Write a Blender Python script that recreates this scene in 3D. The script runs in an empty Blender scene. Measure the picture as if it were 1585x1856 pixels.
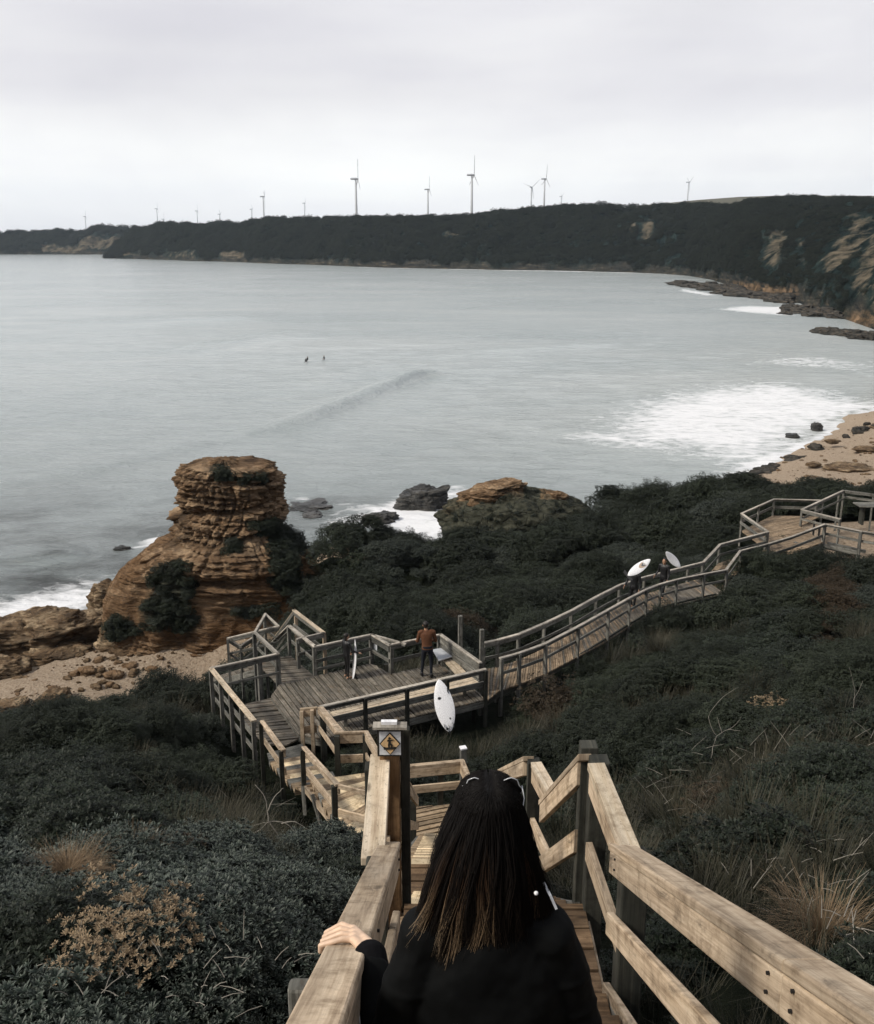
import bpy, bmesh, math, random
import numpy as np
from mathutils import Vector, Matrix
R = math.radians
C = bpy.context.scene.collection
SC = bpy.context.scene
random.seed(7)
rng = np.random.default_rng(7)

# ------------------------------------------------------------------ camera
F = 1750.0
PITCH = R(15.9)
cp, sp = math.cos(PITCH), math.sin(PITCH)
cam = bpy.data.cameras.new('camera')
cam.sensor_fit = 'HORIZONTAL'; cam.sensor_width = 36; cam.lens = F / 1585 * 36
cam.clip_start = 0.05; cam.clip_end = 60000
co = bpy.data.objects.new('camera', cam); C.objects.link(co)
co.location = (0, 0, 0); co.rotation_euler = (R(90) - PITCH, 0, 0)
SC.camera = co

# ------------------------------------------------------------------ world: overcast sky
SUN_EL, SUN_AZ = R(42), R(-112)          # azimuth from +Y towards +X
w = bpy.data.worlds.new('World'); SC.world = w; w.use_nodes = True
nt = w.node_tree; nt.nodes.clear()
def N(nt, t, **k):
    n = nt.nodes.new(t)
    for a, b in k.items():
        if a in ('op',): n.operation = b
        else: setattr(n, a, b)
    return n
def lk(nt, a, b): nt.links.new(a, b)
def ramp(nt, fac, stops, interp='LINEAR'):
    r = nt.nodes.new('ShaderNodeValToRGB'); r.color_ramp.interpolation = interp
    e = r.color_ramp.elements
    while len(e) < len(stops): e.new(0.5)
    for i, (p, c) in enumerate(stops):
        e[i].position = p
        e[i].color = tuple(c) + (1,) if len(c) == 3 else c
    if fac is not None: nt.links.new(fac, r.inputs[0])
    return r
out = N(nt, 'ShaderNodeOutputWorld'); bg = N(nt, 'ShaderNodeBackground')
sky = N(nt, 'ShaderNodeTexSky'); sky.sky_type = 'NISHITA'; sky.sun_disc = False
sky.sun_elevation = SUN_EL; sky.sun_rotation = SUN_AZ; sky.altitude = 30; sky.air_density = 1; sky.dust_density = 3
tc = N(nt, 'ShaderNodeTexCoord'); sx = N(nt, 'ShaderNodeSeparateXYZ'); lk(nt, tc.outputs['Generated'], sx.inputs[0])
base = ramp(nt, sx.outputs['Z'], [(0.0, (.72, .72, .74)), (0.03, (.80, .80, .805)), (0.055, (.86, .86, .85)), (0.085, (.78, .78, .78)),
                                  (0.13, (.63, .622, .64)), (0.24, (.54, .533, .562)), (0.6, (.44, .445, .47)), (1, (.37, .385, .41))])
mp = N(nt, 'ShaderNodeMapping'); mp.inputs['Scale'].default_value = (1.0, 1.0, 1.6); lk(nt, tc.outputs['Generated'], mp.inputs[0])
n1 = N(nt, 'ShaderNodeTexNoise'); n1.inputs['Scale'].default_value = 1.5; n1.inputs['Detail'].default_value = 6; n1.inputs['Roughness'].default_value = .52
n1.inputs['Distortion'].default_value = .35
lk(nt, mp.outputs[0], n1.inputs['Vector'])
cr = ramp(nt, n1.outputs['Fac'], [(0.34, (.82, .815, .85)), (0.5, (1.0, .995, 1.0)), (0.66, (1.15, 1.15, 1.13))])
mul = N(nt, 'ShaderNodeMixRGB', blend_type='MULTIPLY'); mul.inputs[0].default_value = 1
lk(nt, base.outputs[0], mul.inputs[1]); lk(nt, cr.outputs[0], mul.inputs[2])
# faint low cloud banks near the horizon
mp2 = N(nt, 'ShaderNodeMapping'); mp2.inputs['Scale'].default_value = (2.2, 2.2, 14); lk(nt, tc.outputs['Generated'], mp2.inputs[0])
n2 = N(nt, 'ShaderNodeTexNoise'); n2.inputs['Scale'].default_value = 1.6; n2.inputs['Detail'].default_value = 5; lk(nt, mp2.outputs[0], n2.inputs['Vector'])
cr2 = ramp(nt, n2.outputs['Fac'], [(0.38, (.93, .925, .95)), (0.58, (1.03, 1.03, 1.02))])
mul2 = N(nt, 'ShaderNodeMixRGB', blend_type='MULTIPLY'); mul2.inputs[0].default_value = .55
lk(nt, mul.outputs[0], mul2.inputs[1]); lk(nt, cr2.outputs[0], mul2.inputs[2])
sks = N(nt, 'ShaderNodeMixRGB', blend_type='MULTIPLY'); sks.inputs[0].default_value = 1; sks.inputs[2].default_value = (.10, .10, .10, 1)
lk(nt, sky.outputs[0], sks.inputs[1])
mixs = N(nt, 'ShaderNodeMixRGB'); mixs.inputs[0].default_value = .95
lk(nt, sks.outputs[0], mixs.inputs[1]); lk(nt, mul2.outputs[0], mixs.inputs[2])
lk(nt, mixs.outputs[0], bg.inputs[0]); bg.inputs[1].default_value = 1.24
lk(nt, bg.outputs[0], out.inputs[0])

sl = bpy.data.lights.new('sun', 'SUN'); sl.energy = 3.3; sl.angle = R(11); sl.color = (1, .93, .82)
so = bpy.data.objects.new('sun', sl); C.objects.link(so)
sv = Vector((math.sin(SUN_AZ) * math.cos(SUN_EL), math.cos(SUN_AZ) * math.cos(SUN_EL), math.sin(SUN_EL)))
so.rotation_euler = sv.to_track_quat('Z', 'Y').to_euler()
SC.view_settings.view_transform = 'Standard'; SC.view_settings.look = 'None'
SC.view_settings.exposure = 0.15; SC.view_settings.gamma = 1
SC.cycles.max_bounces = 6; SC.cycles.diffuse_bounces = 2; SC.cycles.glossy_bounces = 2
SC.cycles.transparent_max_bounces = 4
SC.cycles.use_denoising = True
SC.cycles.use_adaptive_sampling = True; SC.cycles.adaptive_threshold = .02
SC.cycles.volume_bounces = 0

# ------------------------------------------------------------------ helpers
SEA = -30.0
def ray(px, py):
    k = (py - 928) / F
    return Vector(((px - 792.5) / F, cp - k * sp, -sp - k * cp))
def Wt(px, py, t): return ray(px, py) * t
def Wz(px, py, z):
    d = ray(px, py); return d * (z / d.z)
def Wy(px, py, y):
    d = ray(px, py); return d * (y / d.y)
def proj(P):
    P = np.asarray(P, float)
    d = P[..., 1] * cp - P[..., 2] * sp
    u = P[..., 1] * sp + P[..., 2] * cp
    return 792.5 + P[..., 0] / d * F, 928 - u / d * F, d

PERM = np.random.default_rng(3).permutation(256)
PERM = np.concatenate([PERM, PERM, PERM])
GR = np.random.default_rng(4).uniform(-1, 1, (256, 3))
def pn(x, y, z=0.0):
    x, y, z = np.broadcast_arrays(np.asarray(x, float), np.asarray(y, float), np.asarray(z, float))
    xi, yi, zi = np.floor(x).astype(int), np.floor(y).astype(int), np.floor(z).astype(int)
    xf, yf, zf = x - xi, y - yi, z - zi
    u, v, s = xf**3*(xf*(xf*6-15)+10), yf**3*(yf*(yf*6-15)+10), zf**3*(zf*(zf*6-15)+10)
    def g(i, j, k):
        h = PERM[(PERM[(PERM[(xi+i) & 255] + yi + j) & 255] + zi + k) & 255]
        gr = GR[h]
        return gr[..., 0]*(xf-i) + gr[..., 1]*(yf-j) + gr[..., 2]*(zf-k)
    def L(a, b, t): return a + (b-a)*t
    return L(L(L(g(0,0,0), g(1,0,0), u), L(g(0,1,0), g(1,1,0), u), v),
             L(L(g(0,0,1), g(1,0,1), u), L(g(0,1,1), g(1,1,1), u), v), s)
def fbm(x, y, z=0.0, o=4, g=.5):
    a, f, t = 1., 1., 0.
    for i in range(o):
        t = t + a * pn(x*f + 17.3*i, y*f - 9.1*i, np.asarray(z)*f + 3.7*i); a *= g; f *= 2.03
    return t
def sstep(a, b, x):
    t = np.clip((x-a)/(b-a), 0, 1); return t*t*(3-2*t)

def mesh_np(name, V, Fq, mat=None, parent=None, smooth=True, attrs=None, link=True):
    me = bpy.data.meshes.new(name)
    V = np.asarray(V, float); Fq = np.asarray(Fq, int)
    me.vertices.add(len(V)); me.vertices.foreach_set('co', V.ravel())
    k = Fq.shape[1]
    me.loops.add(Fq.size); me.loops.foreach_set('vertex_index', Fq.ravel())
    me.polygons.add(len(Fq)); me.polygons.foreach_set('loop_start', np.arange(len(Fq))*k)
    me.polygons.foreach_set('loop_total', np.full(len(Fq), k))
    me.update(calc_edges=True); me.validate()
    if smooth: me.polygons.foreach_set('use_smooth', np.ones(len(me.polygons), bool))
    for an, av in (attrs or {}).items():
        a = me.attributes.new(an, 'FLOAT', 'POINT'); a.data.foreach_set('value', np.asarray(av, np.float32).ravel())
    if mat: me.materials.append(mat)
    o = bpy.data.objects.new(name, me)
    if link: C.objects.link(o)
    if parent: o.parent = parent
    return o
def grid_faces(nr, nc, wrap=False):
    i = np.arange(nr-1)[:, None]; m = nc if wrap else nc-1
    j = np.arange(m)[None, :]; jn = (j+1) % nc
    a = i*nc + j; b = i*nc + jn; c = (i+1)*nc + jn; d = (i+1)*nc + j
    return np.stack([a, b, c, d], -1).reshape(-1, 4)

class MB:
    def __init__(s): s.v = []; s.f = []; s.uv = []; s.m = []
    def box8(s, P, L=None, mi=0):
        b = len(s.v); s.v += [tuple(p) for p in P]
        u0, v0 = random.random()*40, random.random()*40
        P = [Vector(p) for p in P]
        if L is None: L = (P[4]-P[0]).length
        wd = (P[1]-P[0]).length; hh = (P[3]-P[0]).length
        # P0..3 start ring, P4..7 end ring
        offs = [0, wd, wd+hh, 2*wd+hh, 2*wd+2*hh]
        for k in range(4):
            a, c = k, (k+1) % 4
            s.f.append((b+a, b+c, b+c+4, b+a+4)); s.m.append(mi)
            s.uv += [(u0, v0+offs[k]), (u0, v0+offs[k+1]), (u0+L, v0+offs[k+1]), (u0+L, v0+offs[k])]
        s.f.append((b+3, b+2, b+1, b)); s.m.append(mi); s.uv += [(u0, v0), (u0, v0+hh), (u0+.02, v0+hh), (u0+.02, v0)]
        s.f.append((b+4, b+5, b+6, b+7)); s.m.append(mi); s.uv += [(u0, v0), (u0, v0+hh), (u0+.02, v0+hh), (u0+.02, v0)]
    def beam(s, p0, p1, wd, hh, up=(0, 0, 1), mi=0, plumb=False):
        p0, p1 = Vector(p0), Vector(p1); d = (p1-p0).normalized(); up = Vector(up)
        sd = d.cross(up)
        if sd.length < 1e-4: sd = Vector((1, 0, 0))
        sd.normalize(); u = up if plumb else sd.cross(d)
        a, b = sd*wd/2, u*hh/2
        s.box8([p0-a-b, p0+a-b, p0+a+b, p0-a+b, p1-a-b, p1+a-b, p1+a+b, p1-a+b], (p1-p0).length, mi)
    def post(s, p, wd, z0, z1, rot=0, dp=None, mi=0):
        dp = dp or wd; c, q = math.cos(rot), math.sin(rot)
        def cr(x, y, z): return (p[0]+x*c-y*q, p[1]+x*q+y*c, z)
        a, b = wd/2, dp/2
        r = lambda z: [cr(-a, -b, z), cr(a, -b, z), cr(a, b, z), cr(-a, b, z)]
        s.box8(r(z0)+r(z1), z1-z0, mi)
    def slab(s, poly, z, th, mi=0, uvd=None):
        b = len(s.v); n = len(poly)
        for zz in (z, z-th): s.v += [(p[0], p[1], zz if len(p) < 3 else p[2]-(z-zz)) for p in poly]
        d = Vector(uvd).normalized() if uvd else (Vector(poly[1][:2])-Vector(poly[0][:2])).normalized()
        u0, v0 = random.random()*40, random.random()*40
        def U(p): return (u0+p[0]*d[0]+p[1]*d[1], v0-p[0]*d[1]+p[1]*d[0])
        s.f.append(tuple(b+i for i in range(n))); s.uv += [U(p) for p in poly]; s.m.append(mi)
        s.f.append(tuple(b+n+i for i in reversed(range(n)))); s.uv += [U(p) for p in reversed(poly)]; s.m.append(mi)
        for i in range(n):
            j = (i+1) % n
            s.f.append((b+i, b+n+i, b+n+j, b+j)); s.m.append(mi)
            a, c = U(poly[i]), U(poly[j]); s.uv += [a, (a[0], a[1]+th), (c[0], c[1]+th), c]
    def tube(s, pts, rs, n=6, mi=0):
        b = len(s.v); pts = [Vector(p) for p in pts]
        for i, p in enumerate(pts):
            d = (pts[min(i+1, len(pts)-1)] - pts[max(i-1, 0)]).normalized()
            a = d.orthogonal().normalized() if abs(d.z) > .9 else d.cross(Vector((0, 0, 1))).normalized()
            c = d.cross(a)
            r = rs[i] if hasattr(rs, '__len__') else rs
            for k in range(n):
                t = 2*math.pi*k/n; s.v.append(tuple(p + a*math.cos(t)*r + c*math.sin(t)*r))
        for i in range(len(pts)-1):
            for k in range(n):
                k2 = (k+1) % n
                s.f.append((b+i*n+k, b+i*n+k2, b+(i+1)*n+k2, b+(i+1)*n+k)); s.m.append(mi)
                s.uv += [(i/(len(pts)-1), k/n), (i/(len(pts)-1), (k+1)/n), ((i+1)/(len(pts)-1), (k+1)/n), ((i+1)/(len(pts)-1), k/n)]
        s.f.append(tuple(b+k for k in reversed(range(n)))); s.m.append(mi); s.uv += [(0, 0)]*n
        e = b+(len(pts)-1)*n
        s.f.append(tuple(e+k for k in range(n))); s.m.append(mi); s.uv += [(1, 0)]*n
    def build(s, name, mats, parent=None, bevel=0, smooth=False, loc=None):
        me = bpy.data.meshes.new(name)
        o_ = Vector(loc) if loc is not None else Vector((0, 0, 0))
        me.from_pydata([tuple(Vector(v)-o_) for v in s.v], [], s.f)
        ul = me.uv_layers.new(name='UVMap')
        ul.data.foreach_set('uv', np.asarray(s.uv, np.float32).ravel())
        if not isinstance(mats, (list, tuple)): mats = [mats]
        for m in mats: me.materials.append(m)
        me.polygons.foreach_set('material_index', s.m)
        if smooth: me.polygons.foreach_set('use_smooth', [True]*len(me.polygons))
        me.validate(); me.update()
        o = bpy.data.objects.new(name, me); C.objects.link(o)
        if loc is not None and parent is None: o.location = o_
        if parent: o.parent = parent
        if bevel:
            b = o.modifiers.new('bevel', 'BEVEL'); b.width = bevel; b.segments = 2; b.limit_method = 'ANGLE'
        return o
def tag(o, label, cat, group=None, kind=None):
    if kind: o['kind'] = kind
    if label: o['label'] = label
    if cat: o['category'] = cat
    if group: o['group'] = group
    return o
def thing(name, label, cat, loc=(0, 0, 0), group=None, rotz=0):
    o = bpy.data.objects.new(name, None); C.objects.link(o); o.location = loc; o.rotation_euler[2] = rotz
    o.empty_display_size = .2
    return tag(o, label, cat, group)
def reparent(o, root):            # keep world placement of meshes built in world coordinates
    o.parent = root; o.matrix_parent_inverse = Matrix.Translation(-Vector(root.location)) if root.rotation_euler[2] == 0 else Matrix.Identity(4)
    return o

# ------------------------------------------------------------------ materials
def mat(name):
    m = bpy.data.materials.new(name); m.use_nodes = True
    b = m.node_tree.nodes['Principled BSDF']; return m, m.node_tree, b
def noise(nt, vec, scale, detail=4, rough=.5, dist=0):
    n = N(nt, 'ShaderNodeTexNoise'); n.inputs['Scale'].default_value = scale; n.inputs['Detail'].default_value = detail
    n.inputs['Roughness'].default_value = rough; n.inputs['Distortion'].default_value = dist
    if vec is not None: lk(nt, vec, n.inputs['Vector'])
    return n
def mapping(nt, src, scale):
    m = N(nt, 'ShaderNodeMapping'); m.inputs['Scale'].default_value = scale; lk(nt, src, m.inputs[0]); return m.outputs[0]
def mixc(nt, f, a, b, mode='MIX'):
    m = N(nt, 'ShaderNodeMixRGB', blend_type=mode)
    for i, x in enumerate((f, a, b)):
        if isinstance(x, (int, float)): m.inputs[i].default_value = x if i == 0 else (x, x, x, 1)
        elif isinstance(x, (tuple, list)): m.inputs[i].default_value = tuple(x)+(1,)
        else: lk(nt, x, m.inputs[i])
    return m.outputs[0]
def bump(nt, h, bsdf, strength=.4, dist=.01, prev=None):
    b = N(nt, 'ShaderNodeBump'); b.inputs['Strength'].default_value = strength; b.inputs['Distance'].default_value = dist
    lk(nt, h, b.inputs['Height'])
    if prev: lk(nt, prev, b.inputs['Normal'])
    if bsdf: lk(nt, b.outputs[0], bsdf.inputs['Normal'])
    return b.outputs[0]
def attr(nt, name):
    a = N(nt, 'ShaderNodeAttribute'); a.attribute_name = name; return a.outputs['Fac']
def plain(name, col, rough=.7, metal=0, spec=.5, emis=None):
    m, nt, b = mat(name); b.inputs['Base Color'].default_value = tuple(col)+(1,)
    b.inputs['Roughness'].default_value = rough; b.inputs['Metallic'].default_value = metal
    b.inputs['Specular IOR Level'].default_value = spec
    tc = N(nt, 'ShaderNodeTexCoord'); n = noise(nt, tc.outputs['Object'], 35, 3)
    r = ramp(nt, n.outputs['Fac'], [(.3, [c*.82 for c in col]), (.7, [min(1, c*1.15) for c in col])]); lk(nt, r.outputs[0], b.inputs['Base Color'])
    return m
def wood(name, dark, mid, light, stain=(.03, .025, .02), stain_amt=.35, rough=.8, grey=None, grey_amt=0.0, speck=0.0):
    m, nt, b = mat(name)
    uv = N(nt, 'ShaderNodeUVMap'); tc = N(nt, 'ShaderNodeTexCoord')
    g1 = noise(nt, mapping(nt, uv.outputs[0], (1.3, 26, 1)), 1, 6, .6, .6)
    g2 = noise(nt, mapping(nt, uv.outputs[0], (5, 140, 1)), 1, 3, .6)
    mx = N(nt, 'ShaderNodeMath', op='ADD'); s2 = N(nt, 'ShaderNodeMath', op='MULTIPLY'); s2.inputs[1].default_value = .35
    lk(nt, g2.outputs['Fac'], s2.inputs[0]); s1 = N(nt, 'ShaderNodeMath', op='MULTIPLY'); s1.inputs[1].default_value = .75
    lk(nt, g1.outputs['Fac'], s1.inputs[0]); lk(nt, s1.outputs[0], mx.inputs[0]); lk(nt, s2.outputs[0], mx.inputs[1])
    c = ramp(nt, mx.outputs[0], [(.36, dark), (.52, mid), (.70, light)]).outputs[0]
    # board to board change
    pb = noise(nt, mapping(nt, uv.outputs[0], (.35, 2.2, 1)), 1, 2)
    c = mixc(nt, 1, c, ramp(nt, pb.outputs['Fac'], [(.3, (.58, .58, .58)), (.7, (1.35, 1.31, 1.26))]).outputs[0], 'MULTIPLY')
    if grey:
        gn = noise(nt, mapping(nt, uv.outputs[0], (1.1, 5, 1)), 1, 5, .65)
        gf = ramp(nt, gn.outputs['Fac'], [(.55-grey_amt*.4, (0, 0, 0)), (.75-grey_amt*.4, (1, 1, 1))]).outputs[0]
        c = mixc(nt, gf, c, mixc(nt, 1, c, [x*3.2 for x in grey], 'MULTIPLY'))
    st = noise(nt, mapping(nt, uv.outputs[0], (3, 9, 1)), 1, 6, .7, 1.0)
    sf = ramp(nt, st.outputs['Fac'], [(.54, (0, 0, 0)), (.72, (stain_amt,)*3)]).outputs[0]
    c = mixc(nt, sf, c, stain)
    dn = noise(nt, tc.outputs['Object'], 2.6, 7, .72, .6); dn2 = noise(nt, tc.outputs['Object'], 11, 5, .7)
    dm_ = mixc(nt, .45, dn.outputs['Fac'], dn2.outputs['Fac'])
    c = mixc(nt, 1, c, ramp(nt, dm_, [(.36, (.42, .38, .34)), (.50, (.95, .94, .93)), (.62, (1.12, 1.11, 1.1))]).outputs[0], 'MULTIPLY')
    # knots
    vo = N(nt, 'ShaderNodeTexVoronoi'); vo.inputs['Scale'].default_value = 1; lk(nt, mapping(nt, uv.outputs[0], (2.1, 6.0, 1)), vo.inputs['Vector'])
    kf = ramp(nt, vo.outputs['Distance'], [(.05, (.75,)*3), (.12, (0, 0, 0))]).outputs[0]
    c = mixc(nt, kf, c, [x*.35 for x in dark])
    if speck:
        sn = noise(nt, mapping(nt, uv.outputs[0], (45, 60, 1)), 1, 3, .7)
        c = mixc(nt, ramp(nt, sn.outputs['Fac'], [(.60, (0, 0, 0)), (.68, (speck,)*3)]).outputs[0], c, (.06, .045, .03))
    lk(nt, c, b.inputs['Base Color'])
    b.inputs['Roughness'].default_value = rough; b.inputs['Specular IOR Level'].default_value = .25
    bump(nt, mx.outputs[0], b, .55, .004)
    return m
M = {}
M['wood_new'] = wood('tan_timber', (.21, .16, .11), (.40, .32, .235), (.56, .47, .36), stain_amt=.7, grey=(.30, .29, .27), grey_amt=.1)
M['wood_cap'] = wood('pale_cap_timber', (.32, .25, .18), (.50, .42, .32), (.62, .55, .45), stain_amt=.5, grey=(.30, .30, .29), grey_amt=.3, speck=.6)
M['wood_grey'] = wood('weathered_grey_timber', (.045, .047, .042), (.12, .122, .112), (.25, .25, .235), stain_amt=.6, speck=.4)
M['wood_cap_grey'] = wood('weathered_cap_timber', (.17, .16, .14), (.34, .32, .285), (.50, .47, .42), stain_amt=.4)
M['deck'] = wood('deck_planks', (.035, .033, .028), (.115, .105, .088), (.25, .23, .20), stain=(.19, .11, .05), stain_amt=.5, speck=.7)
M['deck_warm'] = wood('sunlit_tan_worn_planks', (.08, .06, .04), (.22, .165, .11), (.38, .30, .215), stain=(.05, .04, .03), stain_amt=.6, speck=.7)  # worn tan boards; the warm tint also paints in sunlight
M['step_mid'] = wood('worn_step_timber', (.12, .09, .06), (.29, .225, .155), (.44, .355, .26), stain=(.05, .038, .028), stain_amt=.8, speck=.8, grey=(.27, .26, .24), grey_amt=.4)
M['wood_dark'] = wood('dark_damp_timber', (.016, .018, .016), (.034, .036, .031), (.06, .06, .05), stain_amt=.4)
M['wood_brown'] = wood('brown_step_timber', (.05, .033, .02), (.13, .085, .05), (.24, .165, .10), stain_amt=.7, speck=.6)
M['wood_red'] = wood('orange_brown_post_timber', (.07, .04, .02), (.15, .09, .045), (.24, .15, .08), stain_amt=.3)
M['panel'] = wood('pale_anti_slip_panel', (.55, .44, .29), (.68, .56, .38), (.76, .64, .45), stain_amt=.35, speck=.9, rough=.9)
M['white'] = plain('white_gloss', (.78, .78, .80), .25)
M['black'] = plain('black_rubber', (.008, .008, .009), .5)
M['skin'] = plain('skin', (.64, .45, .32), .5)
M['skin_tan'] = plain('tanned_skin', (.36, .20, .12), .5)
M['jacket'] = plain('black_jacket_cloth', (.0018, .0022, .0024), .75, spec=.12)
M['cuff'] = plain('black_rib_cloth', (.004, .004, .005), .9, spec=.1)
M['denim'] = plain('dark_denim', (.012, .014, .02), .85, spec=.2)
M['wetsuit'] = plain('black_wetsuit', (.006, .006, .007), .5)
M['hair_dark'] = plain('dark_hair', (.010, .007, .005), .6)
M['jacket_brown'] = plain('rust_brown_jacket', (.105, .046, .024), .85, spec=.2)
M['metal'] = plain('steel', (.5, .5, .5), .3, 1)
M['turbine'] = plain('turbine_white', (.40, .41, .43), .6)
M['sign_black'] = plain('sign_black', (.01, .01, .01), .5)
M['sign_white'] = plain('sign_white', (.55, .57, .60), .5)
M['sign_tan'] = plain('sign_amber', (.62, .42, .22), .6)
M['bark'] = plain('bleached_bark', (.26, .24, .21), .9, spec=.1)

# foliage
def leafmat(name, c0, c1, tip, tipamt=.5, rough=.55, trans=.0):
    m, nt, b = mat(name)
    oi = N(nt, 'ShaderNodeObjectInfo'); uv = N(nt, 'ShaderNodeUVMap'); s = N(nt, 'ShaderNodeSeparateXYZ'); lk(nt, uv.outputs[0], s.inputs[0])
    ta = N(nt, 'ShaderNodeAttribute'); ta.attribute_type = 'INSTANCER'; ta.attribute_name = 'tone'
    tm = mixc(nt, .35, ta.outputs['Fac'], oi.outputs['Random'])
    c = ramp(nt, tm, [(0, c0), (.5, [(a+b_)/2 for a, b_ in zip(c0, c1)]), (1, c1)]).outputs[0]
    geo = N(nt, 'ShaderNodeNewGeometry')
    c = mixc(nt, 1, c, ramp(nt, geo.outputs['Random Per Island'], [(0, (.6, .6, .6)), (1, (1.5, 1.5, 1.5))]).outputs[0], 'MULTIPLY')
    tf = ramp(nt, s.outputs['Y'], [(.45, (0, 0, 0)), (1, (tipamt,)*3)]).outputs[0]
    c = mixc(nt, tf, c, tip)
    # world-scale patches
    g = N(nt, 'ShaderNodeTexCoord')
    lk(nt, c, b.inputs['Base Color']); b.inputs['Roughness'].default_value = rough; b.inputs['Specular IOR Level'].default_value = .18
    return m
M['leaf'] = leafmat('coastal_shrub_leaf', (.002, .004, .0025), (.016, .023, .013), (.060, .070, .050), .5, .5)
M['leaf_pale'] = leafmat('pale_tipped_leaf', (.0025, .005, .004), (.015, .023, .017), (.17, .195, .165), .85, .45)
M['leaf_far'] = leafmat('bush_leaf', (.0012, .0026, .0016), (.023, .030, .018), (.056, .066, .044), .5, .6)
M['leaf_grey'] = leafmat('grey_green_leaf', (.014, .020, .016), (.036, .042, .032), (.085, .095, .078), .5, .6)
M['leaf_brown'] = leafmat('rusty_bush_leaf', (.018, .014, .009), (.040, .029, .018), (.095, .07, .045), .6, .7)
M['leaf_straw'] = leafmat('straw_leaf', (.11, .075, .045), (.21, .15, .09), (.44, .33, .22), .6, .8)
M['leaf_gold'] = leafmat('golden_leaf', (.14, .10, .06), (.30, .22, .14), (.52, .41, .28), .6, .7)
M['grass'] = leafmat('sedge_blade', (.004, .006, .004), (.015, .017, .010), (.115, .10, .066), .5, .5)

# terrain
def terrain_mat():
    m, nt, b = mat('coastal_ground')
    tc = N(nt, 'ShaderNodeTexCoord'); P = tc.outputs['Object']
    n = noise(nt, P, .8, 8, .65); n3 = noise(nt, P, 6, 6, .7)
    soil = ramp(nt, n.outputs['Fac'], [(.3, (.007, .011, .007)), (.7, (.020, .023, .014))]).outputs[0]
    sand = ramp(nt, n3.outputs['Fac'], [(.30, (.15, .11, .075)), (.44, (.38, .295, .215)), (.7, (.54, .44, .34))]).outputs[0]
    earth = ramp(nt, n3.outputs['Fac'], [(.3, (.045, .032, .02)), (.5, (.12, .08, .047)), (.7, (.21, .15, .09))]).outputs[0]
    c = mixc(nt, attr(nt, 'sand'), soil, sand); c = mixc(nt, attr(nt, 'earth'), c, earth)
    lk(nt, c, b.inputs['Base Color']); b.inputs['Roughness'].default_value = .95; b.inputs['Specular IOR Level'].default_value = .05
    p1 = bump(nt, n.outputs['Fac'], None, 1, .5); bump(nt, n3.outputs['Fac'], b, 1, .25, p1)
    return m
M['ground'] = terrain_mat()
def rock_mat(name, cols, dark=(.03, .025, .02), strata=6.0, wet=0, green=True, sc=1.0):
    m, nt, b = mat(name)
    tc = N(nt, 'ShaderNodeTexCoord'); P = tc.outputs['Object']
    n = noise(nt, mapping(nt, P, (.35*sc, .35*sc, strata*.35)), 1, 8, .68, .5)
    n2 = noise(nt, mapping(nt, P, (2.2*sc, 2.2*sc, strata*2)), 1, 6, .7, .3)
    n3 = noise(nt, P, .45*sc, 5, .6)
    c = ramp(nt, n.outputs['Fac'], [(.32, cols[0]), (.48, cols[1]), (.62, cols[2])]).outputs[0]
    c = mixc(nt, 1, c, ramp(nt, n2.outputs['Fac'], [(.3, (.45, .45, .45)), (.5, (1, 1, 1)), (.7, (1.4, 1.36, 1.3))]).outputs[0], 'MULTIPLY')
    c = mixc(nt, ramp(nt, n3.outputs['Fac'], [(.5, (0, 0, 0)), (.68, (.7,)*3)]).outputs[0], c, dark)
    if green:
        c = mixc(nt, attr(nt, 'earth'), c, ramp(nt, n2.outputs['Fac'], [(.3, (.06, .035, .018)), (.6, (.18, .105, .055))]).outputs[0])
        c = mixc(nt, attr(nt, 'green'), c, ramp(nt, n2.outputs['Fac'], [(.35, (.022, .024, .018)), (.7, (.085, .085, .062))]).outputs[0])
    lk(nt, c, b.inputs['Base Color']); b.inputs['Roughness'].default_value = .35 if wet else .92; b.inputs['Specular IOR Level'].default_value = .4 if wet else .1
    vo = N(nt, 'ShaderNodeTexVoronoi', feature='DISTANCE_TO_EDGE'); vo.inputs['Scale'].default_value = 1
    wp = N(nt, 'ShaderNodeMixRGB'); wp.inputs[0].default_value = .12; lk(nt, P, wp.inputs[1]); lk(nt, n2.outputs['Color'], wp.inputs[2])
    lk(nt, mapping(nt, wp.outputs[0], (.9*sc, .9*sc, strata*.62)), vo.inputs['Vector'])
    ck = ramp(nt, vo.outputs['Distance'], [(.0, (.0,)*3), (.07, (1,)*3)]).outputs[0]
    p = bump(nt, n.outputs['Fac'], None, .9, .35/sc); p = bump(nt, ck, None, .8, .10/sc, p); bump(nt, n2.outputs['Fac'], b, 1, .14/sc, p)
    return m
M['ochre'] = rock_mat('ochre_sandstone', [(.062, .038, .022), (.18, .115, .067), (.36, .255, .16)])
M['ochre2'] = rock_mat('brown_layered_sandstone', [(.055, .037, .024), (.15, .102, .062), (.36, .275, .18)])
M['knoll'] = rock_mat('scrubby_rock', [(.045, .038, .027), (.12, .095, .062), (.30, .20, .11)], strata=1.4)
M['blackrock'] = rock_mat('dark_wet_rock', [(.013, .014, .014), (.035, .035, .033), (.085, .08, .07)], wet=1, green=False)
M['shore'] = rock_mat('dark_shore_rock', [(.02, .022, .022), (.05, .048, .043), (.12, .10, .08)], green=False)
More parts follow.
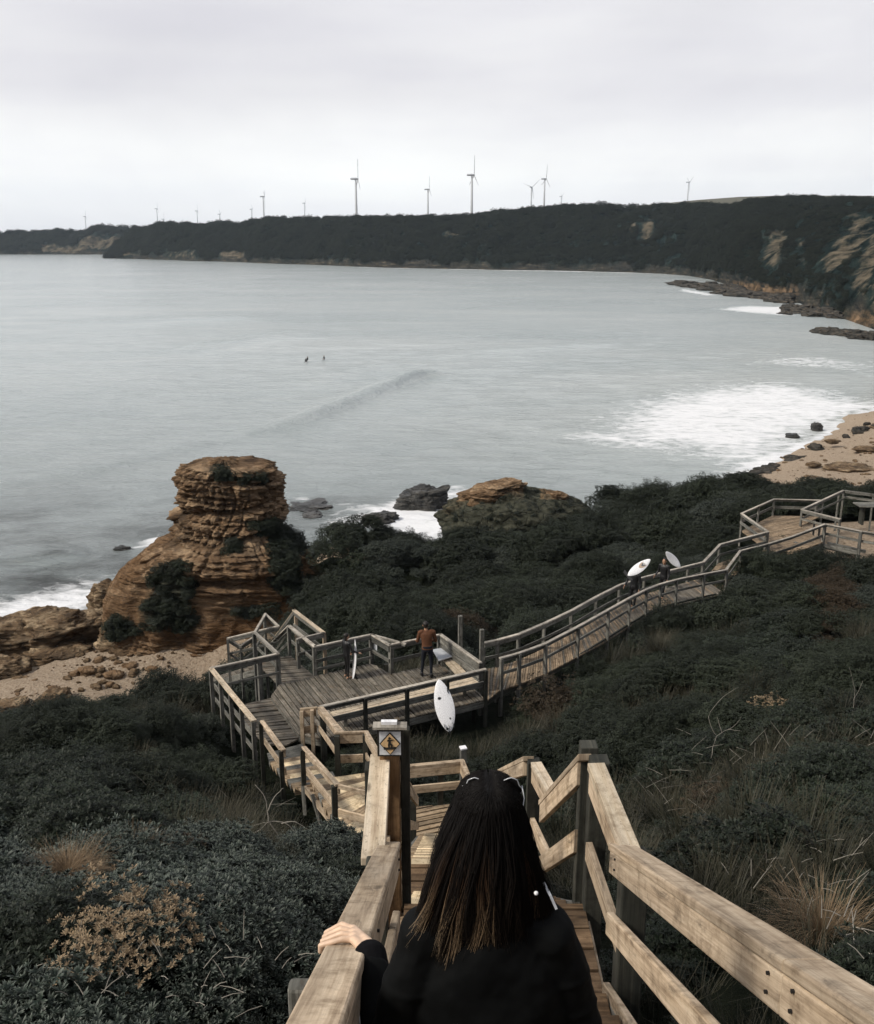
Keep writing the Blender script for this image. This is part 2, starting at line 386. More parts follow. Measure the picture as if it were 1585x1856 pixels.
def cliff_mat(name, veg0, veg1, bare0, bare1):
    m, nt, b = mat(name)
    tc = N(nt, 'ShaderNodeTexCoord'); P = tc.outputs['Object']
    n = noise(nt, P, .03, 8, .7); n2 = noise(nt, P, .11, 7, .62)
    veg = mixc(nt, 1, ramp(nt, n.outputs['Fac'], [(.3, veg0), (.7, veg1)]).outputs[0], ramp(nt, n2.outputs['Fac'], [(.3, (.35,)*3), (.68, (1.8,)*3)]).outputs[0], 'MULTIPLY')
    n4 = noise(nt, mapping(nt, P, (.08, .08, .5)), 1, 6, .7)
    bare = ramp(nt, n4.outputs['Fac'], [(.35, bare0), (.65, bare1)]).outputs[0]
    a = N(nt, 'ShaderNodeMath', op='ADD'); lk(nt, attr(nt, 'bare'), a.inputs[0]); s = N(nt, 'ShaderNodeMath', op='MULTIPLY'); s.inputs[1].default_value = 1.6; lk(nt, n2.outputs['Fac'], s.inputs[0]); lk(nt, s.outputs[0], a.inputs[1])
    bf = ramp(nt, a.outputs[0], [(.98, (0, 0, 0)), (1.0, (0, 0, 0))])
    bf.color_ramp.elements[0].position = .0
    mr = N(nt, 'ShaderNodeMapRange'); mr.inputs['From Min'].default_value = 1.15; mr.inputs['From Max'].default_value = 1.42; lk(nt, a.outputs[0], mr.inputs[0])
    c = mixc(nt, mr.outputs[0], veg, bare)
    c = mixc(nt, attr(nt, 'rock'), c, ramp(nt, n4.outputs['Fac'], [(.35, (.016, .019, .020)), (.56, (.05, .046, .038)), (.72, (.17, .14, .10))]).outputs[0])
    rg_ = N(nt, 'ShaderNodeMath', op='MULTIPLY'); lk(nt, attr(nt, 'rust'), rg_.inputs[0]); lk(nt, ramp(nt, n4.outputs['Fac'], [(.40, (0,)*3), (.55, (1,)*3)]).outputs[0], rg_.inputs[1]); c = mixc(nt, rg_.outputs[0], c, ramp(nt, n2.outputs['Fac'], [(.35, (.06, .042, .025)), (.65, (.27, .18, .11))]).outputs[0])
    c = mixc(nt, attr(nt, 'field'), c, (.13, .12, .09))
    lk(nt, c, b.inputs['Base Color']); b.inputs['Roughness'].default_value = 1; b.inputs['Specular IOR Level'].default_value = 0
    p = bump(nt, n2.outputs['Fac'], b, 1, 5)
    return m
M['headland'] = cliff_mat('scrub_covered_cliff', (.007, .013, .014), (.018, .027, .024), (.05, .044, .033), (.16, .133, .096))

def sea_mat():
    m, nt, b = mat('sea_water')
    tc = N(nt, 'ShaderNodeTexCoord'); P = tc.outputs['Object']
    big = noise(nt, mapping(nt, P, (.010, .02, 1)), 1, 5, .6)
    reef = noise(nt, mapping(nt, P, (.05, .085, 1)), 1, 7, .68, .5)
    c = ramp(nt, big.outputs['Fac'], [(.35, (.37, .42, .43)), (.65, (.46, .50, .505))]).outputs[0]
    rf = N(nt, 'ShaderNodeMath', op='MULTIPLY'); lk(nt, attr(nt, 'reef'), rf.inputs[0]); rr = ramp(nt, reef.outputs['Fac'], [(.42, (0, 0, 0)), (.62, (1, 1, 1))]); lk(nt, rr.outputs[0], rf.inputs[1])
    c = mixc(nt, attr(nt, 'near'), c, (.125, .145, .145)); c = mixc(nt, rf.outputs[0], c, (.03, .033, .03))  # near water painted darker to mimic its weaker sky reflection
    c = mixc(nt, attr(nt, 'shallow'), c, (.33, .33, .29))
    # foam
    fn = noise(nt, mapping(nt, P, (.42, .75, 1)), 1, 9, .72, .9)
    fn2 = noise(nt, mapping(nt, P, (.07, .16, 1)), 1, 4, .6, .4)
    ad = N(nt, 'ShaderNodeMath', op='ADD'); lk(nt, fn.outputs['Fac'], ad.inputs[0]); h = N(nt, 'ShaderNodeMath', op='MULTIPLY'); h.inputs[1].default_value = .5
    lk(nt, fn2.outputs['Fac'], h.inputs[0]); lk(nt, h.outputs[0], ad.inputs[1])
    vf = N(nt, 'ShaderNodeTexVoronoi'); vf.inputs['Scale'].default_value = 1; lk(nt, mapping(nt, mixc(nt, .35, P, fn.outputs['Color'], 'ADD'), (.45, .75, 1)), vf.inputs['Vector'])
    vm = N(nt, 'ShaderNodeMath', op='MULTIPLY_ADD'); vm.inputs[1].default_value = .34; vm.inputs[2].default_value = -.14; lk(nt, vf.outputs['Distance'], vm.inputs[0])
    adv = N(nt, 'ShaderNodeMath', op='ADD'); lk(nt, ad.outputs[0], adv.inputs[0]); lk(nt, vm.outputs[0], adv.inputs[1]); ad = adv
    ad2 = N(nt, 'ShaderNodeMath', op='ADD'); lk(nt, ad.outputs[0], ad2.inputs[0]); lk(nt, attr(nt, 'foam'), ad2.inputs[1])
    mr = N(nt, 'ShaderNodeMapRange'); mr.interpolation_type = 'SMOOTHSTEP'; mr.inputs['From Min'].default_value = 1.14; mr.inputs['From Max'].default_value = 1.60; lk(nt, ad2.outputs[0], mr.inputs[0])
    c = mixc(nt, mr.outputs[0], c, (.76, .77, .79))
    lk(nt, c, b.inputs['Base Color'])
    rg = N(nt, 'ShaderNodeMapRange'); rg.inputs['To Min'].default_value = .16; rg.inputs['To Max'].default_value = .8; lk(nt, mr.outputs[0], rg.inputs[0]); lk(nt, rg.outputs[0], b.inputs['Roughness'])
    b.inputs['IOR'].default_value = 1.33
    w1 = noise(nt, mapping(nt, P, (.16, .45, 1)), 1, 6, .6, .6); w2 = noise(nt, mapping(nt, P, (1.1, 2.1, 1)), 1, 5, .65, .4)
    p = bump(nt, w1.outputs['Fac'], None, .65, 1.0); bump(nt, w2.outputs['Fac'], b, .75, .26, p)
    return m
M['sea'] = sea_mat()


# ================================================================== SEA
def axis(segs):
    o = []
    for a, b, st in segs: o += list(np.arange(a, b, st))
    return np.array(o + [segs[-1][1]])
def growax(start, step, end, g=1.12):
    o = []; x = start
    while x < end: step *= g; x += step; o.append(x)
    return o
xs = axis([(-110, 260, 1.5)]); xs = np.array([-v for v in growax(110, 1.5, 4300)][::-1] + list(xs) + growax(260, 1.5, 4300))
ys = np.array([-400, -100, 0, 20] + list(np.arange(34, 260, .8)) + growax(260, .8, 4500, 1.05))
X, Y = np.meshgrid(xs, ys)
Z = np.full_like(X, 0.0)
near = np.exp(-np.maximum(Y-60, 0)/260) * (Y < 3000)
Z += near*(.45*pn(X/14, Y/7, 1) + .34*pn(X/5, Y/2.6, 5)) + .25*pn(X/40, Y/16, 9)*np.exp(-Y/900)
def polyline_dist(X, Y, P):
    best = np.full(X.shape, 1e9); sg = np.zeros(X.shape); tt = np.zeros(X.shape)
    n = len(P)-1
    for i in range(n):
        a, b = P[i], P[i+1]; d = (b[0]-a[0], b[1]-a[1]); L = d[0]**2+d[1]**2
        t = np.clip(((X-a[0])*d[0]+(Y-a[1])*d[1])/L, 0, 1)
        dx, dy = X-a[0]-t*d[0], Y-a[1]-t*d[1]; q = np.hypot(dx, dy)
        s = np.sign(d[0]*dy-d[1]*dx); m_ = q < best
        best = np.where(m_, q, best); sg = np.where(m_, s, sg); tt = np.where(m_, (i+t)/n, tt)
    return best, sg, tt
def swell(pxs, amp, wd):
    global Z
    P = [tuple(Wz(a, b, SEA))[:2] for a, b in pxs]
    d, s, t = polyline_dist(X, Y, P); sd = d*s
    env = np.sin(np.pi*np.clip(t, 0.02, .98))**.6
    prof = np.where(sd > 0, np.exp(-(sd/(wd*1.9))**2), np.exp(-(sd/wd)**2))
    Z = Z + amp*env*prof*(1+.3*pn(X/6, Y/6, 3))
swell([(430, 790), (540, 768), (600, 745), (700, 706), (760, 684), (805, 680)], 1.3, 1.8)
swell([(690, 708), (745, 688), (775, 682), (808, 681)], 1.0, 1.4)
swell([(560, 700), (640, 672), (740, 655)], .45, 3)
swell([(850, 640), (1000, 628), (1150, 622)], .5, 4)
swell([(300, 640), (420, 622), (560, 600)], .6, 4.5)
swell([(100, 590), (300, 580), (460, 575)], .6, 6)
swell([(-20, 880), (120, 860), (330, 815), (430, 792)], .35, 2)
swell([(0, 1010), (90, 1012), (160, 1000)], .5, 1.2)
def inpoly(X, Y, P):
    c = np.zeros(X.shape, bool); n = len(P)
    for i in range(n):
        x1, y1 = P[i]; x2, y2 = P[(i+1) % n]
        m_ = ((y1 > Y) != (y2 > Y)) & (X < (x2-x1)*(Y-y1)/((y2-y1) if y2 != y1 else 1e-9)+x1); c ^= m_
    return c
def softpoly(X, Y, pxs, z, soft, closed=True):
    P = [tuple(Wz(a, b, z))[:2] for a, b in pxs]
    ins = inpoly(X, Y, P); d, _, _ = polyline_dist(X, Y, P+[P[0]])
    sd = np.where(ins, d, -d)
    return np.clip(.5+sd/soft, 0, 1)
foam = np.zeros_like(X)
def fo(pxs, soft, amt, lo=0):
    global foam
    foam = np.maximum(foam, amt*softpoly(X, Y, pxs, SEA, soft))
fo([(1085, 765), (1120, 735), (1250, 705), (1400, 690), (1500, 703), (1560, 725), (1640, 715), (1660, 740), (1585, 760), (1510, 790), (1450, 830), (1420, 860), (1340, 866), (1318, 845), (1280, 825), (1130, 808), (1090, 795)], 22, .78)
fo([(1005, 786), (1100, 780), (1250, 810), (1330, 835), (1420, 800), (1510, 775), (1585, 742), (1660, 720), (1660, 745), (1585, 765), (1520, 795), (1440, 880), (1330, 868), (1290, 830), (1130, 812), (1060, 799)], 14, .80)
fo([(1295, 560), (1350, 554), (1440, 556), (1462, 545), (1475, 552), (1440, 572), (1370, 568)], 14, .80)
fo([(1235, 522), (1300, 533), (1290, 537), (1230, 528)], 10, .72)
fo([(1330, 650), (1450, 640), (1590, 655), (1600, 690), (1480, 668), (1340, 662)], 16, .50)
fo([(-60, 1090), (60, 1068), (205, 1045), (230, 1060), (200, 1100), (100, 1135), (-60, 1160)], 9, .86)
fo([(600, 948), (690, 915), (735, 900), (830, 885), (830, 960), (760, 990), (700, 960)], 9, 1.0)
fo([(690, 912), (740, 896), (700, 930), (690, 940)], 4, .95); fo([(755, 950), (812, 905), (806, 960), (770, 990), (750, 970)], 3, .95)
fo([(520, 935), (620, 905), (700, 905), (600, 960)], 9, .5)
fo([(235, 990), (290, 972), (292, 985), (245, 1000)], 2, .8); fo([(1060, 950), (1100, 925), (1110, 945)], 3, .9)
fo([(525, 905), (565, 900), (565, 907), (525, 912)], 3, .75)
for pp in ([(640, 484), (700, 480), (1200, 492), (1290, 499), (1290, 503), (1200, 497), (700, 486)],): fo(pp, 25, .55)
foam += .22*np.clip(pn(X/9, Y/9, 2), 0, 1)*np.exp(-np.hypot(X+25, Y-95)/45)
fo([(1320, 868), (1420, 852), (1500, 797), (1585, 757), (1670, 725), (1660, 700), (1585, 732), (1500, 772), (1425, 806), (1330, 838)], 7, .93)
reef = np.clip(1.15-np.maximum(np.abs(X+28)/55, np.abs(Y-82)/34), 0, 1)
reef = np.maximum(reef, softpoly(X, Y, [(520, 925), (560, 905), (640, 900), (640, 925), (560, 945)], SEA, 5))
shal = softpoly(X, Y, [(1420, 870), (1450, 790), (1530, 740), (1600, 700), (1700, 690), (1800, 760), (1600, 900)], SEA, 16)*.8
shal = np.maximum(shal, .25*softpoly(X, Y, [(1000, 800), (1200, 640), (1600, 590), (1700, 760), (1400, 880)], SEA, 60))
nearm = np.clip(np.exp(-np.maximum(Y-55, 0)/75)*sstep(70, -10, X)*1.1, 0, 1)  # mask for the painted reflection falloff: strongest on near water
V = np.stack([X, Y, Z+SEA], -1).reshape(-1, 3)
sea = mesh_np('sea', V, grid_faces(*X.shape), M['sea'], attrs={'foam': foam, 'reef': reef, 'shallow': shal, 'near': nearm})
tag(sea, 'grey green bay with small swells and white foam near the beach', None, kind='structure')

# ================================================================== NEAR TERRAIN
# path samples (x, y, floor z) keep the ground below the timber
PATH = []
def addpath(a, b, wd=.8, n=12):
    for i in range(n+1):
        t = i/n; PATH.append((a[0]+(b[0]-a[0])*t, a[1]+(b[1]-a[1])*t, a[2]+(b[2]-a[2])*t, wd))
ctrl = []
def cw(x, y, z): ctrl.append((x, y, z))
def cg(px, py, z, dz=0): p = Wz(px, py, z); ctrl.append((p.x, p.y, z+dz))
for p in [(0, -8, .4), (-6, -6, .2), (8, -6, 1.2), (0, 0, -2.9), (-4, 0, -3.2), (5, 0, -2.3), (14, 0, -1.2), (-14, 0, -4.4), (0, 5, -5.2), (0, 10, -8.2), (0, 15, -11.2),
          (-30, 0, -8), (35, 5, -1), (35, 30, -9), (60, 60, -16), (70, 0, 2), (-60, 10, -18), (-60, 40, -29), (90, 90, -23), (110, 20, 2)]: cw(*p)
for p in [(300, 1400, -11.5), (100, 1500, -9.7), (100, 1650, -6.9), (20, 1840, -4.4), (300, 1800, -4.4), (480, 1700, -4.6), (400, 1540, -8.4), (480, 1430, -12.2),
          (100, 1330, -17.5), (0, 1345, -18.2), (220, 1290, -18.2), (330, 1310, -15.9), (395, 1228, -16.6), (300, 1250, -17.2),
          (1585, 1500, -6.2), (1585, 1250, -9.4), (1585, 1110, -13.2), (1300, 1250, -12.0), (1200, 1400, -9.6), (1400, 1650, -5.2), (1585, 1750, -3.9),
          (1250, 1550, -6.6), (1440, 1370, -8.2), (1020, 1320, -12.8), (850, 1330, -14.1), (730, 1320, -13.8), (950, 1250, -14.6),
          (1040, 1203, -14.2), (1170, 1122, -14.9), (1230, 1088, -15.3), (1330, 1062, -16.1), (1440, 1025, -16.9), (1570, 1010, -16.6),
          (1540, 955, -16.2), (1590, 925, -16.4), (1480, 965, -16.4), (1250, 985, -18.5), (1380, 905, -19.8), (1400, 898, -22.4), (1330, 898, -22.3), (1500, 882, -25.5), (1450, 872, -26.8), (1585, 893, -24.8), (1500, 900, -21.8), (1585, 908, -21.5), (1250, 905, -22.4), (1100, 900, -21.6), (1180, 940, -20.4),
          (700, 1105, -17.6), (900, 1110, -17.4), (1050, 1060, -17.8), (600, 1000, -21.4), (620, 958, -24.0), (700, 960, -24.2), (560, 1105, -19.6), (600, 1140, -16.8), (760, 1000, -21.8), (900, 1000, -21.4),
          (860, 985, -23.9), (780, 1003, -24.6), (1080, 955, -23.6), (980, 985, -23.4), (500, 1050, -22), (385, 1190, -27.0), (1000, 1010, -20.6)]: cg(*p)
for x, y, z in [(-1, 32, -15.2), (-4, 30, -15.0), (3, 33, -15.6), (-8, 33, -18.6), (-7, 30, -16.8), (-10, 40, -23.2), (-16, 42, -23.5), (-12, 50, -26.6), (-20, 52, -27.4), (-6, 54, -26.4), (-9, 51, -26.9), (-28, 48, -27.8),
                (-18, 59, -27.2), (-10, 60, -26.9), (-28, 60, -28), (-40, 58, -28.4), (-40, 45, -27), (-26, 72, -31.5), (-40, 72, -33), (-14, 78, -31.5), (-18, 88, -34), (-60, 70, -36),
                (-8, 66, -25.5), (-5, 82, -28.6), (-9, 92, -33), (-2.5, 86, -30.6), (0, 97, -34), (6, 92, -30), (14, 96, -32), (19, 86, -26), (22, 94, -29.5), (14, 86, -27), (30, 100, -29.5), (-1, 80, -27.2), (20, 120, -38), (-20, 120, -40), (30, 86, -24),
                (45, 84, -24), (42, 95, -25.6), (36, 110, -28.8), (32, 119, -31.3), (44, 122, -29.3), (43, 134, -31.4), (55, 135, -29.3), (56, 149, -31.2), (70, 155, -29.2), (69, 170, -31.2), (90, 180, -29.2), (84, 191, -31.4), (120, 205, -29.5), (110, 220, -31.8), (150, 230, -29.5), (58, 108, -27.8), (50, 99, -26.3), (75, 130, -27.6), (100, 160, -27.5), (130, 300, -36), (25, 108, -30.6),
                (70, 110, -26.5), (90, 120, -25), (130, 160, -22), (50, 70, -20.2), (180, 240, -20), (180, 120, -8), (60, 180, -36), (60, 250, -40), (-100, 150, -45), (0, 200, -45), (190, 330, -26), (140, 340, -36), (-90, 100, -42), (60, 45, -14)]: cw(x, y, z)
# stair and deck path samples
addpath((.35, -2, -.6), (.35, 4.1, -3.9)); addpath((.35, 4.1, -3.9), (.3, 5, -3.9), n=3); addpath((.3, 5, -3.9), (.3, 6.4, -5.0), n=4)
addpath((.3, 6.4, -5.0), (.3, 6.9, -5.0), n=2); addpath((.3, 6.9, -5.0), (.1, 14.6, -10.25)); addpath((.1, 15.4, -10.25), (-1.3, 15.6, -10.25), n=4)
addpath((-1.3, 15.6, -10.3), (-2.2, 18.2, -11.4), n=6); addpath((-2.2, 18.2, -11.4), (-3.9, 22.3, -13.1), n=8); addpath((-3.9, 22.3, -13.3), (-4.8, 25, -13.4), 1.1, 6)
for yy in (25, 26.5, 28): addpath((-4.6, yy, -13.3), (1.2, yy-.2, -13.3), 1.0, 8)
FLAT = []
P_ = np.array(ctrl)
def tps_fit(P, lam=1e-3):
    n = len(P); d = np.hypot(P[:, None, 0]-P[None, :, 0], P[:, None, 1]-P[None, :, 1])
    K = np.where(d > 0, d*d*np.log(d+1e-9), 0)+lam*n*np.eye(n)*1.0
    A = np.zeros((n+3, n+3)); A[:n, :n] = K; A[:n, n] = 1; A[:n, n+1:] = P[:, :2]; A[n:, :n] = A[:n, n:].T
    return np.linalg.solve(A, np.concatenate([P[:, 2], np.zeros(3)]))
def tps_eval(P, wt, X, Y):
    o = wt[-3]+wt[-2]*X+wt[-1]*Y
    for i in range(len(P)):
        d2 = (X-P[i, 0])**2+(Y-P[i, 1])**2; o = o + wt[i]*.5*d2*np.log(d2+1e-9)
    return o
TW = tps_fit(P_)
PA = None
def pathdist(X, Y):
    """horizontal distance beyond the path edge and the floor height there"""
    global PA
    if PA is None: PA = np.array(PATH)
    best = np.full(X.shape, 1e9); zf = np.zeros(X.shape)
    for x, y, z, wd in PA:
        q = np.hypot(X-x, Y-y)-wd; m_ = q < best
        best = np.where(m_, q, best); zf = np.where(m_, z, zf)
    return best, zf
def ground(X, Y, detail=True):
    X = np.asarray(X, float); Y = np.asarray(Y, float)
    z = tps_eval(P_, TW, X, Y)
    D = np.hypot(X, Y)
    if detail:
        z = z + .22*fbm(X/2.6, Y/2.6, 0, 3)*np.clip(D/6, .3, 1) + .5*fbm(X/11, Y/11, 4, 3)*np.clip((D-12)/30, 0, 1)
    z = z-.95*sstep(28, 44, D)*sstep(-26.4, -24.8, z)
    q, zf = pathdist(X, Y)
    lim = zf-.62+np.maximum(q, 0)*.75
    return np.minimum(z, lim)
gx = np.array([-130, -105, -85] + list(np.arange(-70, -22, 1.2)) + list(np.arange(-22, -9, .7)) + list(np.arange(-9, 13, .33)) + list(np.arange(13, 40, .8)) + list(np.arange(40, 110, 1.2)) + list(np.arange(110, 230, 5)))
gy = np.array([-30, -22, -16] + list(np.arange(-12, 34, .33)) + list(np.arange(34, 70, .7)) + list(np.arange(70, 135, 1.1)) + list(np.arange(135, 340, 3.5)))
GX, GY = np.meshgrid(gx, gy)
GZ = ground(GX, GY)
def poly_px_mask(pxs, X, Y, Z, soft=20):
    u, v, d = proj(np.stack([X, Y, Z], -1)); ins = inpoly(u, v, pxs)
    dd, _, _ = polyline_dist(u, v, pxs+[pxs[0]])
    return np.clip(.5+np.where(ins, dd, -dd)/soft, 0, 1)*(d > 1)
EDGE_N = fbm(GX/4, GY/4, 8, 3)
def masks(X, Y, Z):
    en = fbm(np.asarray(X)/3.5, np.asarray(Y)/3.5, 8, 3)
    s = np.zeros(X.shape)
    # cove sand at the foot of the stack
    cove = sstep(-24.6, -26.2, Z+en*.7)*(X < -3.5)*(Y > 40)*(Y < 80)
    beach = sstep(-24.2, -25.2, Z+en*.8)*sstep(32, 35, X+en*1.5)*(Y > 84)
    earth = np.zeros(X.shape)
    for (pts, wd) in (([(522, 985), (560, 1030), (585, 1070)], 5), ([(500, 1080), (540, 1090), (590, 1085)], 16), ([(1010, 1005), (1060, 985), (1100, 965)], 6), ([(170, 1310), (240, 1285)], 6), ([(880, 940), (900, 990)], 4)):
        u, v, d = proj(np.stack([X, Y, Z], -1)); q, _, _ = polyline_dist(u+en*5, v+en*4, pts)
        earth = np.maximum(earth, np.clip(1.6-q/wd, 0, 1)*(d > 15))
    # sandy platform area behind the far boardwalk
    plat = sstep(6.5, 5.0, np.hypot((X-28)/1.9, (Y-55))+en)*(Y > 46)*(X > 19)
    return np.maximum(np.maximum(cove, beach), plat*.9), earth
GS, GE = masks(GX, GY, GZ)
# hummocky rubble on the sands
GZ2 = GZ + GS*(.22*fbm(GX/1.1, GY/1.1, 3, 4)+.35*fbm(GX/5, GY/5, 6, 3))*(GY > 34)
land = mesh_np('hillside_ground', np.stack([GX, GY, GZ2], -1).reshape(-1, 3), grid_faces(*GX.shape), M['ground'], attrs={'sand': GS, 'earth': GE})
tag(land, 'dark coastal hillside falling to a sandy cove and beach', None, kind='structure')

# ================================================================== FAR HEADLAND
def headland(name, tab, ncol, prof, label, seed=0, bares=(), rust=(), fields=None, back=1500, shelf=6.0):
    tab = np.array(tab, float)
    px = np.linspace(tab[0, 0], tab[-1, 0], ncol)
    pw = np.interp(px, tab[:, 0], tab[:, 1]); pt = np.interp(px, tab[:, 0], tab[:, 2]); dt = np.interp(px, tab[:, 0], tab[:, 3])
    kw = (pw-928)/F; dy, dz = cp-kw*sp, -sp-kw*cp
    rx = (px-792.5)/F
    hd = np.hypot(rx, 1)*0+1
    Yw = SEA*dy/dz                                 # distance along +Y of the shore
    az = rx/cp
    kt = (pt-928)/F; tant = (-sp-kt*cp)/(cp-kt*sp) # z/y at the crest
    rows = []; hrow = []
    nr = prof
    ss = np.concatenate([np.linspace(-.06, 1, nr), [1.25, 1.6, 2.2, 3.2, 5]])
    XX = []; YY = []; ZZ = []; S_ = []
    # x/y ratio for a pixel column depends on depth only through rx: x = rx*depth
    for s in ss:
        y = Yw+np.maximum(s, -.06)*dt if s <= 1 else Yw+dt+(s-1)*back/4
        yt = Yw+dt; ztop = tant*yt
        if s <= 0: z = SEA-1.5+(s/.06)*4+1.5*(s == 0)
        elif s <= 1:
            h = ztop-SEA
            e = np.where(s < .03, .02*s/.03, .02+.98*((s-.03)/.97)**.62)
            z = SEA+h*e
        else: z = ztop-1.5*(s-1)*(tant*0+1)
        z = z+0*y
        # depth along the optical axis for that y, z
        dep = y*cp-z*sp
        XX.append(rx*dep); YY.append(y+0*px); ZZ.append(z); S_.append(np.full(px.shape, s))
    X, Y, Z, S = map(np.array, (XX, YY, ZZ, S_))
    am = np.clip(S/.25, 0, 1)*np.clip(Y/500, .3, 1.6)
    topd = np.where(S > .93, .30, 1)*np.where(S > 1, .25, 1)
    nz = fbm(X/60, Y/60, seed, 4)*13*am*topd + fbm(X/11, Y/11, seed+3, 3)*2.0*am*np.where(S > 1, .2, 1)
    gul = (np.abs(pn(X/38, Y/38, seed+7))-.25)*17*am*np.sin(np.clip(S, 0, 1)*math.pi)
    Z2 = Z+nz*.5+gul; Yd = Y+fbm(X/30, Z/18, seed+5, 4)*9*am*(S < 1)
    u, v, d = proj(np.stack([X, Y, Z], -1))
    bare = np.zeros(X.shape)
    for pts, wd, am_ in bares:
        q, _, _ = polyline_dist(u, v, pts); bare = np.maximum(bare, np.clip(1.4-q/wd, 0, 1)*am_)
    rustm = np.zeros(X.shape)
    for pts, wd in rust:
        q, _, _ = polyline_dist(u, v, pts); rustm = np.maximum(rustm, np.clip(1.5-q/wd, 0, 1))
    rockm = sstep(.07, .02, S+.06*fbm(X/22, Y/22, 2, 3))
    fld = (S > 1)*1.0
    Z2 = np.where((S < .10) & (S > 0), Z2+np.abs(fbm(X/9, Y/9, 5, 4))*shelf*.45, Z2)
    o = mesh_np(name, np.stack([X, Yd, Z2], -1).reshape(-1, 3), grid_faces(*X.shape), M['headland'],
                attrs={'bare': bare*.62, 'rock': rockm, 'rust': rustm*np.clip(rockm+.5, 0, 1), 'field': fld})
    HEADS.append((np.stack([X, Yd, Z2], -1), bare, rockm, S)); return tag(o, label, None, kind='structure')
HEADS = []
tabA = [(196, 468, 467.5, 12), (200, 468, 456, 30), (207, 468, 444, 50), (225, 469, 430, 80), (242, 469, 415, 90), (270, 470, 411, 90), (303, 471, 406, 90), (353, 473, 407, 90), (400, 474, 406, 90), (439, 475, 404, 95), (454, 476, 399, 95),
        (505, 478, 397, 95), (575, 480, 394, 95), (646, 483, 396, 100), (700, 485, 394, 100), (800, 487, 393.5, 110), (866, 488, 388.5, 110), (901, 489, 383.5, 110),
        (997, 490, 376, 120), (1037, 491, 373, 120), (1148, 494, 372, 130), (1199, 496, 371, 140), (1250, 500, 371, 160), (1290, 507, 372, 190), (1330, 520, 372, 230), (1360, 530, 366, 260), (1416, 541, 357, 300), (1466, 555, 357, 320), (1520, 575, 359, 330), (1585, 598, 361, 330), (1680, 628, 362, 320), (1800, 655, 363, 300), (2000, 680, 364, 280)]
headland('headland', tabA, 1000, 90, 'long dark scrub covered headland with pale rock at its foot', 1,
         bares=[([(1178, 400), (1172, 420)], 12, .9), ([(1147, 405), (1146, 415)], 6, .8), ([(1415, 425), (1400, 470)], 22, .8), ([(1560, 410), (1530, 450), (1510, 470)], 24, .9), ([(1590, 420), (1575, 480), (1560, 520)], 22, .8),
                ([(1455, 440), (1460, 470)], 14, .6), ([(310, 458), (350, 462)], 14, .7), ([(410, 458), (435, 460)], 14, 1.0), ([(225, 455), (250, 456)], 10, .7), ([(810, 425), (830, 428)], 6, .7), ([(1620, 430), (1600, 560)], 30, .8), ([(1340, 520), (1420, 535)], 9, .7), ([(1515, 430), (1585, 400)], 10, .8)],
         rust=[([(1335, 519), (1440, 530)], 7), ([(1550, 582), (1590, 578), (1700, 600)], 12)])
tabB = [(-260, 461, 424, 60), (-100, 461, 420, 60), (0, 461, 422, 60), (12, 461, 418.5, 60), (100, 461, 419, 60), (152, 461, 418.5, 60), (165, 461, 411, 70), (200, 461, 409, 70), (232, 461, 411, 70), (246, 461, 418, 60), (275, 461.5, 424, 50), (330, 462, 430, 50)]
headland('distant_headland', tabB, 420, 60, 'more distant low headland with ochre cliffs at the left', 5, bares=[([(80, 447), (150, 452)], 12, 1.0), ([(150, 442), (215, 436)], 14, 1.0), ([(200, 440), (230, 428)], 9, .9)], back=900)
# bare farmland rising behind the cliff top
def field_sheet():
    tab = np.array([(1150, 372.5), (1190, 369.5), (1260, 362.5), (1340, 356.5), (1420, 354), (1585, 354.5), (1800, 352), (2100, 350)])
    px = np.linspace(1150, 2100, 160); pt = np.interp(px, tab[:, 0], tab[:, 1])
    k = (pt-928)/F; tn = (-sp-k*cp)/(cp-k*sp); rows = []
    for y in np.linspace(1180, 1980, 24):
        f = (y-1180)/800; z = tn*1980*(f**.8)*1.0+(1-f**.8)*22; z = np.minimum(z, tn*1980)
        dep = y*cp-z*sp; rows.append(np.stack([(px-792.5)/F*dep, np.full_like(px, y), z-3*(1-f)], -1))
    V = np.array(rows)
    o = mesh_np('farmland_hill', V.reshape(-1, 3), grid_faces(*V.shape[:2]), plain('dry_field', (.12, .115, .09), 1, spec=0)); tag(o, 'bare brown farmland hill behind the cliff top', None, kind='structure')
field_sheet()

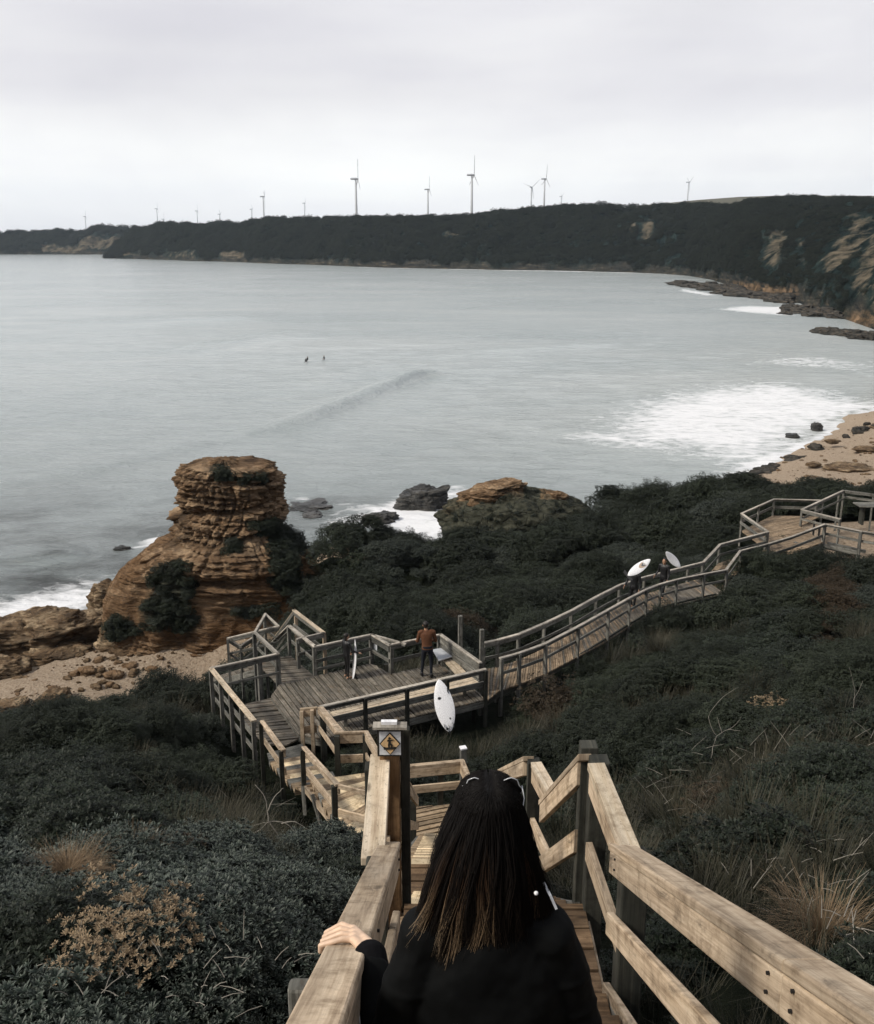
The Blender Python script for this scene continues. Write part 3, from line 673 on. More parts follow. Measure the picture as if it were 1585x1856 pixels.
# shore rock shelves of the point (dark rock tongues)
def blobrock(name, c, r, material, seed=0, res=(40, 64), strata=0, rough=.35, tilt=0, parent=None, green=None, flat=.0, rotz=0):
    nv, nu = res
    th = np.linspace(0, math.pi, nv)[:, None]; ph = np.linspace(0, 2*math.pi, nu, endpoint=False)[None, :]
    ct = np.cos(th); st = np.sin(th)
    cz = np.sign(ct)*np.abs(ct)**(1-flat*.5); stt = st**(1-flat*.6)
    ux, uy, uz = stt*np.cos(ph), stt*np.sin(ph), cz+0*ph
    mx = max(r)
    n = fbm(ux*1.3+seed, uy*1.3, uz*1.3+seed*.7, 5, .55)*rough + (np.abs(pn(ux*2.4, uy*2.4+seed, uz*2.4))*-.25)*rough
    if strata:
        zz = (uz*r[2]+tilt*ux*r[0])/strata + .6*fbm(ux*1.5, uy*1.5, seed, 3)
        fl = np.floor(zz); fr = zz-fl
        lay = np.random.default_rng(seed+1).uniform(-1, 1, 400)[(fl.astype(int)+200) % 400]
        n = n + (.14*lay + .09*np.sin(fr*math.pi)**.4)*(1+.8*pn(ux*3, uy*3, fl*.77))*stt
    n = n + rough*(.09*pn(ux*8+seed, uy*8, uz*8)+.06*pn(ux*17, uy*17+seed, uz*17)-.22*np.clip(.10-np.abs(pn(ux*2.2+seed, uy*2.2, uz*1.5)), 0, 1)/.10*.5)
    s = 1+n
    X, Y, Z = ux*s*r[0], uy*s*r[1], uz*r[2]*(1+n*.6)
    Z = Z+X*tilt
    c_, s_ = math.cos(rotz), math.sin(rotz); X, Y = X*c_-Y*s_, X*s_+Y*c_
    V = np.stack([X, Y, Z], -1)
    at = {'green': np.zeros(X.shape), 'earth': np.zeros(X.shape)}
    if green is not None: at['green'], at['earth'] = green(X+c[0], Y+c[1], Z+c[2], uz, n)
    Fq = grid_faces(nv, nu, True)
    o = mesh_np(name, V.reshape(-1, 3), Fq, material, parent=parent, attrs=at)
    o.location = c
    return o
tongues = [((1235, 515), 26, 3), ((1265, 519), 22, 3), ((1290, 523), 24, 4.5), ((1320, 529), 26, 5), ((1350, 534), 24, 4), ((1385, 538), 26, 4), ((1420, 545), 22, 4),
           ((1440, 560), 14, 3.0), ((1465, 563), 16, 3.5), ((1490, 570), 16, 4), ((1515, 573), 16, 4), ((1432, 566), 8, 1.2), ((1490, 600), 10, 1.5), ((1510, 602), 12, 2.4), ((1535, 606), 12, 2.6), ((1560, 610), 12, 2.8), ((1590, 614), 12, 3), ((1625, 616), 14, 3)]
RV = []; RF = []; base_i = 0
for i, ((a, b), rr, hh) in enumerate(tongues):
    for j in range(12):
        p = Wz(a+random.uniform(-15, 15), b+random.uniform(-2.5, 3.5), SEA)
        s = random.uniform(.16, .5)
        o = blobrock('t', (0, 0, 0), (rr*s*.55, rr*s*.8, hh*s*random.uniform(.7, 2.0)), None, i*9+j, (12, 18), rough=.9, flat=.6)
        v = np.empty(len(o.data.vertices)*3); o.data.vertices.foreach_get('co', v); v = v.reshape(-1, 3)+np.array([p.x, p.y, SEA-.2])
        f = np.array([list(q.vertices) + ([q.vertices[-1]] if len(q.vertices) == 3 else []) for q in o.data.polygons])
        RV.append(v); RF.append(f+base_i); base_i += len(v)
        me = o.data; bpy.data.objects.remove(o); bpy.data.meshes.remove(me)
RF2 = np.concatenate(RF)
me = bpy.data.meshes.new('reef_rock'); me.from_pydata(np.concatenate(RV).tolist(), [], [list(dict.fromkeys(f)) for f in RF2.tolist()]); me.materials.append(M['shore']); me.update()
ro = bpy.data.objects.new('reef_rocks', me); C.objects.link(ro); tag(ro, 'dark jagged rock shelves reaching into the bay below the right cliffs', 'rocks', kind='stuff')

# ================================================================== WIND TURBINES
turb = [(154, 392, 27, 1, 'faint wind turbine far to the left, standing alone above the distant headland'), (284, 378, 28, 0, 'thin wind turbine left of the tiniest one above the dark tip of the headland'), (296, 397, 16, 0, 'tiniest short wind turbine, just right of a thin taller one near the headland tip'),
        (357, 382, 27, 0, 'small wind turbine between the tiny short one and the low faint one'), (398, 388, 22, 0, 'low faint wind turbine just left of the step in the cliff top'), (456, 379, 26, 0, 'small wind turbine close left of a taller one above the cliff step'),
        (477, 356, 44, 0, 'medium wind turbine close right of a small one above the cliff step'), (552, 368, 30, 0, 'small lone wind turbine between the medium and the first tall turbine'), (645, 324, 74, 1, 'tall wind turbine standing over the pale patch of the cliff top'),
        (776, 343, 50, 0, 'medium wind turbine alone between the two tallest turbines'), (856, 317, 74, 1, 'tallest wind turbine, near the middle of the headland'), (964, 339, 44, 2, 'wind turbine with one blade slanting down to the right, left in a close pair'),
        (988, 324, 54, 0, 'upright taller wind turbine, right in the close pair'), (1018, 356, 24, 0, 'tiny wind turbine just right of the close pair'), (1249, 330, 38, 0, 'wind turbine farthest right, standing on the bare farmland hill')]
def make_turbine():
    root = bpy.data.objects.new('wind_turbine', None); C.objects.link(root)
    b = MB(); b.tube([(0, 0, -40), (0, 0, 0), (0, 0, 64)], [2.3, 2.2, 1.35], 14); b.build('tower', M['turbine'], root, smooth=True)
    b = MB(); b.tube([(-8.5, 0, 65.2), (-7.5, 0, 65.3), (0, 0, 65.4), (2.6, 0, 65.3), (3.4, 0, 65.2)], [1.0, 1.6, 1.75, 1.5, .7], 10); b.build('nacelle', M['turbine'], root, smooth=True)
    h = bpy.data.objects.new('rotor', None)
    for k in range(3):
        b = MB(); t = [0, .1, .3, .6, 1.0]; c_ = [1.0, 1.9, 1.6, 1.0, .25]
        for i in range(4):
            z0, z1 = 1+29*t[i], 1+29*t[i+1]; a, d = c_[i], c_[i+1]
            b.box8([(-.35, -a*.5, z0), (.35, -a*.5, z0), (.35, a*.5, z0), (-.35, a*.5, z0), (-.25, -d*.5, z1), (.25, -d*.5, z1), (.25, d*.5, z1), (-.25, d*.5, z1)])
        bl = b.build('blade', M['turbine'], root); bl.location = (3.6, 0, 65.2); bl.rotation_euler = (R(k*120), 0, 0)
    b = MB(); b.tube([(3.2, 0, 65.2), (4.0, 0, 65.2), (4.9, 0, 65.2)], [1.4, 1.3, .3], 10); b.build('hub', M['turbine'], root, smooth=True)
    return root
tproto = make_turbine()
for i, (a, b_, hpx, kind, lab) in enumerate(turb):
    D = min(65*F/hpx, 4200)*1.0
    p = Wt(a, b_, D)
    if i == 0: rt = tproto; kids = list(tproto.children)
    else:
        rt = tproto.copy(); C.objects.link(rt); kids = []
        for ch in list(tproto.children):
            c_ = ch.copy(); C.objects.link(c_); c_.parent = rt; kids.append(c_)
    rt.location = (p.x, p.y, p.z-65.2); rt.rotation_euler = (0, 0, [R(12), R(18), R(62)][kind]+R(random.uniform(-8, 8))-R(10 if i % 3 else 0))
    ph = [R(random.choice([2, 8, 50, 60, -5])), R(4), R(50)][kind]
    n_ = 0
    for c_ in kids:
        if c_.name.startswith('blade'): c_.rotation_euler = (ph+R(120*n_), 0, 0); n_ += 1
    tag(rt, lab, 'wind turbine', 'wind turbines on the headland')

# distant tiny farmhouse on the cliff top
p = Wt(1392, 367, 760)
hr = thing('farmhouse', 'tiny pale house among trees on the cliff top at the right', 'house', (p.x, p.y, p.z-4))
b = MB(); b.post((0, 0), 9, 0, 3.2, dp=5); b.build('wall', plain('pale_render', (.5, .5, .48), .9), hr)
b = MB(); b.box8([(-4.9, -2.9, 3.2), (4.9, -2.9, 3.2), (4.9, 2.9, 3.2), (-4.9, 2.9, 3.2), (-4.2, -.05, 4.9), (4.2, -.05, 4.9), (4.2, .05, 4.9), (-4.2, .05, 4.9)]); b.build('roof', plain('grey_roof', (.16, .16, .17), .8), hr)
for x_ in (-2.6, 2.4): b = MB(); b.post((x_, -2.52), .9, 1.0, 2.2, dp=.1); b.build('window', M['black'], hr)

# ================================================================== TIMBER
def W2(px, py, z): return Wz(px, py, z)
def railing(name, pts, label, mats, h=1.0, capw=.11, capt=.045, bd=.13, lower=(.41, .55), third=None, postw=.1, side=1, posts='all', spacing=1.9, ztops=None, group=None, foot=None, cat='railing', zend=None, board_t=.04, bev=.004, overlap=0, nolower=()):
    """pts: top of the cap. side=+1: posts on the left of travel."""
    pts = [Vector(p) for p in pts]
    root = thing(name, label, cat, (pts[0].x, pts[0].y, pts[0].z-h), group)
    mc, mb_, mp_ = mats
    def sidev(i):
        d = (pts[min(i+1, len(pts)-1)]-pts[max(i-1, 0)]); d.z = 0; d.normalize(); return Vector((-d.y, d.x, 0))
    n = len(pts)
    for i in range(n-1):
        a, b = pts[i], pts[i+1]; d = b-a; dh = Vector((d.x, d.y, 0)).normalized(); s = Vector((-dh.y, dh.x, 0))*side
        slope = d.z/max(Vector((d.x, d.y)).length, .01)
        col0 = i > 0 and (pts[i]-pts[i-1]).normalized().dot(d.normalized()) > .9995; col1 = i < n-2 and (pts[i+2]-pts[i+1]).normalized().dot(d.normalized()) > .9995
        e = dh*.03; ez = Vector((0, 0, slope*.03)); e0_ = (e+ez)*(0 if col0 else 1); e1_ = (e+ez)*(0 if col1 else 1)
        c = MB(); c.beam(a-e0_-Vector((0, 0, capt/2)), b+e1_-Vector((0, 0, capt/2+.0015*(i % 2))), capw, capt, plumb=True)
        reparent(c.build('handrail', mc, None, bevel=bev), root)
        o = MB(); off = -s*(capw/2-board_t/2-.004)
        o.beam(a+off-Vector((0, 0, capt+bd/2+.001)), b+off-Vector((0, 0, capt+bd/2+.001)), board_t, bd, plumb=True)
        reparent(o.build('upper_board', mb_, None, bevel=bev), root)
        if lower and i not in nolower:
            o = MB(); m_ = (lower[0]+lower[1])/2
            o.beam(a+off-Vector((0, 0, m_)), b+off-Vector((0, 0, m_)), board_t, lower[1]-lower[0], plumb=True)
            reparent(o.build('lower_board', mb_, None, bevel=bev), root)
        if third:
            o = MB(); m_ = (third[0]+third[1])/2
            o.beam(a+off-Vector((0, 0, m_)), b+off-Vector((0, 0, m_)), board_t, third[1]-third[0], plumb=True)
            reparent(o.build('kick_board', mb_, None, bevel=bev), root)
    # posts
    L = []
    if posts == 'all' or posts == 'ends':
        for i in range(n): L.append((pts[i], sidev(i)))
    if posts == 'all':
        for i in range(n-1):
            a, b = pts[i], pts[i+1]; m_ = int((b-a).length/spacing)
            for k in range(1, m_+1): 
                if m_ >= 1 and (b-a).length/(m_+1) > .7:
                    L.append((a.lerp(b, k/(m_+1)), (Vector((-(b-a).y, (b-a).x, 0))).normalized()))
    if isinstance(posts, list):
        for t in posts:
            i = min(int(t), n-2); a, b = pts[i], pts[i+1]; L.append((a.lerp(b, t-i), (Vector((-(b-a).y, (b-a).x, 0))).normalized()))
    for p, s in L:
        o = MB(); q = p+s*side*(-(capw/2)+board_t+postw/2+.006)
        ang = math.atan2(s.y, s.x)
        g = float(ground(np.array([q.x]), np.array([q.y]))[0])
        z0 = g-.4 if foot is None else p.z-h-foot
        o.post(q, postw, min(z0, p.z-h-.1), p.z-capt-.002, ang)
        reparent(o.build('post', mp_, None, bevel=bev), root)
    return root
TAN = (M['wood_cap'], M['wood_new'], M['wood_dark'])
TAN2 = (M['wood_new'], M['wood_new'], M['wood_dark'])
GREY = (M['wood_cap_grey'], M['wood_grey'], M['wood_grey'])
XL, XR = -.245, .935
def railz(y): return -.65-.543*y
# --- flight 1 (the stair the photographer stands on)
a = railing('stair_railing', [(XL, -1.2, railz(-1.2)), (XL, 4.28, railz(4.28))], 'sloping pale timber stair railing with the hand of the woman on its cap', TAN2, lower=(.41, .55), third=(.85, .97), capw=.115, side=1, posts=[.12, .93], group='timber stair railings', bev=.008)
o = MB(); o.post((-.355, 2.20), .11, -3.6, -1.975, 0, dp=.05); reparent(o.build('post', M['wood_grey'], None, bevel=.012), a)
b_ = railing('stair_railing', [(XR, -1.2, railz(-1.2)), (XR, 2.04, railz(2.04)), (XR, 4.25, railz(4.25))], 'sloping knotty timber stair railing with two boards and a butt joint, right of the woman', TAN2, lower=(.41, .55), third=(.85, .93), capw=.12, side=-1, posts=[.3, 1.96], group='timber stair railings', postw=.13, bev=.008)
for rt_, x_, ys_ in ((a, XL, (.9, 2.6, 4.1)), (b_, XR, (1.0, 1.96, 2.12, 4.1))):
    for y_ in ys_:
        for dz_ in (.10,):
            for o_ in (-.03, .03):
                sx_ = 1 if x_ < 0 else -1; xx_ = x_+sx_*(.058 if x_ < 0 else .0605); m_ = MB(); m_.tube([(xx_-sx_*.004, y_, railz(y_)-dz_+o_), (xx_+sx_*.004, y_, railz(y_)-dz_+o_)], .0055, 8); reparent(m_.build('bolt', M['black'], None), rt_)
# --- landing 1
c_ = railing('landing_railing', [(XL-.07, 4.1, -2.915), (XL-.085, 5.0, -2.90)], 'short level railing with speckled pale cap beside the surf sign post', TAN, lower=(.5, .62), capw=.115, side=1, posts=[.98], group='level landing railings')
railing('landing_railing', [(.965, 4.16, -2.925), (.915, 4.9, -2.9)], 'short level railing with speckled pale cap behind the dark post', TAN, lower=(.5, .62), capw=.10, side=-1, posts=[], group='level landing railings')
p = Wy(1087, 1375, 4.98)
o = MB(); o.post((p.x, p.y), .11, -4.6, p.z, 0); o.post((p.x-.045, p.y+.115), .10, -4.6, p.z+.03, 0)
t = thing('landing_post', 'tall dark double post where the first landing meets the next flight', 'post', (p.x, p.y, -4.6)); reparent(o.build('post', M['wood_dark'], None, bevel=.006), t)
# --- flight 2
railing('stair_railing', [(.86, 5.05, -2.92), (.80, 6.32, -4.02)], 'steep two board railing descending behind the tall dark double post', TAN2, h=1.0, lower=(.50, .66), bd=.155, capw=.08, side=-1, posts=[], group='timber stair railings')
railing('stair_railing', [(-.32, 5.1, -2.95), (-.34, 6.4, -4.02), (-.34, 6.9, -4.05), (-.36, 14.7, -9.32)], 'long steep left stair railing seen almost end on behind the sign post', (M['wood_new'], M['wood_new'], M['wood_dark']), h=.95, lower=(.5, .64), capw=.09, side=1, posts=[1.05, 2.5, 3], group='timber stair railings')
railing('landing_railing', [(.86, 6.25, -3.93), (.80, 6.9, -4.06)], 'tiny level railing with a bolt hole past the second post', TAN, lower=(.5, .62), capw=.09, side=-1, posts=[], group='level landing railings')
p = Wy(968, 1382, 6.95)
t = thing('landing_post', 'dark post at the second landing just right of the head of the woman', 'post', (p.x, p.y, -6)); o = MB(); o.post((p.x, p.y), .10, -6, p.z+.02, 0); reparent(o.build('post', M['wood_dark'], None, bevel=.006), t)
railing('stair_railing', [(.74, 7.0, -4.06), (.57, 15.1, -9.33)], 'right stair railing descending out of sight beyond the head of the woman', TAN2, h=.95, lower=(.5, .64), capw=.09, side=-1, posts=[.5, 1], group='timber stair railings')
# --- landing L4 and H rail
H0 = W2(736, 1388, -9.35); H1 = W2(838, 1378, -9.35); H2 = W2(852, 1412, -9.35)
railing('landing_railing', [H0, H1, H2], 'tan railing with one bent corner across the lower landing, left of the sunglasses', (M['wood_new'], M['wood_new'], M['wood_dark']), h=.92, bd=.2, lower=(.42, .58), side=1, posts=[.0, .62, 1.0], group='level landing railings', capw=.09)
p = Wy(840, 1357, 16.6); t = thing('marker_post', 'short post with a white top behind the corner of the landing railing', 'post', (p.x, p.y, p.z-1.6)); o = MB(); o.post((p.x, p.y), .11, p.z-1.7, p.z, .3); reparent(o.build('post', M['wood_grey'], None), t)
o = MB(); o.post((p.x, p.y), .125, p.z+.002, p.z+.03, .3); reparent(o.build('cap', M['white'], None), t)
# --- chain on the left
P1 = W2(612, 1421, -9.32); P1b = W2(664, 1434, -9.3)
railing('landing_railing', [P1b, P1], 'short low railing joining the landing to the post at the stair head', TAN2, h=.95, bd=.04, lower=(.5, .66), side=-1, posts=[0], capw=.04, group='level landing railings')
A1 = W2(551, 1353, -10.75)
railing('stair_railing', [P1, A1], 'two board stair railing on the outer side of the steep plank steps', (M['wood_new'], M['wood_new'], M['wood_dark']), h=.98, bd=.16, lower=(.5, .68), side=1, posts=[.02, .98], capw=.10, group='timber stair railings')
B1 = W2(514, 1358, -10.85); B0 = W2(475, 1306, -11.85)
railing('stair_railing', [B1, B0], 'worn two board stair railing next to the weathered ramp corner', (M['wood_new'], M['wood_new'], M['wood_dark']), h=.98, bd=.16, lower=(.48, .66), side=1, posts=[.02, .98], capw=.10, group='timber stair railings')
C1 = W2(460, 1305, -12.0); C0 = W2(383, 1211, -12.3)
railing('deck_railing', [C1, C0], 'sunlit railing with pale cap along the left edge of the lower ramp', (M['wood_cap'], M['wood_grey'], M['wood_grey']), h=1.1, bd=.19, lower=(.5, .66), third=(.95, 1.08), side=1, spacing=1.3, capw=.15, group='lookout deck railings')
G1 = W2(694, 1378, -9.9); G0 = W2(664, 1325, -10.6); F0 = W2(609, 1327, -10.62)
railing('stair_railing', [G1, G0], 'short sloping railing half hidden by the surf sign', (M['wood_new'], M['wood_new'], M['wood_dark']), h=.95, bd=.16, lower=(.5, .66), side=-1, posts=[.98], capw=.10, group='timber stair railings')
railing('landing_railing', [G0, F0], 'two tan boards facing the stairs with green scrub between them', (M['wood_new'], M['wood_new'], M['wood_dark']), h=.95, bd=.24, lower=(.58, .78), side=1, posts=[0.02, .96], capw=.06, postw=.12, group='level landing railings')
E0 = W2(581, 1281, -12.25); F0b = W2(618, 1326, -10.9)
railing('stair_railing', [F0b, E0], 'tan double railing sloping from the deck corner down to the steps', (M['wood_new'], M['wood_new'], M['wood_dark']), h=.98, bd=.14, lower=(.55, .72), side=-1, posts=[.98], capw=.16, postw=.16, group='timber stair railings')
D0 = W2(546, 1284, -12.3)
railing('gate_panel', [E0-Vector((.12, 0, 0)), D0], 'short boxed tan railing end at the deck corner with a slot in it', (M['wood_new'], M['wood_new'], M['wood_new']), h=1.0, bd=.22, lower=(.55, .78), side=1, posts=[.25, .95], capw=.06, cat='railing')
# --- deck railings
zr = -12.3
def dz(*pp): return [W2(a, b, zr) for a, b in pp]
railing('deck_railing', dz((383, 1210), (504, 1184)), 'long grey railing at the back left over dark scrub', GREY, h=1.0, lower=(.6, .68), bd=.14, side=1, posts=[.72, 1], group='lookout deck railings', postw=.14, capw=.10)
railing('deck_railing', dz((504, 1184), (462, 1145)), 'short grey railing running back from the deck toward the beach steps', GREY, lower=(.5, .6), side=1, posts=[.98], group='lookout deck railings', capw=.10)
railing('beach_stair_railing', [W2(462, 1145, zr), W2(481, 1112, -12.35), W2(505, 1134, -12.6), W2(462, 1144, -12.75), W2(413, 1156, -13.0), W2(436, 1170, -13.3), W2(465, 1150, -13.0)], 'zigzag grey railing around the switchback steps left of the deck', GREY, h=1.15, lower=(.55, .63), side=-1, posts=[1, 3, 4, 5], group='beach stair railings', capw=.08, postw=.08)
railing('beach_stair_railing', [W2(571, 1171, zr), W2(524, 1133, zr), W2(496, 1161, -13.3)], 'nearer peaked grey railing at the top of the beach steps', GREY, h=1.1, lower=(.5, .62), side=1, posts=[.98, 1.95], group='beach stair railings', capw=.12)
railing('beach_stair_railing', [W2(587, 1146, zr), W2(533, 1105, zr), W2(500, 1150, -13.3)], 'farther peaked pale capped railing at the top of the beach steps', (M['wood_cap'], M['wood_grey'], M['wood_new']), h=1.1, lower=(.5, .62), side=-1, posts=[.02, .98], group='beach stair railings', capw=.12)
railing('beach_stair_railing', [W2(587, 1146, zr), W2(540, 1157, zr)], 'short grey railing bridging the two peaked ones', GREY, h=1.1, lower=(.5, .6), side=-1, posts=[.98], group='beach stair railings', capw=.08)
railing('deck_railing', dz((571, 1171), (674, 1149)), 'grey back railing behind the person in black', GREY, lower=(.45, .56), third=(.75, .85), side=1, posts=[.0, 1], group='lookout deck railings', postw=.12, capw=.10)
railing('deck_railing', dz((674, 1149), (707, 1168)), 'short angled railing carrying a small white notice', (M['wood_cap_grey'], M['wood_grey'], M['wood_grey']), lower=(.5, .62), bd=.2, side=1, posts=[.98], group='lookout deck railings', postw=.13)
railing('deck_railing', dz((674, 1149), (735, 1166)), 'low outer grey railing just behind the angled notice railing', GREY, h=1.0, lower=None, bd=.06, side=1, posts=[], group='lookout deck railings', capw=.07)
railing('deck_railing', dz((707, 1168), (799, 1149)), 'grey back railing the man in rust brown leans on', GREY, lower=(.5, .62), side=1, posts=[.98], group='lookout deck railings', capw=.09)
railing('deck_railing', dz((799, 1149), (871, 1200)), 'three wide grey boards behind the bench at the right end', (M['wood_cap_grey'], M['wood_grey'], M['wood_grey']), bd=.26, lower=(.34, .58), third=(.62, .84), side=1, posts=[.03], group='lookout deck railings')
railing('deck_railing', dz((582, 1280), (880, 1212)), 'long front railing of the deck with surfboard propped on it', (M['wood_cap_grey'], M['wood_grey'], M['wood_dark']), h=1.1, lower=(.42, .60), side=-1, spacing=1.6, group='lookout deck railings', capw=.12)
for (a, b, zt, lab) in ((835, 1116, 1215, 'tall grey pole standing at the bench corner, left of the shorter one'), (874, 1141, 1236, 'tall grey pole where the deck meets the boardwalk, right of its twin')):
    f = W2(a, zt, -13.3); p = Wy(a, b, f.y)
    t = thing('deck_pole', lab, 'pole', (f.x, f.y, -14.2)); o = MB(); o.post((p.x, p.y), .13, -14.6, p.z, .2); reparent(o.build('pole', M['wood_grey'], None, bevel=.01), t)

# ------------------------------------------------------------------ floors
def planks(mb, poly, z, ang, wd=.14, gap=.012, th=.045, mi=0, jit=.002, seg=0):
    c, s = math.cos(ang), math.sin(ang)
    P = [(p[0]*c+p[1]*s, -p[0]*s+p[1]*c) for p in poly]      # planks run along local x
    ymin, ymax = min(q[1] for q in P), max(q[1] for q in P)
    def inter(y):
        xs_ = []
        for i in range(len(P)):
            a, b = P[i], P[(i+1) % len(P)]
            if (a[1] > y) != (b[1] > y): xs_.append(a[0]+(y-a[1])/(b[1]-a[1])*(b[0]-a[0]))
        return sorted(xs_)
    y = ymin+.005
    while y < ymax-.02:
        y1 = min(y+wd, ymax-.003); A, B = inter(y), inter(y1)
        if len(A) == len(B):
            for k in range(0, len(A), 2):
                cuts = [(A[k], B[k])]
                Lk = A[k+1]-A[k]
                if seg and Lk > seg*1.3:
                    m_ = random.uniform(.35, .65); cuts.append((A[k]+Lk*m_, A[k]+Lk*m_))
                cuts.append((A[k+1], B[k+1]))
                for q in range(len(cuts)-1):
                    e = .004 if 0 < q else 0
                    quad = [(cuts[q][0]+e, y), (cuts[q+1][0]-.004, y), (cuts[q+1][1]-.004, y1), (cuts[q][1]+e, y1)]
                    zz = z+random.uniform(-jit, jit)*2
                    mb.slab([(x*c-yy*s, x*s+yy*c) for x, yy in quad], zz, th, mi, uvd=(c, s))
        y += wd+gap
def xy(v): return (v[0], v[1])
zf = -13.3
deck = thing('lookout_deck', 'large weathered plank lookout deck where the surfers stand', 'deck', (-1, 27, zf))
dpoly = [W2(582, 1280, zr), W2(880, 1213, zr), W2(872, 1202, zr), W2(799, 1150, zr), W2(707, 1168.5, zr), W2(674, 1150, zr), W2(571, 1171.5, zr), W2(504, 1186, zr), W2(491, 1262, zf), W2(541, 1331, zf)]
dirp = (W2(541, 1331, zf)-W2(491, 1262, zf)); dang = math.atan2(dirp.y, dirp.x)
m_ = MB(); planks(m_, [xy(p) for p in dpoly], zf, dang, wd=.13, gap=.032, seg=2.2, jit=.006); reparent(m_.build('floor_boards', M['deck'], None, bevel=.003), deck)
m_ = MB()
ringp = [xy(p) for p in dpoly]
for i in range(len(ringp)):
    a, b = ringp[i], ringp[(i+1) % len(ringp)]
    cx_, cy_ = sum(q[0] for q in ringp)/len(ringp), sum(q[1] for q in ringp)/len(ringp)
    m_.beam((a[0]*.99+cx_*.01, a[1]*.99+cy_*.01, zf-.15), (b[0]*.99+cx_*.01, b[1]*.99+cy_*.01, zf-.15), .05, .19)
reparent(m_.build('edge_joist', M['wood_grey'], None), deck)
for (a, b) in [(620, 1300), (720, 1280), (860, 1250), (700, 1200), (800, 1200), (560, 1250), (520, 1240)]:
    q = W2(a, b, zf); m_ = MB(); g = float(ground(np.array([q.x]), np.array([q.y]))[0]); m_.post(xy(q), .14, g-.3, zf-.07); reparent(m_.build('stump', M['wood_dark'], None), deck)
# bench inside the front railing and bench at the far corner
def bench(name, a, b, wd, zt, label):
    a, b = Vector(a), Vector(b); r = thing(name, label, 'bench', (a.x, a.y, zf))
    d = (b-a).normalized(); n = Vector((-d.y, d.x, 0))
    for k in range(2):
        m_ = MB(); off = n*(k-.5)*(wd/2+.008); m_.beam(Vector((a.x, a.y, zt-.02))+off, Vector((b.x, b.y, zt-.02))+off, wd/2-.01, .045); reparent(m_.build('seat_board', M['wood_cap'], None, bevel=.004), r)
    for t_ in (.08, .5, .92):
        p = a.lerp(b, t_); m_ = MB(); m_.post((p.x, p.y), .10, zf+.002, zt-.045); reparent(m_.build('leg', M['wood_grey'], None), r)
bench('deck_bench', W2(604, 1296, -12.85), W2(862, 1232, -12.85), .40, -12.85, 'long sunlit plank bench just inside the front deck railing')
bench('deck_bench', W2(800, 1181, -12.86), W2(838, 1222, -12.86), .34, -12.86, 'short plank bench beside the tall poles')
# ramp floor
zq = -13.42
rpoly = [W2(491, 1264, zq), W2(541, 1334, zq), W2(566, 1342, -12.6), W2(510, 1352, -12.6), W2(462, 1345, -13.3), W2(436, 1303, -13.4), W2(440, 1278, -13.45)]
rp2 = [W2(493, 1264, zq), W2(545, 1336, zq), W2(520, 1350, zq), W2(478, 1348, zq), W2(440, 1305, zq), W2(436, 1278, zq)]
rmp = thing('lower_ramp', 'rough plank ramp a step below the left edge of the deck', 'ramp', (rp2[3].x, rp2[3].y, zq))
m_ = MB(); planks(m_, [xy(p) for p in rp2], zq, .22, wd=.12, gap=.03, jit=.008); reparent(m_.build('floor_boards', M['deck'], None), rmp)
m_ = MB(); lp = [W2(500, 1186, zr), W2(571, 1171, zr), W2(560, 1190, zf-.25), W2(548, 1160, -13.6), W2(470, 1215, -13.6)]
# landing of the beach stairs
bs = thing('beach_stairs', 'weathered plank landing and steps leading from the deck down to the cove', 'stairs', (-5, 29, -13.6))
lpoly = [W2(504, 1186, zr), W2(571, 1172, zr), W2(524, 1134, zr), W2(490, 1140, zr), W2(462, 1146, zr)]
m_ = MB(); planks(m_, [xy(p) for p in lpoly], zf-.06, .15, wd=.12, gap=.025, jit=.006); reparent(m_.build('landing_boards', M['deck'], None), bs)
q0, q1 = W2(470, 1146, zr), W2(524, 1133, zr)
for k in range(12):
    m_ = MB(); o_ = Vector((-.22, .30, 0))*k; z_ = zf-.25-.19*k
    m_.slab([(q0.x+o_.x, q0.y+o_.y), (q1.x+o_.x, q1.y+o_.y), (q1.x+o_.x-.2, q1.y+o_.y+.28), (q0.x+o_.x-.2, q0.y+o_.y+.28)], z_, .05); reparent(m_.build('tread', M['deck'], None), bs)
for q_ in (q0, q1):
    m_ = MB(); m_.beam((q_.x, q_.y, zf-.35), (q_.x-.22*12, q_.y+.30*12, zf-.35-.19*12), .05, .22, plumb=True); reparent(m_.build('stringer', M['wood_grey'], None), bs)

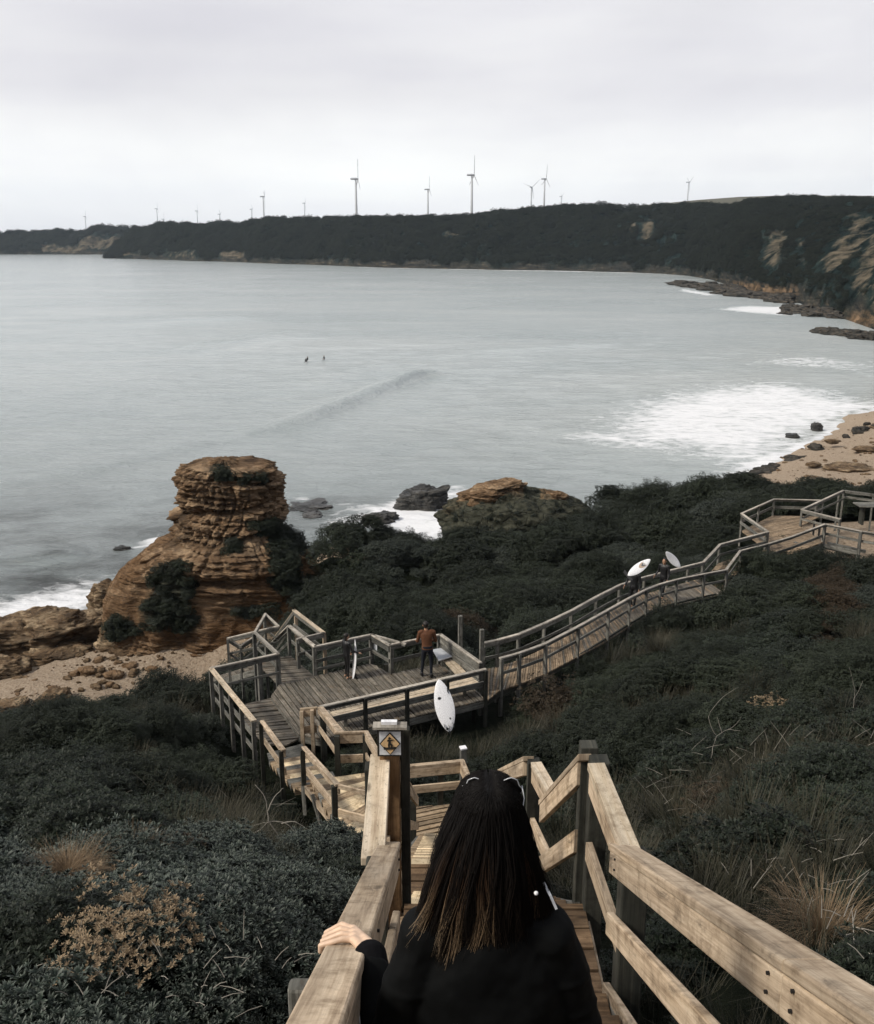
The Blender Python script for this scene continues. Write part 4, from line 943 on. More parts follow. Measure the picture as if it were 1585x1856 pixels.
# ------------------------------------------------------------------ stairs
def flight(name, label, y0, z0, y1, z1, xl, xr, going=.29, mat_t='wood_brown', panel=0, mats=None):
    r = thing(name, label, 'stairs', ((xl+xr)/2, y0, z0)); n = max(2, round(abs(z1-z0)/.165)); 
    for k in range(1, n):
        ya = y0+(y1-y0)*(k-1)/(n-1) if n > 1 else y0; yb = y0+(y1-y0)*k/(n-1); zz = z0+(z1-z0)*k/n
        hw = (yb-ya)
        m_ = MB()
        for q in range(2):
            m_.slab([(xl, ya+hw*(.5*q)+.004), (xr, ya+hw*(.5*q)+.004), (xr, ya+hw*(.5*q+.5)-.006), (xl, ya+hw*(.5*q+.5)-.006)], zz, .045)
        tr = m_.build('tread', M[mat_t], None, bevel=.004); reparent(tr, r)
        m_ = MB(); m_.slab([(xl, ya-.02), (xr, ya-.02), (xr, ya), (xl, ya)], zz+.165*0+.11, .10)
        reparent(m_.build('riser', M['wood_brown'], None), r)
        if panel and (k % panel == 1 or panel == 1):
            m_ = MB(); m_.slab([(xl+.08, ya+.012), (xr-.14, ya+.012), (xr-.14, yb-.015), (xl+.08, yb-.015)], zz+.010, .008); reparent(m_.build('anti_slip_panel', M['panel'], None), r)
    for x in (xl-.03, xr+.03):
        m_ = MB(); m_.beam((x, y0, z0-.14), (x, y1, z1-.02), .05, .26, plumb=True); reparent(m_.build('stringer', M['wood_grey'], None), r)
    return r
def floorz(y): return -1.66-.543*y
flight('stair_flight', 'first timber flight under the feet of the woman', -1.0, floorz(-1), 4.1, -3.9, -.19, .87, mat_t='wood_brown', panel=0)
flight('stair_flight', 'short second flight between the two small landings', 5.02, -3.9, 6.35, -5.0, -.26, .82, panel=1)
flight('stair_flight', 'long third flight with pale anti slip panels dropping to the lower landing', 6.95, -5.0, 14.7, -10.2, -.30, .60, mat_t='step_mid', panel=2)
def landing(label, poly, z, ang, wd=.15, gap=.02, m='wood_brown', edge=True, panels=()):
    r = thing('stair_landing', label, 'landing', (poly[0][0], poly[0][1], z))
    mb = MB(); planks(mb, poly, z, ang, wd, gap); reparent(mb.build('floor_boards', M[m], None, bevel=.003), r)
    mb = MB()
    for i in range(len(poly)):
        a, b = poly[i], poly[(i+1) % len(poly)]; mb.beam((a[0], a[1], z-.17), (b[0], b[1], z-.17), .045, .2)
    reparent(mb.build('edge_joist', M['wood_new'], None), r)
    for pl in panels:
        mb = MB(); mb.slab(pl, z+.012, .008); reparent(mb.build('anti_slip_panel', M['panel'], None), r)
    return r
landing('first small landing of brown planks right of the woman', [(-.2, 4.1), (.90, 4.1), (.90, 5.0), (-.2, 5.0)], -3.9, 0)
o = MB(); o.beam((.60, 4.12, -3.86), (.62, 4.98, -3.86), .03, .06); t = thing('edge_batten', 'narrow sunlit batten lying along the first landing', 'batten', (.6, 4.1, -3.9)); reparent(o.build('batten', M['wood_new'], None), t)
landing('second small landing at the dark post', [(-.26, 6.37), (.82, 6.37), (.80, 6.93), (-.28, 6.93)], -5.02, 0)
L4 = [(-.62, 14.74), (.62, 14.72), (.62, 15.4), (H1.x+.05, H1.y+.02), (H0.x-.1, H0.y+.02), (-1.0, 16.0), (-1.15, 15.0)]
landing('lower landing of pale ridged planks set at an angle', L4, -10.25, .35, wd=.10, gap=.035, m='step_mid')
# winding steps from the lower landing to the ramp (left edge, right edge, z)
seq = [((-1.80, 14.95), (-1.1, 16.1), -10.42), (None, None, 0)]
Lp = [Vector((P1.x+.03, P1.y-.25, 0)), Vector((P1.x, P1.y+.1, 0)), Vector((A1.x+.15, A1.y-.2, 0)), Vector((B1.x+.2, B1.y+.1, 0)), Vector((B0.x+.15, B0.y, 0)), Vector((C1.x+.2, C1.y+.5, 0))]
Rp = [Vector((-1.0, 14.95, 0)), Vector((-1.05, 16.2, 0)), Vector((G0.x, G0.y-.3, 0)), Vector((F0.x+.15, F0.y+.1, 0)), Vector((E0.x-.25, E0.y-1.2, 0)), Vector((E0.x-.5, E0.y-.2, 0))]
zs = [-10.25, -10.42, -11.55, -11.95, -13.1, -13.4]
ws = thing('winding_steps', 'worn steps with pale sunlit panels winding from the lower landing to the ramp', 'stairs', (-2, 16, -11))
def pl_at(P, t):
    i = min(int(t), len(P)-2); return P[i].lerp(P[i+1], t-i)
ts = [0]; 
cnt = [1, 7, 2, 7, 1]
for i, c in enumerate(cnt): ts += [i+(k+1)/c for k in range(c)]
for j in range(len(ts)-1):
    t0, t1 = ts[j], ts[j+1]; zz = float(np.interp((t0+t1)/2, range(6), zs))
    a, b, c, d = pl_at(Lp, t0), pl_at(Rp, t0), pl_at(Rp, t1), pl_at(Lp, t1)
    a, b = a.lerp(d, .02), b.lerp(c, .02)
    m_ = MB(); m_.slab([xy(a), xy(b), xy(c), xy(d)], zz, .05, uvd=(b-a)[:2]); reparent(m_.build('tread', M['wood_grey' if j % 3 == 2 else 'step_mid'], None, bevel=.003), ws)
    m_ = MB(); m_.slab([xy(a), xy(b), xy(b.lerp(c, .06)), xy(a.lerp(d, .06))], zz+.12, .11); reparent(m_.build('riser', M['step_mid'], None), ws)
    if j in (0, 2, 3, 5, 7, 8, 9, 12, 15):
        e = lambda u, v: a.lerp(b, u).lerp(d.lerp(c, u), v)
        m_ = MB(); m_.slab([xy(e(.12, .12)), xy(e(.90, .12)), xy(e(.90, .95)), xy(e(.12, .95))], zz+.012, .008); reparent(m_.build('anti_slip_panel', M['panel'], None), ws)
# outer plank skirt of the steep steps, below the railing
sk0, sk1 = Wt(610, 1500, 18.6), Wt(549, 1424, 21.6)
m_ = MB(); m_.beam(sk0, sk1, .06, .16, plumb=True); reparent(m_.build('stringer', M['wood_new'], None), ws)
n_ = Vector((.34, .12, .12))
for k in range(17):
    t_ = (k+.3)/17; p = sk0.lerp(sk1, t_); m_ = MB(); m_.slab([(p.x, p.y), (p.x+.42, p.y+.05), (p.x+.36, p.y+.22), (p.x-.04, p.y+.16)], p.z+.06, .04); reparent(m_.build('side_step', M['step_mid' if k % 2 else 'wood_brown'], None), ws)
for a, b in (((566, 1440), (590, 1502)), ((549, 1425), (552, 1455)), ((612, 1500), (614, 1530))):
    p = Wt(a[0], a[1], 20.2); q = Wt(b[0], b[1], 20.0); m_ = MB(); m_.beam(p, q-Vector((0, 0, .3)), .07, .07); reparent(m_.build('brace', M['wood_grey'], None), ws)

# ------------------------------------------------------------------ right boardwalk
FR = [((880, 1212), -12.3), ((908, 1192), -12.3), ((988, 1166), -12.4), ((1102, 1105), -12.75), ((1171, 1068), -13.6), ((1226, 1050), -14.1), ((1317, 1032), -14.55)]
BR = [((878, 1164), -12.4), ((942, 1148), -12.4), ((1038, 1105), -12.7), ((1125, 1059), -13.7), ((1212, 1034), -14.5), ((1276, 1018), -14.85)]
FW = [Wz(a[0], a[1], z) for a, z in FR]; BW = [Wz(a[0], a[1], z) for a, z in BR]
def densify(P, n=5):          # gentle curve through the rail points
    P = [Vector(p) for p in P]; o = []
    for i in range(len(P)-1):
        p0, p1, p2, p3 = P[max(i-1, 0)], P[i], P[i+1], P[min(i+2, len(P)-1)]
        for k in range(n):
            t = k/n; o.append(.5*((2*p1)+(p2-p0)*t+(2*p0-5*p1+4*p2-p3)*t*t+(3*p1-p0-3*p2+p3)*t**3))
    return o+[P[-1]]
Fd, Bd = densify(FW[1:], 2), densify(BW, 2)
railing('boardwalk_railing', Fd, 'near curved railing of the boardwalk sweeping up to the right', GREY, h=1.0, lower=(.5, .6), side=-1, posts=[0, 1, 2, 3, 4, 5, 6, 7, 8, 9, 10], group='boardwalk railings', capw=.11, postw=.1)
railing('boardwalk_railing', Bd, 'far curved railing of the boardwalk the walkers pass behind', GREY, h=1.0, lower=(.5, .6), side=1, posts=[0, 1, 2, 3, 4, 5, 6, 7, 8, 9, 10], group='boardwalk railings', capw=.12, postw=.1)
bw = thing('boardwalk', 'curving narrow plank boardwalk crossing the scrub to the right', 'boardwalk', (2, 27, -13.4))
def resample(P, n):
    P = [Vector(p) for p in P]; L = [0]
    for i in range(len(P)-1): L.append(L[-1]+(P[i+1]-P[i]).length)
    o = []
    for k in range(n+1):
        s = L[-1]*k/n; i = max(j for j in range(len(L)) if L[j] <= s+1e-6); i = min(i, len(P)-2)
        o.append(P[i].lerp(P[i+1], (s-L[i])/max(L[i+1]-L[i], 1e-6)))
    return o
n_p = 150
fa, ba = resample([FW[0]]+Fd, n_p), resample(Bd, n_p)
m_ = MB()
for k in range(n_p):
    a, b, c, d = fa[k], ba[k], ba[k+1], fa[k+1]; zz = (a.z+b.z)/2-1.0
    ex = (a-b).normalized()*.10; ex.z = 0
    c2, d2 = b.lerp(c, .86), a.lerp(d, .86)
    m_.slab([xy(a+ex), xy(b-ex*.3), xy(c2-ex*.3), xy(d2+ex)], zz+random.uniform(-.006, .006), .045, uvd=(b-a)[:2], mi=int(random.random() < (.75 if k < 55 else .25)))  # first stretch mostly warm boards: sunlight put into plank colour
reparent(m_.build('floor_boards', [M['deck'], M['deck_warm']], None), bw)
m_ = MB()
for k in range(0, n_p-5, 5):
    for P_s in (fa, ba): m_.beam(Vector((P_s[k].x, P_s[k].y, P_s[k].z-1.17)), Vector((P_s[k+5].x, P_s[k+5].y, P_s[k+5].z-1.17)), .05, .18, plumb=True)
reparent(m_.build('side_joist', M['wood_dark'], None), bw)
for k in range(0, n_p, 10): PATH.append(((fa[k].x+ba[k].x)/2, (fa[k].y+ba[k].y)/2, fa[k].z-1.05, .7))
# far platform
ZP = -14.85; zpf = -15.85
def pz(*pp, z=ZP): return [Wz(a, b, z) for a, b in pp]
railing('boardwalk_railing', pz((1276, 1018), (1306, 986), (1393, 963)), 'stepped grey railing rising from the boardwalk to the platform', GREY, h=1.0, lower=(.5, .62), side=1, posts=[.02, 1, 1.98], group='boardwalk railings', capw=.13)
railing('boardwalk_railing', pz((1317, 1032), (1343, 997)), 'short inner railing of the stepped section', GREY, h=1.0, lower=(.5, .62), side=-1, posts=[.02, .98], group='boardwalk railings', capw=.13)
railing('platform_railing', pz((1393, 963), (1345, 930), (1404, 904), (1490, 906)), 'angular grey railing around the back of the far platform', GREY, h=1.05, bd=.12, lower=(.45, .62), side=-1, posts=[.02, 1, 1.5, 2, 2.9], group='far platform railings', capw=.13)
railing('platform_railing', pz((1345, 997), (1393, 985), (1436, 972), (1497, 949)), 'long grey railing along the near side of the far platform', GREY, h=1.0, lower=(.6, .75), side=-1, posts=[1], group='far platform railings', capw=.12)
railing('platform_railing', pz((1497, 949), (1562, 962), (1640, 975)), 'grey railing at the right edge above piled timbers', GREY, h=1.0, lower=(.5, .64), side=-1, posts=[0, 1], group='far platform railings', capw=.12, postw=.15)
railing('platform_railing', pz((1530, 888), (1454, 923)), 'sloping pale capped railing at the sandy track', GREY, h=1.0, lower=(.5, .62), side=-1, posts=[.1, .5, .98], group='far platform railings', capw=.13)
railing('platform_railing', pz((1454, 923), (1524, 940)), 'short railing in the middle of the far platform', GREY, h=1.05, lower=(.5, .62), bd=.16, side=1, posts=[0, .98], group='far platform railings', capw=.12)
railing('platform_railing', pz((1530, 888), (1640, 902)), 'dark railing at the top right in front of the sand', (M['wood_grey'], M['wood_grey'], M['wood_grey']), h=1.0, lower=(.35, .5), side=1, posts=[0, .5], group='far platform railings', capw=.1)
fp = thing('far_platform', 'weathered plank platform at the right end of the boardwalk', 'platform', tuple(Wz(1400, 980, zpf)))
pp = [xy(p) for p in pz((1317, 1032), (1345, 998), (1393, 986), (1436, 973), (1497, 950), (1454, 924), (1490, 906), (1404, 905), (1347, 931), (1393, 963), (1306, 986), (1276, 1018))]
m_ = MB(); planks(m_, pp, zpf, .5, wd=.14, gap=.02); reparent(m_.build('floor_boards', M['deck_warm'], None), fp)
m_ = MB(); q = pz((1345, 998), (1393, 986), (1436, 973), (1497, 950), (1562, 963), z=ZP)
for i in range(4): m_.beam(q[i]-Vector((0, 0, 1.2)), q[i+1]-Vector((0, 0, 1.2)), .06, .2)
reparent(m_.build('edge_joist', M['wood_grey'], None), fp)
for k, (a, b, c, d, lab) in enumerate([(1440, 984, 1480, 1005, 'weathered beam resting on the ground under the far platform'), (1500, 985, 1570, 1000, 'long weathered beam under the railing at the right edge'), (1440, 980, 1545, 1002, 'longest weathered beam lying below the far platform')]):
    m_ = MB(); a_, b_ = Wz(a, b, -15.9-.1*k), Wz(c, d, -16.1-.1*k); m_.beam(a_, b_, .16, .16); t = thing('loose_beam', lab, 'beam', tuple(a_)); reparent(m_.build('beam', M['wood_grey'], None), t)
pt = thing('picnic_table', 'dark low table on the sandy track at the right edge', 'table', tuple(Wz(1590, 925, -15.9)))
c0 = Wz(1590, 914, -15.1); m_ = MB(); m_.slab([(c0.x-1.2, c0.y-.5), (c0.x+1.6, c0.y-.5), (c0.x+1.6, c0.y+.5), (c0.x-1.2, c0.y+.5)], -15.1, .06); reparent(m_.build('table_top', M['wood_grey'], None), pt)
for dx_ in (-.8, 1.2):
    m_ = MB(); m_.post((c0.x+dx_, c0.y), .12, -16.3, -15.16, dp=.5); reparent(m_.build('leg', M['wood_dark'], None), pt)

# ------------------------------------------------------------------ surf sign on its post
sp0 = Wy(706, 1372, 4.95); spx = sp0.x
t = thing('surf_sign', 'square white surf hazard sign with an amber diamond on a brown post', 'sign', (spx, 4.95, -3.9))
top = Wy(708, 1326, 4.95).z
m_ = MB(); m_.post((spx+.0, 5.02), .115, -4.4, top-.02); reparent(m_.build('post', M['wood_red'], None, bevel=.006), t)
m_ = MB(); m_.post((spx+.088, 5.05), .055, -4.4, top-.03); reparent(m_.build('side_post', M['wood_dark'], None, bevel=.006), t)
zc = (Wy(707, 1325, 4.93).z+Wy(707, 1367, 4.93).z)/2; hs = (Wy(707, 1325, 4.93).z-Wy(707, 1367, 4.93).z)/2; hx = (Wy(727, 1345, 4.93).x-Wy(688, 1345, 4.93).x)/2; cx_ = Wy(707.5, 1345, 4.93).x
m_ = MB(); m_.box8([(cx_-hx-.012, 4.925, zc-hs-.012), (cx_+hx+.012, 4.925, zc-hs-.012), (cx_+hx+.012, 4.96, zc-hs-.012), (cx_-hx-.012, 4.96, zc-hs-.012), (cx_-hx-.012, 4.925, zc+hs+.02), (cx_+hx+.012, 4.925, zc+hs+.02), (cx_+hx+.012, 4.96, zc+hs+.02), (cx_-hx-.012, 4.96, zc+hs+.02)]); bk = m_.build('sign_frame', M['sign_black'], None); reparent(bk, t)
def flat(poly, y, matn, name, parent=t, th=.002):
    mb = MB(); n = len(poly); b = len(mb.v)
    mb.v += [(x, y, z) for x, z in poly]+[(x, y+th, z) for x, z in poly]
    mb.f.append(tuple(range(n))); mb.f.append(tuple(range(2*n-1, n-1, -1)))
    for i in range(n): mb.f.append((i, n+i, n+(i+1) % n, (i+1) % n))
    mb.m += [0]*(n+2); mb.uv += [(0, 0)]*(2*n+4*n)
    return reparent(mb.build(name, M[matn], None), parent)
flat([(cx_-hx, zc-hs), (cx_+hx, zc-hs), (cx_+hx, zc+hs), (cx_-hx, zc+hs)], 4.921, 'sign_white', 'sign_face')
flat([(cx_, zc-hs*.98), (cx_+hx*.98, zc), (cx_, zc+hs*.98), (cx_-hx*.98, zc)], 4.917, 'sign_black', 'diamond_border')
flat([(cx_, zc-hs*.86), (cx_+hx*.86, zc), (cx_, zc+hs*.86), (cx_-hx*.86, zc)], 4.913, 'sign_tan', 'diamond')
S_ = hs
# surfer pictogram standing on a wave bar
flat([(cx_+x*S_, zc+z*S_) for x, z in [(-.50, -.42), (-.44, -.47), (.42, -.44), (.50, -.36), (.48, -.24), (.34, -.22), (.20, -.26), (-.30, -.28), (-.50, -.22)]], 4.909, 'sign_black', 'board_symbol')
flat([(cx_+x*S_, zc+z*S_) for x, z in [(-.14, -.27), (-.02, -.27), (.0, -.05), (.10, -.12), (.06, -.27), (.18, -.27), (.22, -.06), (.06, .10), (.08, .26), (.30, .34), (.28, .40), (.04, .38), (-.14, .42), (-.22, .30), (-.18, .22), (-.12, .26), (-.14, .05), (-.16, -.10)]], 4.909, 'sign_black', 'surfer_symbol')
flat([(cx_+(-.04+.10*math.cos(a))*S_, zc+(.52+.10*math.sin(a))*S_) for a in np.linspace(0, 2*math.pi, 12, endpoint=False)], 4.909, 'sign_black', 'head_symbol')
m_ = MB(); zt = zc+hs+.022; m_.box8([(cx_-hx-.035, 4.90, zt), (cx_+hx+.035, 4.90, zt), (cx_+hx+.035, 4.97, zt), (cx_-hx-.035, 4.97, zt), (cx_-hx-.035, 4.90, zt+.015), (cx_+hx+.035, 4.90, zt+.015), (cx_+hx+.035, 4.97, zt+.015), (cx_-hx-.035, 4.97, zt+.015)]); reparent(m_.build('cover_plate', M['wood_cap_grey'], None), t)
m_ = MB(); m_.box8([(cx_-.05, 4.93, zt+.016), (cx_+.04, 4.93, zt+.016), (cx_+.04, 4.96, zt+.016), (cx_-.05, 4.96, zt+.016), (cx_-.05, 4.93, zt+.034), (cx_+.04, 4.93, zt+.034), (cx_+.04, 4.96, zt+.034), (cx_-.05, 4.96, zt+.034)]); reparent(m_.build('cap_block', M['white'], None), t)
# small white notice on the angled deck railing
q = W2(686, 1165, -12.62); t = thing('small_notice', 'small white notice with a dark square fixed to the angled deck railing', 'notice', tuple(q))
d_ = (W2(707, 1168, zr)-W2(674, 1149, zr)).normalized(); e_ = Vector((d_.x, d_.y, 0)).normalized(); nn = Vector((e_.y, -e_.x, 0)); 
if nn.y > 0: nn = -nn
q = q+nn*.12
def board_at(q, e_, hw, z0, z1, nn, off, m, nm):
    mb = MB(); a = q-e_*hw+nn*off; b = q+e_*hw+nn*off; k = nn*.012
    mb.box8([a+Vector((0, 0, z0)), b+Vector((0, 0, z0)), b-k+Vector((0, 0, z0)), a-k+Vector((0, 0, z0)), a+Vector((0, 0, z1)), b+Vector((0, 0, z1)), b-k+Vector((0, 0, z1)), a-k+Vector((0, 0, z1))]); reparent(mb.build(nm, M[m], None), t)
board_at(q, e_, .10, -.22, .2, nn, 0, 'sign_white', 'plate'); board_at(q, e_, .05, -.02, .12, nn, .006, 'sign_black', 'symbol')

# ================================================================== SEA STACK AND ROCKS
def stack():
    YC = 66.0
    # pixel row, left px, right px, depth factor, y-centre
    sec = [(843, 372, 440, .9, 66), (848, 335, 485, .9, 66), (856, 318, 500, .9, 66), (870, 313, 511, .9, 66), (885, 314, 515, .9, 66), (898, 320, 518, .85, 66), (908, 318, 520, .9, 66), (925, 318, 526, .9, 66), (945, 315, 524, .9, 66),
           (962, 314, 512, .9, 65.5), (980, 303, 512, .95, 65), (1000, 282, 528, 1.0, 64.5), (1030, 245, 556, 1.0, 64), (1060, 215, 582, 1.0, 64), (1100, 196, 590, 1.0, 64), (1150, 190, 575, 1.0, 63.8), (1195, 188, 520, 1.0, 63.8), (1260, 190, 450, 1.0, 63.8)]
    zs_, xl_, xr_, df_, yc_ = [], [], [], [], []
    for py, l, r, f, yc in sec:
        rr = (r-l)/2/F*69
        yfront = yc-rr*f*.55
        p = Wy((l+r)/2, py, yfront); a = Wy(l, py, yc-rr*.1); b = Wy(r, py, yc-rr*.1)
        zs_.append(p.z); xl_.append(a.x); xr_.append(b.x); df_.append(f); yc_.append(yc)
    zs_ = np.array(zs_)
    nz_, na = 340, 420
    z = np.linspace(zs_[0], zs_[-1], nz_)[:, None]
    order = slice(None, None, -1)
    fi = lambda v: np.interp(z[:, 0], zs_[order], np.array(v)[order])[:, None]
    xl, xr, yc = fi(xl_), fi(xr_), fi(yc_)
    th = np.linspace(0, 2*math.pi, na, endpoint=False)[None, :]
    cx, rx = (xl+xr)/2, (xr-xl)/2; ry = np.minimum(rx*.85, 4.2)
    c, s = np.cos(th), np.sin(th); e = .82
    ux, uy = np.sign(c)*np.abs(c)**e, np.sign(s)*np.abs(s)**e
    H = zs_[0]-z
    up = sstep(8.6, 6.6, H+.5*uy+2.2*np.clip(-ux-.2, 0, 1)+.8*pn(ux*3, uy*3, z*.4))       # layered tower part, 1 at top
    low = 1-up
    # strata ledges
    tilt = .16*ux*rx*0.5
    zz = (z+tilt+.35*fbm(ux*1.7, uy*1.7, z*.25, 3))/.42
    fl = np.floor(zz); fr = zz-fl; lay = np.random.default_rng(5).uniform(-1, 1, 600)[(fl.astype(int)+300) % 600]
    loc = pn(ux*3.2, uy*3.2, fl*.91)
    led = (lay*.30+.16*np.where(fr > .5, 1, -1)*np.clip(.6+loc, 0, 1)+.35*loc)
    zz2 = (z+tilt*.8+.1*fbm(ux*5, uy*5, z, 2))/.13; lay2 = np.random.default_rng(9).uniform(-1, 1, 900)[(np.floor(zz2).astype(int)+450) % 900]
    led += .10*lay2+.12*fbm(ux*9, uy*9, z*2.5, 3)
    big = .55*fbm(ux*1.6+4, uy*1.6, z*.22, 3)
    led = led*np.clip(.75+1.3*pn(ux*1.8+3, uy*1.8, z*.45), .15, 1.5)
    # dark undercut bands
    for zb, wdt, am in ((2.75, .22, .75), (4.6, .25, .55), (6.9, .3, .6)):
        led -= am*np.exp(-((H-zb+.35*ux+.25*pn(ux*2, uy*2, zb))/wdt)**2)
    gul = .8*pn(ux*2.6, uy*2.6, z*.06)+.35*pn(ux*7, uy*7, z*.12)
    led = (led*.8+.10*lay2+.30*pn(ux*7, uy*7, z*2.2)+.22*pn(ux*16, uy*16, z*5)-.35*np.clip(.12-np.abs(pn(ux*5, uy*5, z*.5)), 0, 1)/.12)
    r_add = up*(led+big*.6)+low*(gul+.04*led+.30*pn(ux*3.3+2, uy*3.3, z*.35)+.16*fbm(ux*8, uy*8, z*1.5, 3))
    # lower terrace strata again near the foot
    foot = sstep(9.9, 10.6, H)*sstep(.35, .1, ux)*.7
    r_add = r_add+foot*(led*.55)
    X = cx+ux*(rx+r_add-.25); Y = yc+uy*(ry+r_add)+0*ux; Z = z+0*X
    # the right lower flank slopes away behind the scrub
    V = np.stack([X, Y, Z], -1)
    # domed cap
    caps = []
    for k in np.linspace(.98, 0.02, 18):
        k1 = k**.5; X0 = cx[0, 0]+(X[0]*k1+(cx[0, 0]+(ux*(rx-.2))[0])*(1-k1)-cx[0, 0])*k; Y0 = yc[0, 0]+(Y[0]-yc[0, 0])*k
        caps.append(np.stack([X0, Y0, zs_[0]+(1-k**2)*.35+.16*fbm(X0*1.2, Y0*1.2, 3, 4)], -1))
    V = np.concatenate([np.array(caps)[::-1], V])
    Xc, Yc, Zc = V[..., 0], V[..., 1], V[..., 2]
    u, v, d = proj(V); en = fbm(Xc/1.5, Yc/1.5, Zc/1.5, 3)
    earth = sstep(5.6, 6.6, zs_[0]-Zc+en*1.2)*sstep(425, 465, u+en*30)
    earth = np.maximum(earth, .85*sstep(1.5, -1.5, (u-250-(1030-v)*.9+en*30)/12.)*sstep(1110, 1080, v)*(v > 960))
    earth = np.maximum(earth, sstep(8.8, 9.8, zs_[0]-Zc+en)*sstep(330, 400, u+en*25))
    earth = np.maximum(earth, .9*sstep(7.6, 8.6, zs_[0]-Zc)*sstep(12.2, 10.2, zs_[0]-Zc)*sstep(400, 330, u+en*20)*.6)
    green = np.zeros(Xc.shape)
    for (a, b, r1, r2) in GREENS:
        green = np.maximum(green, np.clip(1.25-np.hypot((u-a+en*10)/r1, (v-b+en*10)/r2), 0, 1)*1.6*(Yc < 68))
    Fq = grid_faces(V.shape[0], V.shape[1], True)
    V0 = V.reshape(-1, 3); base = np.array([-14.5, 64, -28.0])
    o = mesh_np('sea_stack', V0-base, Fq, M['ochre'], attrs={'green': np.clip(green, 0, 1), 'earth': earth}); o.location = base
    tag(o, 'tall layered ochre sandstone stack with an overhanging flat head', 'sea stack')
    return V, Fq, np.clip(green, 0, 1)
GREENS = [(310, 1075, 42, 55), (285, 1110, 30, 35), (480, 955, 28, 10), (505, 1000, 14, 30), (515, 1040, 24, 40), (425, 990, 20, 14), (408, 858, 14, 10), (445, 868, 9, 7), (222, 1140, 24, 20), (340, 1130, 20, 22), (520, 985, 30, 30), (450, 1110, 30, 12), (470, 870, 12, 5), (545, 1070, 30, 25)]
STV, STF, STG = stack()

def rockthing(px, py, z, wpx, hm, label, m='ochre2', seed=0, st=.35, depthf=.8, tilt=0, cat='rock', rotz=0, flat=.7, rough=.45, dz=0, group=None, name='rock', green=None, res=(60, 90), at=None):
    p = Wz(px, py, z) if at is None else Vector((Wy(px, py, at).x, at, z)); d = p.y*cp-p.z*sp; r = wpx/2/F*d
    o = blobrock(name, (p.x, p.y, z+dz), (r, r*depthf, hm), M[m], seed, res, strata=st, tilt=tilt, rotz=rotz, flat=flat, rough=rough, green=green)
    return tag(o, label, cat, group)
rockthing(88, 1158, -27.6, 150, 1.9, 'large pale topped layered rock left of the stack foot', seed=11, tilt=.12)
rockthing(20, 1172, -28.0, 150, 1.8, 'dark mossy shouldered rock at the left edge above the cove', seed=12, m='ochre2')
rockthing(165, 1150, -27.8, 110, 1.7, 'shaded rock wedged between the stack and its pale neighbour', seed=13, m='ochre2')
rockthing(110, 1190, -27.9, 105, .75, 'low layered slab below the large pale topped rock', seed=14)
rockthing(5, 1228, -28.2, 100, 1.3, 'reddish brown rock cut by the left edge of the frame', seed=15, st=.5)
rockthing(245, 1178, -27.6, 110, 1.3, 'blocky layered ledge at the foot of the stack', seed=17)
rockthing(345, 1160, -27.0, 120, .9, 'long low ledge of thin layers under the right of the stack', seed=18, tilt=-.05)
rockthing(200, 1110, -27.6, 70, 2.2, 'dark scrubby rock behind the wedged one', seed=19)
rockthing(95, 1272, -27.6, 70, .75, 'smooth tilted brown boulder lying on the pebbly cove', seed=21, st=0, tilt=.35, flat=.2, m='ochre2')
rockthing(20, 1285, -27.8, 60, .5, 'low flat brown rock at the lower left of the cove', seed=22, tilt=.1)
for i, (a, b, w_, h_, lab) in enumerate([(235, 1212, 26, .35, 'pale angular boulder fallen below the ledge'), (275, 1215, 20, .25, 'small pale slab on the pebbles'), (205, 1225, 34, .3, 'flat pale slab on the pebbles near the low slab'), (160, 1222, 30, .5, 'wedge shaped pale boulder beside the low slab'), (310, 1200, 18, .22, 'smallest pale boulder at the foot of the long ledge')]):
    rockthing(a, b, -27.4, w_, h_, lab, seed=30+i, st=.2, m='ochre', res=(24, 36), name='boulder', cat='boulder')
# green headland knoll with ochre crag on top
def gk(X, Y, Z, uz, n):
    u, v, d = proj(np.stack([X, Y, Z], -1)); en = fbm(X/2, Y/2, Z/2, 3)
    g = sstep(-26, 26, (v-895)+(u-880)*.10-en*26+ (u > 950)*26 - ((u > 980)&(u < 1030)&(v < 905))*80)
    e = np.clip(.5+en, 0, 1)*.6
    return np.clip(g, 0, 1), e*0.8
ko = rockthing(948, 960, -25.6, 290, 3.9, 'scrubby rock knoll with an ochre crag on its left shoulder', m='knoll', seed=41, st=0, depthf=.55, cat='knoll', name='rock_knoll', flat=.30, rough=.30, green=gk, tilt=-.10, res=(130, 240), at=84)
rockthing(893, 890, -22.3, 104, 1.15, 'ochre layered crag capping the knoll', m='ochre', seed=43, st=.3, depthf=.6, name='crag', cat='crag', tilt=.16, res=(70, 110), at=83.5)
rockthing(1006, 903, -22.9, 42, .8, 'small square ochre block on the right shoulder of the knoll', m='ochre', seed=44, st=.3, name='crag', cat='crag', flat=1, at=84)
rockthing(762, 921, -30.2, 100, 2.3, 'tilted dark slab rock in the surf between the stack and the knoll', m='blackrock', seed=45, st=.5, depthf=.75, tilt=.22, rough=.5)
rockthing(560, 925, -30.35, 90, .6, 'low dark reef just awash behind the stack', m='blackrock', seed=46, st=0, depthf=1.2, rough=.7, name='reef')
rockthing(222, 1000, -30.3, 34, .5, 'dark rock with white wash left of the stack', m='blackrock', seed=48, st=0, rough=.7)
rockthing(690, 945, -30.1, 60, 1.0, 'small dark rock at the surf edge left of the tilted slab', m='blackrock', seed=49, st=0, rough=.6)
